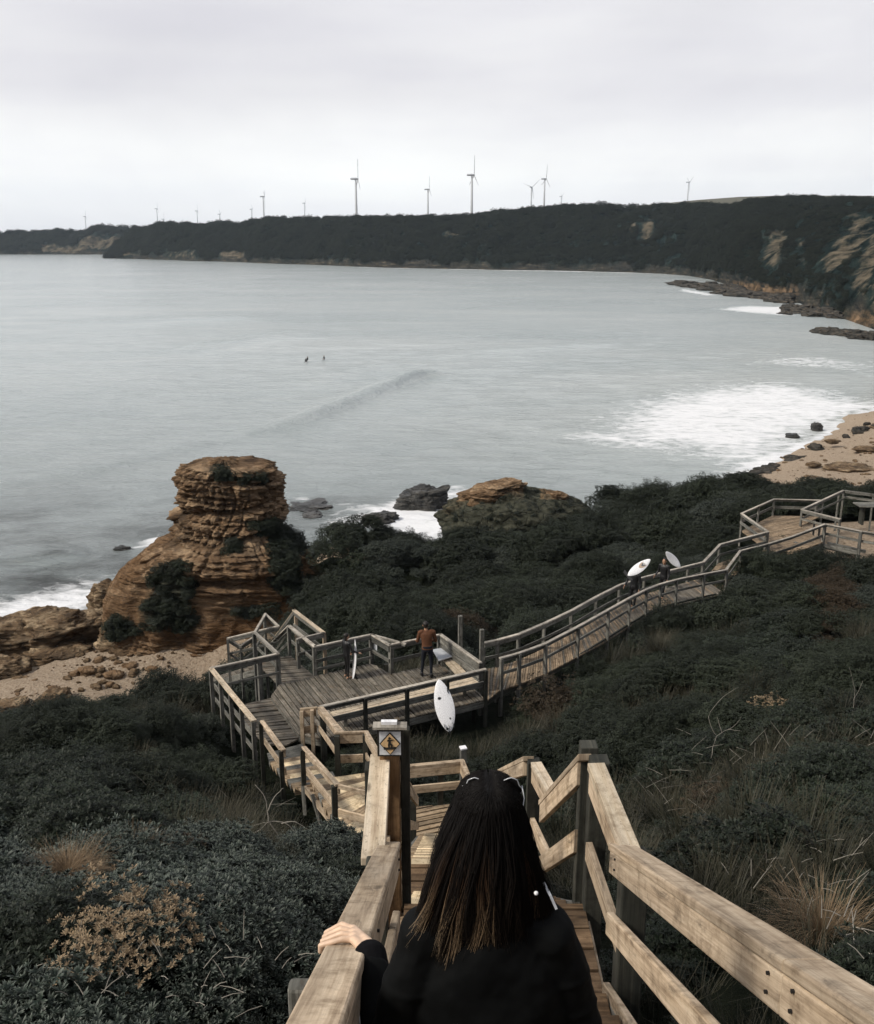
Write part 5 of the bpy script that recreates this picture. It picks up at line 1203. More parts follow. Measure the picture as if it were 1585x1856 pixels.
# boulders along the beach waterline
rockthing(1437, 794, -30.1, 26, .7, 'lone dark boulder in the foam, farther left of the two', m='blackrock', seed=51, st=0, rough=.5, name='boulder', cat='boulder', res=(24, 36))
rockthing(1480, 778, -29.9, 20, 1.0, 'dark boulder in the foam right of the lone one', m='blackrock', seed=52, st=0, rough=.5, name='boulder', cat='boulder', res=(24, 36))
bp = None
for i in range(34):
    t_ = random.random(); a = 1335+115*t_+random.uniform(-10, 10); b = 872-38*t_+random.uniform(-6, 8)
    if i > 24: a = random.uniform(1440, 1590); b = 830-(a-1440)*.42+random.uniform(-6, 6)
    z = -29.9 if i <= 24 else -29.2; p = Wz(a, b, z); s = random.uniform(.5, 1.4) if i <= 24 else random.uniform(.4, 1.0)
    if bp is None or i < 3:
        o = blobrock('shore_boulder', (p.x, p.y, z), (1, .8, .6), M['shore'], 60+i, (16, 24), rough=.6); bp = bp or []; bp.append(o)
    else:
        o = bp[i % 3].copy(); C.objects.link(o); o.location = (p.x, p.y, z)
    o.scale = (s*1.2, s*1.1, s*random.uniform(.8, 1.2)); o.rotation_euler = (random.uniform(-.3, .3), random.uniform(-.3, .3), random.uniform(0, 6))
    tag(o, 'dark boulder in the rubble where the beach meets the water', 'boulder', 'boulders along the beach waterline')
for i, (a, b, w_, h_, lab) in enumerate([(1540, 848, 80, .45, 'long brown ledge of rock in the middle of the beach sand'), (1475, 842, 24, .3, 'brown rock at the left of the beach sand'), (1575, 815, 46, .45, 'brown rock ledge at the right edge above the long one'), (1510, 800, 22, .35, 'dark flat rock at the top of the beach'), (1500, 870, 24, .25, 'low brown rock near the scrub edge of the beach')]):
    rockthing(a, b, -28.3, w_, h_, lab, seed=90+i, st=.3, m='ochre2', res=(30, 44), flat=.4)

# ================================================================== VEGETATION
def leafcluster(rad, n, leaf, lw, leaves=7, dome=1.0, seed=0, spiky=.7, lump=.25, inner=.35, stems=True):
    """a shrub: many leaf rosettes spread through a lumpy dome"""
    r = np.random.default_rng(seed); V = []; Fc = []; UV = []
    for i in range(n):
        while True:
            d = r.normal(size=3); d /= np.linalg.norm(d)
            if d[2] > -.25: break
        rr = rad*(r.uniform(inner, 1)**.5)*(1+lump*pn(d[0]*2.2+seed, d[1]*2.2, d[2]*2.2)*1.6)
        c = d*rr*np.array([1, 1, dome])
        ax = d*.6+np.array([0, 0, .9])+r.normal(size=3)*.25; ax /= np.linalg.norm(ax)
        t1 = np.cross(ax, r.normal(size=3)); t1 /= np.linalg.norm(t1); t2 = np.cross(ax, t1)
        sc = r.uniform(.7, 1.25)
        for k in range(leaves):
            a = 2*math.pi*k/leaves*1.0+r.uniform(0, .8); out_ = math.cos(a)*t1+math.sin(a)*t2
            el = r.uniform(.3, 1.1)*spiky
            di = ax*math.sin(el)+out_*math.cos(el); L = leaf*sc*r.uniform(.7, 1.2); w_ = lw*sc
            sd = np.cross(di, ax); sd /= (np.linalg.norm(sd)+1e-9)
            b = len(V); m_ = c+di*L*.55
            V += [c, m_-sd*w_/2, c+di*L, m_+sd*w_/2]; Fc.append((b, b+1, b+2, b+3)); UV += [(0, 0), (0, .5), (0, 1), (0, .5)]
    if stems:
        for i in range(9):
            a = r.uniform(0, 6.28); e = np.array([math.cos(a)*rad*.6, math.sin(a)*rad*.6, rad*dome*.7]); b = len(V); w_ = .008
            V += [np.array([0, 0, -.25*rad]), np.array([w_, 0, -.25*rad]), e+[w_, 0, 0], e]; Fc.append((b, b+1, b+2, b+3)); UV += [(0, .3)]*4
    return np.array(V), Fc, UV
def grassclump(n, L, wd, spread, seed=0, droop=.8):
    r = np.random.default_rng(seed); V = []; Fc = []; UV = []
    for i in range(n):
        a = r.uniform(0, 6.28); o = np.array([math.cos(a), math.sin(a), 0]); base = o*r.uniform(0, spread*.35)
        l = L*r.uniform(.5, 1.15); lean = r.uniform(.1, 1.0)*droop; sd = np.array([-o[1], o[0], 0])*wd/2
        pts = []; ang = r.uniform(.0, .35)
        p = base.copy(); seg = 4
        pts.append(p.copy())
        for k in range(seg):
            p = p+(o*math.sin(ang)+np.array([0, 0, math.cos(ang)]))*l/seg; pts.append(p.copy()); ang += lean*.55
        b = len(V)
        for k, q in enumerate(pts): w_ = sd*(1-k/seg*.85); V += [q-w_, q+w_]; 
        for k in range(seg):
            Fc.append((b+2*k, b+2*k+1, b+2*k+3, b+2*k+2)); UV += [(0, k/seg), (0, k/seg), (0, (k+1)/seg), (0, (k+1)/seg)]
    return np.array(V), Fc, UV
def vegmesh(name, data, m):
    V, Fc, UV = data; me = bpy.data.meshes.new(name); me.from_pydata(V.tolist(), [], Fc)
    ul = me.uv_layers.new(name='UVMap'); ul.data.foreach_set('uv', np.array(UV, np.float32).ravel()); me.materials.append(m); me.update()
    return me
KIT = bpy.data.collections.new('scrub_kit')          # not linked to the scene: only a source for the scattered scrub
def kit(name, data, m):
    o = bpy.data.objects.new(name, vegmesh(name, data, m)); KIT.objects.link(o); return o
kinds = []
kinds.append(kit('k00_shrub', leafcluster(.5, 220, .080, .027, 8, .85, 1, lump=.5, inner=.5), M['leaf']))
kinds.append(kit('k01_shrub', leafcluster(.5, 190, .095, .027, 9, .85, 2, lump=.5, inner=.5), M['leaf_pale']))
kinds.append(kit('k02_shrub', leafcluster(.5, 260, .075, .022, 7, .85, 3, lump=.5), M['leaf']))
kinds.append(kit('k03_grass', grassclump(150, .75, .010, .5, 4), M['grass']))
kinds.append(kit('k04_grass', grassclump(110, .55, .012, .6, 5, 1.2), M['grass']))
kinds.append(kit('k05_bush', leafcluster(.5, 2300, .030, .020, 5, .85, 6, lump=.7, inner=.75), M['leaf_far']))
kinds.append(kit('k06_bush', leafcluster(.5, 2300, .027, .017, 5, .95, 7, lump=.95, inner=.75), M['leaf_far']))
kinds.append(kit('k07_bush', leafcluster(.5, 1100, .036, .02, 5, .55, 8, lump=.6, inner=.5), M['leaf_grey']))
kinds.append(kit('k08_bush', leafcluster(.5, 900, .05, .010, 6, .7, 9, lump=.5, inner=.3, spiky=1.0), M['leaf_brown']))
kinds.append(kit('k09_straw', grassclump(120, .5, .008, .5, 10, 1.3), M['leaf_straw']))
def scatter(name, P, S, K, label, T=None):
    n = len(P); T = rng.random(n) if T is None else T; me = bpy.data.meshes.new(name); me.vertices.add(n); me.vertices.foreach_set('co', np.asarray(P, np.float32).ravel())
    for nm, v, ty in (('sc', S, 'FLOAT'), ('kd', K, 'INT'), ('rz', rng.uniform(0, 6.28, n), 'FLOAT'), ('tone', T, 'FLOAT')):
        a = me.attributes.new(nm, ty, 'POINT'); a.data.foreach_set('value', np.asarray(v, np.int32 if ty == 'INT' else np.float32))
    o = bpy.data.objects.new(name, me); C.objects.link(o)
    ng = bpy.data.node_groups.new(name, 'GeometryNodeTree')
    ng.interface.new_socket('Geometry', in_out='INPUT', socket_type='NodeSocketGeometry'); ng.interface.new_socket('Geometry', in_out='OUTPUT', socket_type='NodeSocketGeometry')
    gi, go = ng.nodes.new('NodeGroupInput'), ng.nodes.new('NodeGroupOutput')
    ip = ng.nodes.new('GeometryNodeInstanceOnPoints'); ci = ng.nodes.new('GeometryNodeCollectionInfo'); ci.inputs['Collection'].default_value = KIT
    ci.inputs['Separate Children'].default_value = True; ci.inputs['Reset Children'].default_value = True
    mp_ = ng.nodes.new('GeometryNodeMeshToPoints')
    def na(nm, ty):
        a = ng.nodes.new('GeometryNodeInputNamedAttribute'); a.data_type = ty; a.inputs['Name'].default_value = nm; return a.outputs['Attribute']
    cx_ = ng.nodes.new('ShaderNodeCombineXYZ'); ng.links.new(na('rz', 'FLOAT'), cx_.inputs['Z'])
    sc = na('sc', 'FLOAT'); L = ng.links.new
    L(gi.outputs[0], ip.inputs['Points']); L(ci.outputs[0], ip.inputs['Instance']); ip.inputs['Pick Instance'].default_value = True
    L(na('kd', 'INT'), ip.inputs['Instance Index']); L(cx_.outputs[0], ip.inputs['Rotation']); L(sc, ip.inputs['Scale']); L(ip.outputs[0], go.inputs[0])
    md = o.modifiers.new('scatter', 'NODES'); md.node_group = ng
    tag(o, label, None, kind='stuff'); return o
PA = None
def sample(y0, y1, spacing, xpad=3, xr=None):
    """jittered points inside the view wedge plus a margin"""
    out_ = []; y = y0
    while y < y1:
        hw = y*.62+xpad
        for x in np.arange(-hw, hw, spacing): out_.append((x+random.uniform(-.5, .5)*spacing, y+random.uniform(-.5, .5)*spacing))
        y += spacing
    return np.array(out_)
def worley(X, Y, c, r0, r1, seed=0):
    """rounded crowns: height above the ground, a random tone and a random kind for each bush"""
    ix, iy = np.floor(X/c).astype(int), np.floor(Y/c).astype(int); H = np.zeros(X.shape); T = np.zeros(X.shape); Kn = np.zeros(X.shape); Ed = np.zeros(X.shape)
    tab = np.random.default_rng(77+seed).random((256, 5))
    for dx in (-1, 0, 1):
        for dy in (-1, 0, 1):
            h_ = PERM[(PERM[(ix+dx+seed) & 255]+iy+dy) & 255]; q = tab[h_]
            cx_, cy_ = (ix+dx+.15+.7*q[..., 0])*c, (iy+dy+.15+.7*q[..., 1])*c; r = r0+(r1-r0)*q[..., 2]**1.3
            d = np.hypot(X-cx_, Y-cy_)/r; h = r*(.62+.35*q[..., 3])*np.sqrt(np.clip(1-d*d, 0, 1)); m_ = h > H
            H = np.where(m_, h, H); T = np.where(m_, q[..., 4], T); Kn = np.where(m_, q[..., 3]*7.3 % 1, Kn); Ed = np.where(m_, d, Ed)
    return H, T, Kn, Ed
def veg_zone(y0, y1, spacing, smin, smax, c, r0, r1, sink):
    P = sample(y0, y1, spacing); X, Y = P[:, 0], P[:, 1]; Zg = ground(X, Y)
    H, T, Kn, Ed = worley(X, Y, c, r0, r1, int(y0))
    s, e = masks(X, Y, Zg); q, zf_ = pathdist(X, Y)
    u, v, d = proj(np.stack([X, Y, Zg], -1))
    keep = (s < .35) & (e < .55) & (Zg > -29.6)
    keep &= ~((np.hypot((X+15.5)/8, (Y-64)/4.6) < 1)) & ~((X < -22) & (Y > 50))
    keep &= ~((np.hypot((X-6.8)/8.2, (Y-84.5)/5) < 1)) & ~((X > -4.5) & (X < -.2) & (Y > 83)) & ~((X > -.5) & (X < 14) & (Y > 84))
    keep &= (H > .12*r0) | (rng.random(len(X)) < .30)
    S = rng.uniform(smin, smax, len(X)); H = np.minimum(H, np.clip(q, 0, 9)*1.2)
    top = Zg+H-sink
    clear = q-S*.5
    keep &= (clear > .10) | ((top+S*.5 < zf_-.5) & (q > -.3)) | ((q > .12) & (top+S*.45 < zf_-.05))
    T = np.where(H < .12*r0, T*.4, T)  # low growth between crowns toned down: gap shade put into leaf colour
    return [a_[keep] for a_ in (X, Y, top, S, u, v, clear, T, Kn, H)]
PP, SS, KK, TT = [], [], [], []
def add(X, Y, Z, S, K, T): PP.append(np.stack([X, Y, Z], -1)); SS.append(S); KK.append(K); TT.append(T)
for (y0, y1, sp_, a, b, c_w, r0, r1, sink, near_) in ((.6, 8, .24, .30, .55, .95, .35, .85, .35, 1), (8, 16, .32, .40, .75, 1.25, .5, 1.15, .40, 1), (16, 34, .42, .5, .95, 1.7, .7, 1.6, .65, 2), (34, 60, .62, .8, 1.5, 2.6, 1.1, 2.6, .45, 3), (60, 116, .9, 1.1, 2.1, 3.4, 1.4, 3.4, .75, 3)):
    X, Y, Z, S, u, v, cl, T, Kn, H = veg_zone(y0, y1, sp_, a, b, c_w, r0, r1, sink)
    n = len(X); patch = fbm(X/3.2, Y/3.2, 7, 3); patch2 = fbm(X/7+5, Y/7, 2, 3); r_ = rng.random(n)
    right = X > .5+Y*.02
    if near_ == 1:
        K = np.where(Kn < .5, 0, 2)
        K = np.where((~right) & (v > 1540), np.where(Kn < .62, 1, np.where(Kn < .85, 0, 2)), K)
        K = np.where(right, np.where(Kn < .52, 3, np.where(Kn < .66, 4, np.where(Kn < .85, 2, 0))), K)
        K = np.where((~right) & (v < 1600) & (Kn > .86), 3, K)
        K = np.where(right & (Kn > .30) & (Kn < .46) & (r_ < .5), 9, K)
        gr = (K == 3) | (K == 4) | (K == 9); S = np.where(gr, S*1.7, S); Z = np.where(gr, Z-H*.7, Z)
        drop = gr & (r_ < .45)
    elif near_ == 2:
        K = np.where(Kn < .38, 5, np.where(Kn < .72, 6, 2))
        K = np.where(~right & (u > 230) & (Kn > .45) & (patch2 > -.15), 3, K)
        K = np.where(right & (Kn > .55) & (patch2 > -.05), 3, K)
        K = np.where((Kn > .30) & (Kn < .40), 7, K); K = np.where((Kn > .985), 8, K)
        gr = (K == 3); S = np.where(gr, S*1.5, S); Z = np.where(gr, Z-H*.6, Z); drop = gr & (r_ < .4)
    else:
        K = np.where(Kn < .5, 5, 6); K = np.where((Kn > .42) & (Kn < .60), 7, K); K = np.where((Kn > .965), 8, K)
        K = np.where((patch2 > .45) & (r_ < .6), 7, K); drop = np.zeros(n, bool)
    for (a1, b1, r1_, r2_) in ((1000, 1270, 34, 42), (1500, 1110, 40, 60), (1310, 1480, 22, 50), (1500, 1680, 50, 35)):
        K = np.where((np.hypot((u-a1)/r1_, (v-b1)/r2_) < 1) & (Kn < .6), 8, K)
    T = np.clip(T**1.4*.85+.25*rng.random(n)+.25*(H > .5*r0)-.12, 0, 1); k_ = ~drop  # higher crown parts toned up: lit tops painted into leaf colour
    add(X[k_], Y[k_], Z[k_], S[k_], K[k_], T[k_])
PPc, SSc, KKc, TTc = (np.concatenate(q) for q in (PP, SS, KK, TT))
print('scrub', len(PPc))
scatter('hillside_scrub', PPc, SSc, KKc, T=TTc, label= 'dense dark coastal scrub covering the hillside around the stairs')
# scrub growing on the stack and on the knoll
sv = STV.reshape(-1, 3); sg = STG.ravel(); idx = rng.choice(len(sv), 9000, replace=False); idx = idx[(sg[idx] > .35) & (sv[idx][:, 1] < 70)][:520]
kv = np.empty(len(ko.data.vertices)*3); ko.data.vertices.foreach_get('co', kv); kv = kv.reshape(-1, 3)+np.array(ko.location)
kg = np.empty(len(ko.data.vertices)); ko.data.attributes['green'].data.foreach_get('value', kg)
ki = rng.choice(len(kv), min(16000, len(kv)), replace=False); ki = ki[(kg[ki] > .6) & (kv[ki][:, 2] > -27.6)][:420]
P3 = np.concatenate([sv[idx], kv[ki]]); n3_ = len(P3)
S3 = np.concatenate([rng.uniform(.5, 1.3, len(idx)), rng.uniform(.2, .6, len(ki))]); K3 = np.where(rng.random(n3_) < .5, 6, np.where(rng.random(n3_) < .4, 7, 5)); K3[len(idx):] = np.where(rng.random(len(ki)) < .75, 7, 6); K3[:len(idx)] = np.where(rng.random(len(idx)) < .85, 5, 7)
scatter('crag_scrub', P3-np.array([0, 0, .1]), S3, K3, 'low scrub clinging to the stack and the rock knoll')

# individual plants that stand out
def gz(x, y):
    i = int(np.clip(np.searchsorted(gx, x)-1, 0, len(gx)-2)); j = int(np.clip(np.searchsorted(gy, y)-1, 0, len(gy)-2))
    a = min(max((x-gx[i])/(gx[i+1]-gx[i]), 0), 1); b = min(max((y-gy[j])/(gy[j+1]-gy[j]), 0), 1)
    return float((GZ[j, i]*(1-a)+GZ[j, i+1]*a)*(1-b)+(GZ[j+1, i]*(1-a)+GZ[j+1, i+1]*a)*b)
def plant(px, py, t, name, data, m, label, cat, group=None, sink=.1, scale=1):
    p = Wt(px, py, t); z = gz(p.x, p.y)
    me = vegmesh('foliage', data, m); root = thing(name, label, cat, (p.x, p.y, z-sink), group)
    o = bpy.data.objects.new('foliage', me); C.objects.link(o); o.parent = root; o.scale = (scale,)*3
    return root
def onground(px, py):
    """first point of the ground along the ray of a pixel"""
    d = ray(px, py); t = 1.5
    while t < 150:
        p = d*t
        if p.z < gz(p.x, p.y): return p, t
        t *= 1.02
    return d*20, 20
def plant_at(px, py, name, data, m, label, cat, group=None, sink=.05, scale=1, lift=0):
    p, t = onground(px, py); me = vegmesh('foliage', data, m); root = thing(name, label, cat, (p.x, p.y, gz(p.x, p.y)-sink+lift), group)
    o = bpy.data.objects.new('foliage', me); C.objects.link(o); o.parent = root; o.scale = (scale,)*3; return root
plant_at(130, 1668, 'dry_tussock', grassclump(2600, .62, .005, 1.5, 21, 2.6), M['leaf_straw'], 'tall dry rusty straw tussock on the dark slope, left of the rounder one', 'tussock', 'dry tussocks', scale=.62, lift=.5)
plant_at(245, 1640, 'dry_tussock', grassclump(2600, .5, .005, 1.6, 22, 3.0), M['leaf_straw'], 'rounded dry straw tussock on the dark slope, right of the tall one', 'tussock', 'dry tussocks', scale=.62, lift=.55)
plant_at(320, 1605, 'brown_bush', leafcluster(.5, 700, .04, .012, 7, .7, 33, lump=.6), M['leaf_brown'], 'rounded olive brown bush above the round tussock', 'bush', scale=1.3, lift=.1)
plant_at(222, 1760, 'golden_shrub', leafcluster(.42, 330, .034, .011, 9, .8, 23, lump=.9, inner=.6), M['leaf_gold'], 'pale golden leaved shrub among the grey green scrub at the lower left', 'shrub', scale=.85, lift=.30)
plant_at(300, 1790, 'golden_shrub', leafcluster(.33, 170, .034, .011, 9, .7, 24, lump=.9, inner=.6), M['leaf_gold'], 'smaller golden tinged shrub below right of the pale golden one', 'shrub', scale=.8, lift=.35)
plant_at(168, 1815, 'golden_shrub', leafcluster(.3, 110, .034, .011, 9, .7, 25, lump=.9, inner=.6), M['leaf_gold'], 'sparse golden leaves below left of the pale golden shrub', 'shrub', scale=.7, lift=.35)
plant_at(1395, 1300, 'pale_leaf_bush', leafcluster(.5, 300, .05, .02, 7, .6, 26, lump=.6), M['leaf_gold'], 'bush with yellow leaf tips on the right slope below the brown haze of twigs', 'bush', scale=.9, lift=.2)
plant_at(1490, 1700, 'rusty_tussock', grassclump(900, .6, .006, 1.2, 27, 1.8), M['leaf_straw'], 'rusty red tussock just above the long right handrail', 'tussock', scale=.7, lift=.0)
plant_at(1000, 1300, 'rusty_bush', leafcluster(.6, 800, .05, .015, 7, .9, 28, lump=.6), M['leaf_brown'], 'rusty brown twiggy bush on the slope right of the leaning surfboard', 'bush', scale=1.6, lift=.3)
# bare branches
def branches(name, label, segs, r0=.014, lift_=.91):
    root = None
    base, t = onground(*segs[0][0])
    root = thing(name, label, 'branch', tuple(base))
    for s in segs:
        mb = MB(); pts = []
        for i, (a, b) in enumerate(s):
            p = Wt(a, b, t*lift_+random.uniform(-.04, .04)); pts.append(p)
        # smooth the path
        q = densify([p for p in pts], 4); n = len(q)
        q = [p+Vector((random.uniform(-1, 1), random.uniform(-1, 1), random.uniform(-1, 1)))*.008 for p in q]
        mb.tube(q, [r0*(1-.75*i/n) for i in range(n)], 6); reparent(mb.build('twig', M['bark'], None, smooth=True), root)
    return root
branches('bare_branch', 'bleached forked bare branch arching over the scrub left of the stairs', [[(440, 1520), (470, 1505), (490, 1490), (520, 1494), (545, 1520), (575, 1530)], [(432, 1540), (440, 1510), (465, 1495), (488, 1491)], [(489, 1492), (505, 1515), (520, 1535)], [(488, 1491), (485, 1470), (480, 1445), (462, 1422)], [(486, 1470), (497, 1445), (515, 1428)], [(510, 1493), (535, 1490), (560, 1505)]], .012)
branches('bare_branch', 'short pale bare branch over the grey green scrub', [[(318, 1660), (335, 1640), (355, 1625)], [(325, 1650), (318, 1630)], [(395, 1645), (410, 1630), (432, 1632)]], .006)
branches('bare_branch', 'leafless pale shrub branches on the right slope under the golden leaves', [[(1290, 1375), (1300, 1335), (1330, 1318), (1345, 1300)], [(1300, 1335), (1285, 1300), (1310, 1265), (1340, 1245)], [(1310, 1328), (1300, 1300)], [(1320, 1322), (1345, 1325)]], .005)
branches('bare_branch', 'thin stray twig standing on the slope at the right edge', [[(1545, 1300), (1550, 1250), (1540, 1210)], [(1548, 1270), (1565, 1235)]], .004)
# scattered dead stems in the right foreground grass
dv = MB()
for i in range(200):
    a, b = random.uniform(1170, 1580), random.uniform(1330, 1800)
    if a < 1170+(b-1520)*1.6 and b > 1500: continue
    d = ray(a, b)
    p, t = onground(a, b); p = p*.90
    dr = Vector((random.uniform(-1, 1), random.uniform(-.6, .6), random.uniform(-.2, 1.2))).normalized()*random.uniform(.06, .22)*t/7
    dv.tube([p, p+dr*.5+Vector((0, 0, .01)), p+dr], [.0035, .003, .0015], 4)
for i in range(120):
    a, b = random.uniform(60, 620), random.uniform(1420, 1830)
    if a > 560 and b > 1600: continue
    p, t = onground(a, b); p = p*.90
    dr = Vector((random.uniform(-1, 1), random.uniform(-.6, .6), random.uniform(-.2, 1.2))).normalized()*random.uniform(.06, .2)*t/7
    dv.tube([p, p+dr*.5+Vector((0, 0, .01)), p+dr], [.003, .0025, .0015], 4)
o = dv.build('dead_stems', M['bark'], None); tag(o, 'pale dead stems and straw lying through the scrub', None, kind='stuff')
# trees dotting the headland crest
hv = []
for i in range(200):
    a = random.choice([random.uniform(860, 1040), random.uniform(1360, 1585), random.uniform(205, 800), random.uniform(1040, 1370)])
    t_ = np.interp(a, [q[0] for q in tabA], [q[2] for q in tabA]); y0 = np.interp(a, [q[0] for q in tabA], [q[1] for q in tabA]); dt = np.interp(a, [q[0] for q in tabA], [q[3] for q in tabA])
    k = (y0-928)/F; Yw = SEA*(cp-k*sp)/(-sp-k*cp); p = Wy(a, t_+1.5, Yw+dt); hv.append((p.x, p.y, p.z))
scatter('crest_scrub', np.array(hv), rng.uniform(2.5, 6, len(hv)), np.where(rng.random(len(hv)) < .5, 5, 6), 'low wind shaped bushes along the top of the headland')

# scrub over the headland slopes
hp_, hs_, hk_ = [], [], []
for (Vh, bare, rockm, Sh), n_, s0, s1 in ((HEADS[0], 24000, 3.5, 9), (HEADS[1], 1500, 5, 10)):
    V = Vh.reshape(-1, 3); ok = (bare.ravel()+.35*fbm(V[:, 0]/12, V[:, 1]/12, 1, 3) < .35) & (rockm.ravel() < .2) & (Sh.ravel() < 1.02) & (Sh.ravel() > .03) & (V[:, 2] > -29)
    u_, v_, d_ = proj(V); ok &= (u_ > -60) & (u_ < 1760)
    wt_ = np.clip(d_, 300, 1500)*ok*np.where(u_ > 1250, 5.0, 1.0); idx = rng.choice(len(V), n_, p=wt_/wt_.sum())
    hp_.append(V[idx]+np.stack([rng.uniform(-2, 2, n_), rng.uniform(-2, 2, n_), rng.uniform(-1.5, 0, n_)], -1)); sc_ = np.clip(d_[idx]/1100, .4, 1.1)
    hs_.append(rng.uniform(s0, s1, n_)*sc_); hk_.append(np.where(rng.random(n_) < .5, 5, 6))
scatter('headland_scrub', np.concatenate(hp_), np.concatenate(hs_), np.concatenate(hk_), 'dark bushes cloaking the headland slopes across the bay')

# rubble on the sands
def rubble():
    for i in range(3):
        o = blobrock('k1%d_stone' % i, (0, 0, 0), (.5, .42, .3), M['ochre2'] if i else M['ochre'], 200+i, (10, 14), rough=.8)
        C.objects.unlink(o); KIT2.objects.link(o)
KIT2 = bpy.data.collections.new('rubble_kit'); rubble(); KIT_, KIT = KIT, KIT2
xx = np.concatenate([rng.uniform(-45, -3, 9000), rng.uniform(32, 125, 16000)]); yy = np.concatenate([rng.uniform(40, 66, 9000), rng.uniform(84, 215, 16000)])
zz_ = np.array([gz(a, b) for a, b in zip(xx, yy)]); s_, e_ = masks(xx, yy, zz_)
cl_ = fbm(xx/4, yy/4, 3, 3); ok = (s_ > .75) & (zz_ > -29.9) & (rng.random(len(xx)) < np.clip(.30+cl_*.9, .04, 1))
xx, yy, zz_ = xx[ok], yy[ok], zz_[ok]
scatter('beach_rubble', np.stack([xx, yy, zz_], -1), .10+.75*rng.random(len(xx))**5+.12*rng.random(len(xx)), rng.integers(0, 3, len(xx)), 'broken stones and clods strewn over the cove and beach sand')
KIT = KIT_

# ================================================================== PEOPLE AND BOARDS
def add_caps(V, Fc, p0, p1, r0, r1, n=14, flat=None):
    p0, p1 = np.array(p0, float), np.array(p1, float); d = p1-p0; L = np.linalg.norm(d); d = d/max(L, 1e-9)
    a = np.cross(d, [0, 0, 1.0]) if abs(d[2]) < .9 else np.cross(d, [0, 1.0, 0]); a /= np.linalg.norm(a); c = np.cross(d, a)
    rings = []
    for t in np.linspace(-math.pi/2, 0, 5): rings.append((p0+d*math.sin(t)*r0, math.cos(t)*r0))
    for t in np.linspace(0, math.pi/2, 5): rings.append((p1+d*math.sin(t)*r1, math.cos(t)*r1))
    b = len(V)
    for q, r in rings:
        r = max(r, 1e-4)
        for k in range(n):
            t = 2*math.pi*k/n; V.append(q+a*math.cos(t)*r+c*math.sin(t)*r)
    for i in range(len(rings)-1):
        for k in range(n): Fc.append((b+i*n+k, b+i*n+(k+1) % n, b+(i+1)*n+(k+1) % n, b+(i+1)*n+k))
    Fc.append(tuple(b+k for k in reversed(range(n)))); e = b+(len(rings)-1)*n; Fc.append(tuple(e+k for k in range(n)))
def add_ell(V, Fc, c, r, rot=None, n=16):
    b = len(V); c = np.array(c, float); Rm = np.array(rot) if rot is not None else np.eye(3)
    m_ = n//2+1
    for i in range(m_):
        th = math.pi*(i+.02)/(m_-1+.04)
        for k in range(n):
            ph = 2*math.pi*k/n; V.append(c+Rm@np.array([r[0]*math.sin(th)*math.cos(ph), r[1]*math.sin(th)*math.sin(ph), r[2]*math.cos(th)]))
    for i in range(m_-1):
        for k in range(n): Fc.append((b+i*n+k, b+(i+1)*n+k, b+(i+1)*n+(k+1) % n, b+i*n+(k+1) % n))
    Fc.append(tuple(b+k for k in range(n))); e = b+(m_-1)*n; Fc.append(tuple(e+k for k in reversed(range(n))))
def add_loft(V, Fc, secs, n=22):
    """secs: list of (centre, half width x, half depth y) stacked along z"""
    b = len(V)
    for c, rx_, ry_ in secs:
        for k in range(n):
            t = 2*math.pi*k/n; cs, sn = math.cos(t), math.sin(t)
            V.append(np.array(c)+np.array([math.copysign(abs(cs)**.85, cs)*rx_, math.copysign(abs(sn)**.85, sn)*ry_, 0]))
    for i in range(len(secs)-1):
        for k in range(n): Fc.append((b+i*n+k, b+i*n+(k+1) % n, b+(i+1)*n+(k+1) % n, b+(i+1)*n+k))
    Fc.append(tuple(b+k for k in reversed(range(n)))); e = b+(len(secs)-1)*n; Fc.append(tuple(e+k for k in range(n)))
def blob(name, shapes, voxel, material, parent, smooth=6):
    V, Fc = [], []
    for s in shapes:
        if s[0] == 'c': add_caps(V, Fc, *s[1:])
        elif s[0] == 'e': add_ell(V, Fc, *s[1:])
        else: add_loft(V, Fc, s[1])
    me = bpy.data.meshes.new(name); me.from_pydata([tuple(v) for v in V], [], Fc); me.materials.append(material); me.update()
    o = bpy.data.objects.new(name, me); C.objects.link(o)
    bmm = bmesh.new(); bmm.from_mesh(me); bmesh.ops.recalc_face_normals(bmm, faces=bmm.faces); bmm.to_mesh(me); bmm.free()
    r = o.modifiers.new('remesh', 'REMESH'); r.mode = 'VOXEL'; r.voxel_size = voxel; r.use_smooth_shade = True
    if smooth: s_ = o.modifiers.new('smooth', 'SMOOTH'); s_.factor = .5; s_.iterations = smooth
    o.parent = parent; return o
def lerp3(a, b, t): return tuple(a[i]+(b[i]-a[i])*t for i in range(3))
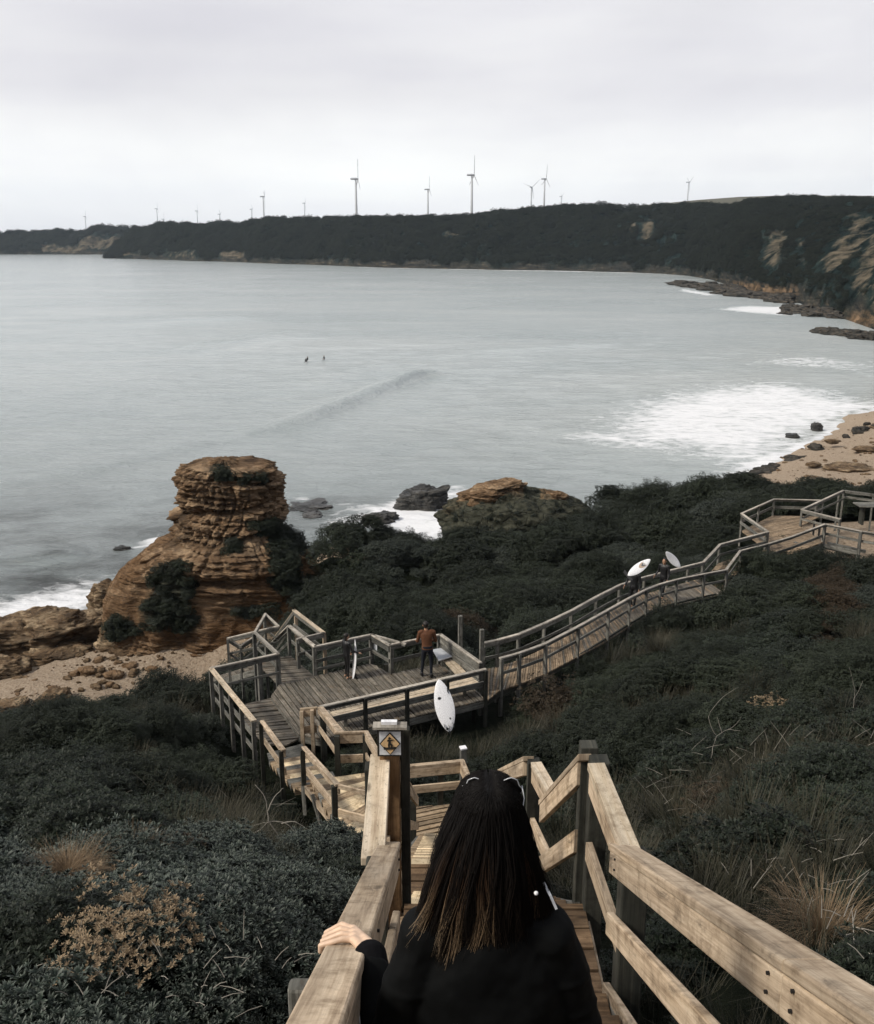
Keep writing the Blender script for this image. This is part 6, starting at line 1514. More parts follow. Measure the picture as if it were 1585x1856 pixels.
def hand_shapes(wr, dirv, upv, s=1.0, curl=.5, side=1, spread=.0):
    """palm and five fingers. dirv: wrist to knuckles, upv: back of the hand, side: +1 thumb along dirv x upv"""
    d = Vector(dirv).normalized(); u = Vector(upv); u = (u-d*u.dot(d)).normalized(); t = d.cross(u)*side; wr = Vector(wr); o = []
    for k, off in enumerate((-.028, -.0095, .0095, .028)):
        o.append(('c', tuple(wr+t*off*.6*s), tuple(wr+(d*.078+t*off)*s), .013*s, .0115*s))
    lens = (.062, .074, .078, .070)
    for k, off in enumerate((-.030, -.010, .011, .031)):
        base = wr+(d*.082+t*off)*s; L = lens[k]*s; ang = 0; p = base; dd = (d+t*off*spread*18).normalized()
        for j, (f, r) in enumerate(((.45, .0088), (.32, .0078), (.23, .0068))):
            ang += curl*(.5 if j == 0 else 1.0)
            q = p+(dd*math.cos(ang)-u*math.sin(ang))*L*f; o.append(('c', tuple(p), tuple(q), r*s, (r-.0008)*s)); p = q
    b = wr+(d*.02+t*.026)*s; m_ = b+(d*.028+t*.026-u*.006)*s; e = m_+(d*.030+t*.006-u*.010)*s
    o += [('c', tuple(b), tuple(m_), .0125*s, .010*s), ('c', tuple(m_), tuple(e), .010*s, .0075*s)]
    return o
def head_shapes(c, s, f=(0, 1, 0)):
    """head centred at c, looking along f (horizontal)"""
    f = Vector(f).normalized(); r_ = Vector((f.y, -f.x, 0)).normalized(); up = r_.cross(f); c = Vector(c)
    P = lambda a, b, z: tuple(c+(r_*a+f*b+up*z)*s)
    Rm = np.array([r_, f, up]).T
    return [('e', P(0, -.008, .03), (.074*s, .092*s, .088*s), Rm), ('e', P(0, .022, -.045), (.056*s, .066*s, .068*s), Rm), ('c', P(0, .088, .005), P(0, .104, -.022), .009*s, .013*s),
            ('e', P(0, .082, -.062), (.024*s, .012*s, .010*s), Rm), ('e', P(0, .075, -.092), (.026*s, .02*s, .02*s), Rm), ('e', P(.076, -.005, -.008), (.010*s, .02*s, .032*s), Rm), ('e', P(-.076, -.005, -.008), (.010*s, .02*s, .032*s), Rm),
            ('e', P(.032, .078, .022), (.024*s, .012*s, .007*s), Rm), ('e', P(-.032, .078, .022), (.024*s, .012*s, .007*s), Rm), ('e', P(.038, .068, -.03), (.02*s, .018*s, .02*s), Rm), ('e', P(-.038, .068, -.03), (.02*s, .018*s, .02*s), Rm)]
def person(label, loc, yaw, h, J, cols, vox=.014, hair='short', group=None, hood=False, bulk=1.0, barefoot=False, barearm=False):
    """J: joints for a body of height 1 (x right, y forward, z up)"""
    root = thing('person', label, 'person', loc, group, rotz=yaw); g = lambda k: tuple(v*h for v in J[k])
    s = h/1.72
    hd = Vector(g('head')); nk = Vector(g('neck')); f = J.get('look', (0, 1, 0))
    skin = head_shapes(hd, s, f)+[('c', tuple(nk-Vector((0, 0, .02*s))), tuple(hd+Vector((0, -.01*s, -.03*s))), .052*s, .048*s)]
    for sd, sg in (('L', -1), ('R', 1)):
        el, wr = Vector(g('el'+sd)), Vector(g('wr'+sd)); d = (wr-el).normalized()
        if barearm: skin += [('c', tuple(el), tuple(wr), .036*s, .026*s)]
        skin += [('c', tuple(wr-d*.05*s), tuple(wr), .027*s, .025*s)]+hand_shapes(wr, d, Vector((sg, .2, .3)) if abs(d.z) > .5 else Vector((0, 0, 1)), s, .45, sg)
        if barefoot:
            an = Vector(g('an'+sd)); skin += [('c', tuple(an), tuple(an+Vector((0, .14*s, -.045*s))), .036*s, .026*s), ('c', tuple(an), tuple(an+Vector((0, -.04*s, -.045*s))), .036*s, .03*s)]
    blob('body', skin, min(vox*.6, .008), cols['skin'], root, 2)
    for sx_ in (-1, 1):
        r_ = Vector((f[1], -f[0], 0)).normalized()
    torso = []
    hp, ch = Vector(g('hip')), Vector(g('chest')); B = bulk
    rows = []
    for t, rx_, ry_ in ((-.12, .155, .105), (.0, .165, .115), (.22, .15, .10), (.45, .14*B, .10*B), (.72, .165*B, .112*B), (.92, .175*B, .105*B), (1.04, .12, .08), (1.12, .06, .055)):
        c = hp.lerp(nk, t/1.12) if t > 0 else hp+Vector((0, 0, t*.5*h*.35)); rows.append((tuple(c), rx_*s, ry_*s))
    torso.append(('l', rows))
    top = list(torso)
    for sd in 'LR':
        sh, el, wr = g('sh'+sd), g('el'+sd), g('wr'+sd)
        top += [('c', tuple(lerp3(sh, g('neck'), .35)), sh, .06*s*B, .062*s*B), ('c', sh, el, .056*s*B, .046*s*B)]
        if not barearm: top += [('c', el, lerp3(el, wr, .93), .045*s*B, .034*s*B)]
    blob('jacket' if 'top' in cols and cols.get('topname') is None else cols.get('topname', 'jacket'), top, vox, cols['top'], root, 3)
    leg = [('l', [(tuple(hp+Vector((0, 0, -.09*s))), .15*s, .105*s), (tuple(hp+Vector((0, 0, .0))), .160*s, .112*s), (tuple(hp+Vector((0, 0, .08*s))), .150*s, .105*s)])]
    for sd, sg in (('L', -1), ('R', 1)):
        kn, an = g('kn'+sd), g('an'+sd); hj = tuple(hp+Vector((sg*.085*s, 0, -.05*s)))
        leg += [('c', hj, kn, .085*s, .056*s), ('c', kn, an, .055*s, .038*s)]
    blob('trousers', leg, vox, cols['leg'], root, 3)
    if not barefoot:
        for sd in 'LR':
            an = Vector(g('an'+sd)); blob('shoe', [('c', tuple(an+Vector((0, -.03*s, -.035*s))), tuple(an+Vector((0, .15*s, -.045*s))), .042*s, .034*s), ('c', tuple(an+Vector((0, -.02*s, .02*s))), tuple(an+Vector((0, -.02*s, -.03*s))), .045*s, .04*s)], vox, cols['shoe'], root, 2)
    r_ = Vector((f[1], -f[0], 0)).normalized(); Rm = np.array([r_, Vector(f), Vector((0, 0, 1))]).T
    if hair == 'short':
        blob('hair', [('e', tuple(hd+Vector(f)*-.022*s+Vector((0, 0, .045*s))), (.083*s, .094*s, .086*s), Rm), ('e', tuple(hd+Vector(f)*-.055*s+Vector((0, 0, -.01*s))), (.068*s, .05*s, .07*s), Rm)], vox*.7, cols['hair'], root, 2)
    elif hair == 'mid':
        blob('hair', [('e', tuple(hd+Vector(f)*-.022*s+Vector((0, 0, .045*s))), (.088*s, .098*s, .088*s), Rm), ('e', tuple(hd+Vector(f)*-.06*s+Vector((0, 0, -.06*s))), (.078*s, .05*s, .12*s), Rm)], vox*.7, cols['hair'], root, 2)
    return root
STAND = dict(hip=(0, 0, .53), chest=(0, 0, .70), neck=(0, -.005, .845), head=(0, .008, .925), shL=(-.105, 0, .80), shR=(.105, 0, .80), elL=(-.135, -.02, .63), elR=(.135, -.02, .63), wrL=(-.14, .05, .49), wrR=(.14, .05, .49),
             knL=(-.06, .02, .28), knR=(.06, .0, .28), anL=(-.065, 0, .045), anR=(.065, -.02, .045))
def pose(**k): d = dict(STAND); d.update(k); return d
def surfboard(label, L=1.85, W=.5, T=.06, marks=0, group='surfboards', fins=True):
    root = thing('surfboard', label, 'surfboard', (0, 0, 0), group)
    nu, nv = 40, 12; V = []
    for side in (1, -1):
        for i in range(nu+1):
            s = i/nu; wv = W/2*(math.sin(math.pi*min(max(s, 0), 1))**.62)*(1-.10*(s-.5)) if 0 < s < 1 else .004
            rock = .09*abs(s-.45)**2.2*2
            for j in range(nv+1):
                a = -1+2*j/nv; V.append((a*wv, (s-.5)*L, rock+side*T/2*(1-abs(a)**3)*(min(1, 6*s, 6*(1-s))**.5)))
    Fq = []
    for b, fl in ((0, 0), ((nu+1)*(nv+1), 1)):
        for i in range(nu):
            for j in range(nv):
                q = (b+i*(nv+1)+j, b+i*(nv+1)+j+1, b+(i+1)*(nv+1)+j+1, b+(i+1)*(nv+1)+j); Fq.append(q if not fl else q[::-1])
    mesh_np('board', V, Fq, M['white'], root)
    if fins:
        for fx, fy in ((-.13, -.40), (.13, -.40), (0, -.44)):
            mb = MB(); y0 = fy*L; mb.box8([(fx-.004, y0, -.03), (fx+.004, y0, -.03), (fx+.004, y0+.11, -.03), (fx-.004, y0+.11, -.03), (fx-.003, y0-.05, -.14), (fx+.003, y0-.05, -.14), (fx+.003, y0-.02, -.14), (fx-.003, y0-.02, -.14)]); mb.build('fin', M['black'], root)
    if marks:
        for (x0, y0, x1, y1, m_) in marks:
            mb = MB(); z = -(T/2+.004) if m_ != 'top' else T/2+.004; n = 18
            pts = [((x0+x1)/2+(x1-x0)/2*math.cos(2*math.pi*k/n)*(1+.25*math.sin(5*k)), (y0+y1)/2+(y1-y0)/2*math.sin(2*math.pi*k/n)) for k in range(n)]
            mb.slab([(p[0], p[1]) for p in pts], z+.002+.09*abs((y0+y1)/2/L+.05)**2.2*2, .006); mb.build('decal', M['black'], root)
    return root
def orient(o, pos, ydir, zdir):
    y = Vector(ydir).normalized(); z = Vector(zdir); z = (z-y*z.dot(y)).normalized(); x = y.cross(z); m_ = Matrix((x, y, z)).transposed().to_4x4(); m_.translation = Vector(pos); o.matrix_world = m_
    o.location = Vector(pos); o.rotation_euler = m_.to_euler()

# surfboard propped against the front rail of the deck
top_ = W2(796, 1231, -12.25); bot_ = Wy(816, 1327, top_.y-.75)
sb = surfboard('white surfboard with dark tail scuffs leaning nose up outside the front railing', L=(top_-bot_).length, W=.56, marks=[(-.10, -.42, -.06, -.36, 0), (.02, -.70, .10, -.62, 0), (-.02, -.80, .03, -.72, 0), (.06, .18, .16, .26, 0), (-.20, .30, -.16, .48, 0), (-.18, .62, -.14, .72, 0)])
bd_ = (top_-bot_); nrm = Vector((-.25, .9, .35)); orient(sb, (top_+bot_)/2, bd_, nrm)
# person in black with a board on the deck
fz = zf
q = W2(630, 1228, fz)
person('person in a black hooded wetsuit standing on the deck holding a surfboard upright', (q.x, q.y, fz), R(-55), 1.5, pose(elR=(.17, .05, .64), wrR=(.21, .16, .60), elL=(-.14, .0, .64), wrL=(-.10, .10, .52)), dict(skin=M['skin_tan'], top=M['wetsuit'], leg=M['wetsuit'], hair=M['hair_dark'], shoe=M['wetsuit']), hair='mid', vox=.014, barefoot=True)
b2 = surfboard('white surfboard stood edge on beside the person in black on the deck', L=1.38, W=.42, marks=0)
a_, c_ = W2(641, 1229, fz), W2(646, 1163, fz+1.30); c_ = Wy(646, 1164, a_.y+.1); orient(b2, (a_+c_)/2, c_-a_, (-.96, -.25, .1)); b2.children[0].scale = (1, 1, 1)
# man in rust brown jacket leaning on the railing
q = W2(775, 1230, fz)
m1 = person('man in a rust brown jacket seen from behind at the back deck railing', (q.x, q.y+.15, fz), R(8), 1.86, pose(hip=(0, .0, .52), neck=(-.015, .05, .83), head=(-.02, .075, .905), shL=(-.12, .04, .79), shR=(.11, .04, .79), elL=(-.16, .06, .63), elR=(.15, .06, .62), wrL=(-.15, .20, .585), wrR=(.10, .20, .575), knL=(-.07, .03, .28), knR=(.065, .0, .28), anL=(-.09, .04, .045), anR=(.06, -.04, .045)),
       dict(skin=M['skin_tan'], top=M['jacket_brown'], leg=M['denim'], hair=M['hair_dark'], shoe=M['black']), hair='short', vox=.014, bulk=1.08)
# pale board lying on the bench corner
t = thing('seat_board', 'pale grey flat board lying on the corner bench beside the man', 'board', tuple(W2(800, 1183, -12.72)))
m_ = MB(); z_ = -12.74; m_.slab([xy(W2(a, b, z_)) for a, b in ((784, 1177), (796, 1197), (822, 1189), (801, 1174))], z_, .04); reparent(m_.build('board', plain('pale_board', (.45, .47, .50), .6), None, bevel=.006), t)
# walkers on the boardwalk
def walker(px, py, z, yaw, label, h, look=(0, 1, 0)):
    q = Wz(px, py, z)
    return person(label, (q.x, q.y, z), yaw, h, pose(elR=(.16, -.03, .63), wrR=(.19, .06, .55), elL=(-.15, .02, .63), wrL=(-.14, .08, .50), knL=(-.06, .09, .29), anL=(-.06, .12, .07), knR=(.06, .02, .28), anR=(.06, -.12, .05)), dict(skin=M['skin_tan'], top=M['wetsuit'], leg=M['wetsuit'], hair=M['hair_dark'], shoe=M['black']), vox=.018, barefoot=True), q
def onwalk(px):
    best = None
    for k in range(n_p):
        c = (fa[k]+ba[k])/2; u, v, d = proj(np.array(c)); 
        if best is None or abs(u-px) < best[0]: best = (abs(u-px), c, (fa[min(k+1, n_p)]-fa[k]).normalized())
    return best[1], best[2]
c1, d1 = onwalk(1149); c2, d2 = onwalk(1204)
w1, _ = walker(1000, 1000, -15, 0, 'nearer surfer in black on the boardwalk carrying the board with an oval emblem', 1.85); w1.location = (c1.x, c1.y, c1.z-.98); w1.rotation_euler[2] = math.atan2(d1.y, d1.x)+math.pi/2
w2_, _ = walker(1000, 1000, -15, 0, 'surfer in black farther along the boardwalk with a plain white board under one arm', 1.85); w2_.location = (c2.x, c2.y, c2.z-.98); w2_.rotation_euler[2] = math.atan2(d2.y, d2.x)+math.pi/2
b3 = surfboard('white surfboard with a dark oval emblem carried by the nearer boardwalk surfer', L=1.12, W=.38)
p_ = Wy(1159, 1029, c1.y-.45); ax_ = Wy(1180, 1013, c1.y-.45)-Wy(1139, 1044, c1.y-.45); orient(b3, p_, ax_+Vector((.25, .3, 0)), (.2, -.6, .75))
mb = MB(); n = 24
mb.slab([(.11*math.cos(2*math.pi*k/n), .22+.22*math.sin(2*math.pi*k/n)) for k in range(n)], .036, .004); e_ = mb.build('emblem', plain('emblem_tan', (.42, .32, .24), .6), b3)
mb = MB(); mb.slab([(.07*math.cos(2*math.pi*k/n)+.01, .26+.15*math.sin(2*math.pi*k/n)) for k in range(n)], .040, .003); mb.build('emblem_ring', plain('emblem_dark', (.10, .10, .11), .6), b3)
mb = MB(); mb.slab([(.035*math.cos(2*math.pi*k/n), .27+.07*math.sin(2*math.pi*k/n)) for k in range(n)], .044, .003); mb.build('emblem_centre', plain('emblem_pale', (.45, .44, .42), .6), b3)
mb = MB(); mb.slab([(-.27, -.50), (-.21, -.62), (.22, -.62), (.26, -.50)], .030, .004); mb.build('tail_pad', M['black'], b3)
b4 = surfboard('plain white surfboard held slanting by the farther boardwalk surfer', L=.98, W=.34)
p_ = Wy(1220, 1014, c2.y-.45); ax_ = Wy(1208, 1001, c2.y-.45)-Wy(1232, 1027, c2.y-.45); orient(b4, p_, ax_, (-.35, -.7, .6))
# surfers waiting in the water
SIT = pose(hip=(0, 0, .42), neck=(0, .01, .74), head=(0, .02, .82), shL=(-.105, .01, .69), shR=(.105, .01, .69), elL=(-.14, .04, .55), elR=(.14, .04, .55), wrL=(-.10, .16, .46), wrR=(.10, .16, .46), knL=(-.14, .20, .36), knR=(.14, .20, .36), anL=(-.16, .17, .12), anR=(.16, .17, .12))
for a, b, yaw, lab in ((555, 656, .3, 'tiny surfer at the left of a pair in the water'), (558, 653, 1.0, 'tiny surfer just behind the left one of the pair in the water'), (588, 651, 2.4, 'tiny lone surfer in the water right of the pair')):
    q = Wz(a, b+1, SEA); wp = person(lab, (q.x, q.y, SEA-.55), yaw, 1.9, SIT, dict(skin=M['skin_tan'], top=M['wetsuit'], leg=M['wetsuit'], hair=M['hair_dark'], shoe=M['wetsuit']), vox=.03, barefoot=True, group='surfers waiting in the bay')
    sbd = surfboard('surfboard under '+lab.replace('tiny ', 'the ', 1), L=2.0, W=.5, group='surfboards in the bay', fins=False); sbd.location = (q.x, q.y, SEA+.12); sbd.rotation_euler[2] = yaw

# ------------------------------------------------------------------ the woman in front
WF = Vector((.125, 2.0, floorz(2.0)+.0))
wo = thing('person', 'woman with long ombre hair in a black jacket, seen from behind, hand on rail', 'person', (0, 0, 0))
hc = Vector((.122, 2.02, -1.352))
nk = Vector((.12, 1.965, -1.475))
tx = .118
# body with head, neck and both hands
wrL = Vector((-.178, 2.135, -1.815)); elL = Vector((-.13, 1.895, -1.93)); shL = Vector((-.024, 1.925, -1.585)); shR = Vector((.264, 1.925, -1.585)); elR = Vector((.345, 1.93, -1.84)); wrR = Vector((.29, 2.10, -1.99))
capz = lambda y: railz(y)
kn_ = Vector((-.232, 2.235, capz(2.235)+.018))
skin_w = head_shapes(hc, 1.0, (0, 1, 0))+[('c', tuple(nk-Vector((0, 0, .03))), tuple(hc+Vector((0, -.01, -.03))), .05, .046)]
skin_w += [('c', tuple(elL.lerp(wrL, .7)), tuple(wrL), .026, .025)]
# the left hand lies over the cap, four fingers curl over its outer edge, thumb along the inner side
xo = XL-.0575
fk = [(2.200, -.02, .0), (2.224, -.03, .0), (2.247, -.03, .0), (2.268, -.02, 0)]       # y of each knuckle, little finger first
for i, (yk, dx_, _) in enumerate(fk):
    top_c = capz(yk)
    k0 = Vector((XL+.020-.003*i, yk-.006*(1.5-i), top_c+.020)); wl = wrL+Vector((0, (i-1.5)*.011, .004))
    skin_w.append(('c', tuple(wl), tuple(k0), .0165, .0125))
    L1 = (.030, .034, .035, .033)[i]
    dy = (-.004, .002, .008, .014)[i]
    k1 = k0+Vector((-L1, dy, .004)); k2 = Vector((xo-.012, k1.y+dy*.8, capz(k1.y)-.001)); k3 = Vector((xo-.013, k2.y+dy*.4, capz(k2.y)-.021))
    if i == 3: k3 = Vector((xo-.010, k2.y+.002, capz(k2.y)-.018))
    skin_w += [('c', tuple(k0), tuple(k1), .0098, .0088), ('c', tuple(k1), tuple(k2), .0086, .0078), ('c', tuple(k2), tuple(k3), .0076, .0068)]
th0 = wrL+Vector((.012, .02, -.004)); th1 = Vector((XL+.060, 2.215, capz(2.215)-.002)); th2 = Vector((XL+.069, 2.248, capz(2.248)-.020))
skin_w += [('c', tuple(th0), tuple(th1), .014, .011), ('c', tuple(th1), tuple(th2), .0105, .0085)]
dR = (wrR-elR).normalized(); skin_w += [('c', tuple(elR.lerp(wrR, .8)), tuple(wrR), .026, .024)]+hand_shapes(wrR, dR, Vector((.6, .1, .8)), .95, .5, 1)
blob('body', skin_w, .0036, M['skin'], wo, 3)
# jacket: padded torso and sleeves
def Vt(x, y, z): return (x, y, z)
zz_ = [(-2.12, .200, .150), (-2.02, .205, .155), (-1.88, .200, .150), (-1.76, .200, .145), (-1.70, .195, .135), (-1.63, .172, .120), (-1.57, .128, .100), (-1.52, .090, .080), (-1.49, .066, .062)]
jk = [('l', [((tx+.0+(z+1.5)*-.015, 1.955+(z+2.1)*-.02, z), a, b) for z, a, b in zz_])]
jk += [('c', (tx-.06, 1.945, -1.550), tuple(shL), .068, .066), ('c', (tx+.06, 1.945, -1.550), tuple(shR), .068, .066),
       ('c', tuple(shL), tuple(elL), .066, .058), ('c', tuple(elL), tuple(elL.lerp(wrL, .78)), .066, .052), ('c', tuple(shR), tuple(elR), .066, .058), ('c', tuple(elR), tuple(elR.lerp(wrR, .85)), .058, .044)]
# sleeve creases
for a, b, r0, t_ in ((shL, elL, .066, .35), (shL, elL, .064, .72), (elL, wrL, .056, .25), (shR, elR, .066, .4), (shR, elR, .064, .75)):
    p = a.lerp(b, t_); jk.append(('e', tuple(p), (r0*1.06, r0*1.06, .016)))
# flap like yoke at the back and collar
jk += [('c', (tx-.07, 1.93, -1.505), (tx+.07, 1.93, -1.505), .030, .030), ('c', (tx-.07, 1.93, -1.505), (tx-.07, 2.02, -1.52), .028, .022), ('c', (tx+.07, 1.93, -1.505), (tx+.07, 2.02, -1.52), .028, .022)]
jo = blob('jacket', jk, .0065, M['jacket'], wo, 5)
tx_ = bpy.data.textures.new('folds', 'CLOUDS'); tx_.noise_scale = .11; tx_.noise_depth = 2
dm = jo.modifiers.new('folds', 'DISPLACE'); dm.texture = tx_; dm.strength = .022; dm.mid_level = .5; dm.texture_coords = 'LOCAL'
blob('cuff', [('c', tuple(elL.lerp(wrL, .70)), tuple(elL.lerp(wrL, .93)), .050, .044), ('e', tuple(elL.lerp(wrL, .95)), (.045, .045, .040))], .004, M['cuff'], wo, 3)
blob('cuff', [('c', tuple(elR.lerp(wrR, .82)), tuple(elR.lerp(wrR, .95)), .042, .038)], .005, M['cuff'], wo, 2)
# sleeve zip
zp = []
fd = (wrL-elL).normalized(); sd_ = Vector((-1, -.8, .7)); sd_ = (sd_-fd*sd_.dot(fd)).normalized()
pts = [elL.lerp(wrL, t_)+sd_*(.068-.016*t_) for t_ in np.linspace(.02, .68, 8)]
mb = MB(); mb.tube(pts, .0022, 6); zo = mb.build('sleeve_zip', M['metal'], wo, smooth=True)
mb = MB(); e = pts[-1]; mb.beam(e, e+fd*.016+sd_*.004, .009, .005); mb.beam(e-fd*.002+sd_*.004, e-fd*.018+sd_*.006, .006, .003); mb.build('zip_pull', M['metal'], zo)
# stud and pale strap lining on the right shoulder
st_ = Wy(972, 1619, 1.862); m2 = MB(); m2.tube([st_, st_+Vector((0, -.006, .004))], [.0052, .0045], 10)
st_o = m2.build('stud', M['white'], wo, smooth=True)
l0, l1 = Wy(986, 1600, 1.925), Wy(1009, 1648, 1.895)
mb = MB(); mb.beam(l0, l0.lerp(l1, .5)+Vector((0, -.008, .006)), .006, .004, up=(0, -1, .6)); mb.beam(l0.lerp(l1, .5)+Vector((0, -.008, .006)), l1, .006, .004, up=(0, -1, .6)); mb.build('strap_lining', M['sign_white'], wo)
# trousers and shoes on the treads
hpw = Vector((tx, 1.96, -2.10)); kL, kR = Vector((tx-.085, 2.05, -2.40)), Vector((tx+.085, 2.0, -2.34))
aL, aR = Vector((tx-.09, 2.03, floorz(2.15)+.03)), Vector((tx+.09, 1.86, floorz(1.86)+.05))
fl_z = lambda y: -1.66-.543*y
aL.z = fl_z(2.03)+.02; aR.z = fl_z(1.80)+.03; kL.z = (hpw.z+aL.z)/2; kR.z = (hpw.z+aR.z)/2+.02
blob('trousers', [('l', [((tx, 1.96, -2.20), .16, .12), ((tx, 1.96, -2.10), .165, .12), ((tx, 1.96, -2.0), .15, .11)]), ('c', (tx-.085, 1.96, -2.15), tuple(kL), .085, .06), ('c', tuple(kL), tuple(aL), .058, .042), ('c', (tx+.085, 1.96, -2.15), tuple(kR), .085, .06), ('c', tuple(kR), tuple(aR), .058, .042)], .01, M['denim'], wo, 3)
for an in (aL, aR): blob('shoe', [('c', tuple(an+Vector((0, -.03, -.02))), tuple(an+Vector((0, .14, -.03))), .042, .035), ('c', tuple(an), tuple(an+Vector((0, -.02, -.02))), .044, .042)], .008, M['black'], wo, 2)
# hair
def hair_mat():
    m, nt, b = mat('ombre_hair'); uv = N(nt, 'ShaderNodeUVMap'); s = N(nt, 'ShaderNodeSeparateXYZ'); lk(nt, uv.outputs[0], s.inputs[0])
    c0 = ramp(nt, s.outputs['X'], [(0, (.003, .0025, .002)), (.52, (.006, .0045, .0035)), (.68, (.09, .05, .028)), (.82, (.34, .235, .14)), (1, (.56, .43, .29))]).outputs[0]
    c = mixc(nt, s.outputs['Y'], (.004, .003, .0027), c0)
    lk(nt, c, b.inputs['Base Color']); b.inputs['Roughness'].default_value = .6; b.inputs['Specular IOR Level'].default_value = .15
    return m
HM = hair_mat()
blob('hair', [('e', (hc.x, hc.y-.010, hc.z+.033), (.078, .093, .086)), ('l', [((tx, 1.925, -1.64), .075, .016), ((tx, 1.920, -1.58), .092, .030), ((tx, 1.925, -1.50), .094, .046), ((tx, 1.945, -1.43), .088, .062), ((tx, 1.970, -1.37), .078, .074), ((tx, 1.995, -1.32), .064, .076)])], .0055, M['hair_dark'], wo, 4)
hb = MB(); hr_ = random.Random(3)
def strand(az, tip, r, pale, wob):
    """from the parting over the skull and down the back to the tip of its lock"""
    sx_, sy_ = math.sin(az), -math.cos(az); j = lambda s_=.0015: hr_.uniform(-s_, s_)
    par = Vector((hc.x+.003*(1 if az > 0 else -1), hc.y+.035*hr_.uniform(-1.2, 1), hc.z+.126)); pts = [par]
    pm_ = hr_.uniform(.62, 1.32)
    for ph in (.30*pm_, .58*pm_, .80*pm_, pm_):
        pts.append(Vector((hc.x+sx_*.086*math.sin(ph)+j(), hc.y-.012+sy_*.099*math.sin(ph)+(par.y-hc.y)*math.cos(ph)+j(), hc.z+.033+.096*math.cos(ph)+j())))
    e0 = pts[-1]
    for t in (.22, .45, .68, .86, 1):
        q = e0.lerp(tip, t); bulge = max(math.sin(math.pi*t), 0)
        q.x += sx_*.012*bulge+wob*math.sin(t*6+az*7)*t; q.y -= .032*bulge**.8*(.4+.6*abs(math.cos(az))); q += Vector((j(.0025), j(.002), 0))*t; pts.append(q)
    P = densify(pts, 3); n = len(P); b = len(hb.v)
    for i, p in enumerate(P):
        d = (P[min(i+1, n-1)]-P[max(i-1, 0)]).normalized(); a = d.cross(Vector((0, -1, .3))).normalized(); c = d.cross(a); w_ = r*(1-.8*(i/(n-1))**4)
        for k in range(3):
            t = 2.094*k; hb.v.append(tuple(p+a*math.cos(t)*w_+c*math.sin(t)*w_))
    for i in range(n-1):
        for k in range(3):
            k2 = (k+1) % 3; hb.f.append((b+i*3+k, b+i*3+k2, b+(i+1)*3+k2, b+(i+1)*3+k)); hb.m.append(0)
            hb.uv += [(i/(n-1), pale), (i/(n-1), pale), ((i+1)/(n-1), pale), ((i+1)/(n-1), pale)]
NL = 90
for L_ in range(NL):
    az = -1.85+3.7*(L_+hr_.uniform(-.4, .4))/NL; sx_ = math.sin(az)
    tip = Vector((hc.x+sx_*.108, 1.862+abs(sx_)**3*.055, -1.655+hr_.uniform(-.055, .085)))
    if -1.3 < az < -.15: tip.x -= hr_.uniform(.01, .095)*(1.25-abs(az+.75)); tip.z += hr_.uniform(-.03, .03)
    if az <= -1.3: tip.x -= hr_.uniform(.01, .075); tip.z += hr_.uniform(0, .06)
    if az > .95: tip.x += hr_.uniform(0, .05); tip.z -= hr_.uniform(0, .06)
    if -.15 <= az <= .7: tip.z += hr_.uniform(-.03, .05)
    pl = hr_.uniform(.5, 1) if hr_.random() < (.52 if az < .0 else .05 if az < .9 else .40) else hr_.uniform(0, .04)
    wob = hr_.uniform(-.024, .024)
    for k in range(hr_.randint(45, 90)):
        sp_ = hr_.gauss(0, 1)
        tt = tip+Vector((hr_.gauss(0, .0065), hr_.gauss(0, .004), abs(hr_.gauss(0, .030))))
        strand(az+sp_*.045, tt, hr_.uniform(.00045, .0009), max(0, pl*hr_.uniform(.3, 1.15)) if hr_.random() < .62 else .02, wob)
hb.build('hair_strands', HM, wo, smooth=True)
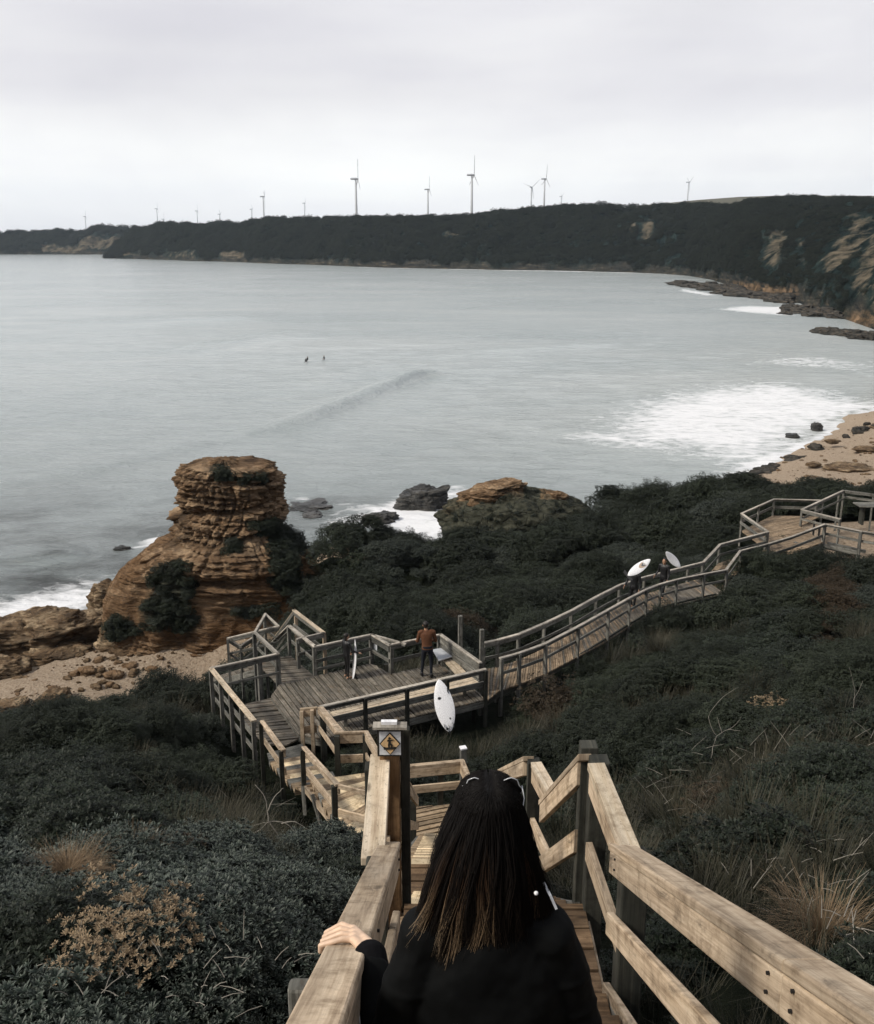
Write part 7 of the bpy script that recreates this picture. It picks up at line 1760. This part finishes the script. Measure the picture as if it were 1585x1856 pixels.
# sunglasses pushed up on the head
sgm = plain('pale_sunglass_frame', (.42, .43, .45), .2, 0); 
sg_ = thing('sunglasses', 'sunglasses with silver rims pushed up on the dark hair of the woman', 'sunglasses', (hc.x, hc.y, hc.z+.1))
for s_, (ca, cb) in ((-1, (860, 1420)), (1, (926, 1420))):
    cpt = Wy(ca, cb, hc.y+.0); pts = []
    for k in range(25):
        a = 2*math.pi*k/24; pts.append(cpt+Vector((math.cos(a)*.029, -.010*math.sin(a), math.sin(a)*.021-.008*abs(math.cos(a))*1.0-.012*(math.cos(a)*s_ > .6))))
    mb = MB(); mb.tube(pts, .0014, 6); reparent(mb.build('rim', sgm, None, smooth=True), sg_)
    mb = MB(); mb.v = [tuple(p) for p in pts[:24]]+[tuple(p+Vector((0, .002, 0))) for p in pts[:24]]; mb.f = [tuple(range(24)), tuple(range(47, 23, -1))]; mb.m = [0, 0]; mb.uv = [(0, 0)]*48; reparent(mb.build('lens', M['black'], None), sg_)
    mb = MB(); q0 = cpt+Vector((s_*.027, .0, -.006)); mb.tube([q0, q0+Vector((s_*.004, -.02, -.022)), q0+Vector((-s_*.004, -.05, -.05))], .0013, 6); reparent(mb.build('temple', sgm, None, smooth=True), sg_)
mb = MB(); a_, b_ = Wy(880, 1418, hc.y+.03), Wy(912, 1418, hc.y+.03); mb.tube([a_, (a_+b_)/2+Vector((0, .004, .005)), b_], .0018, 6); reparent(mb.build('bridge', sgm, None, smooth=True), sg_)


# ------------------------------------------------------------------ air
hz = MB(); hz.box8([(-5600, -420, -34.5), (5600, -420, -34.5), (5600, 5900, -34.5), (-5600, 5900, -34.5), (-5600, -420, 290), (5600, -420, 290), (5600, 5900, 290), (-5600, 5900, 290)])
hm = bpy.data.materials.new('air'); hm.use_nodes = True; hn = hm.node_tree; hn.nodes.clear()
ho = hn.nodes.new('ShaderNodeOutputMaterial'); pv = hn.nodes.new('ShaderNodeVolumePrincipled'); pv.inputs['Density'].default_value = .00007; pv.inputs['Color'].default_value = (.74, .88, 1, 1); pv.inputs['Anisotropy'].default_value = .2
hn.links.new(pv.outputs[0], ho.inputs['Volume']); hb_ = hz.build('haze', hm, None); tag(hb_, 'thin bluish sea air fading the far headland', None, kind='stuff')
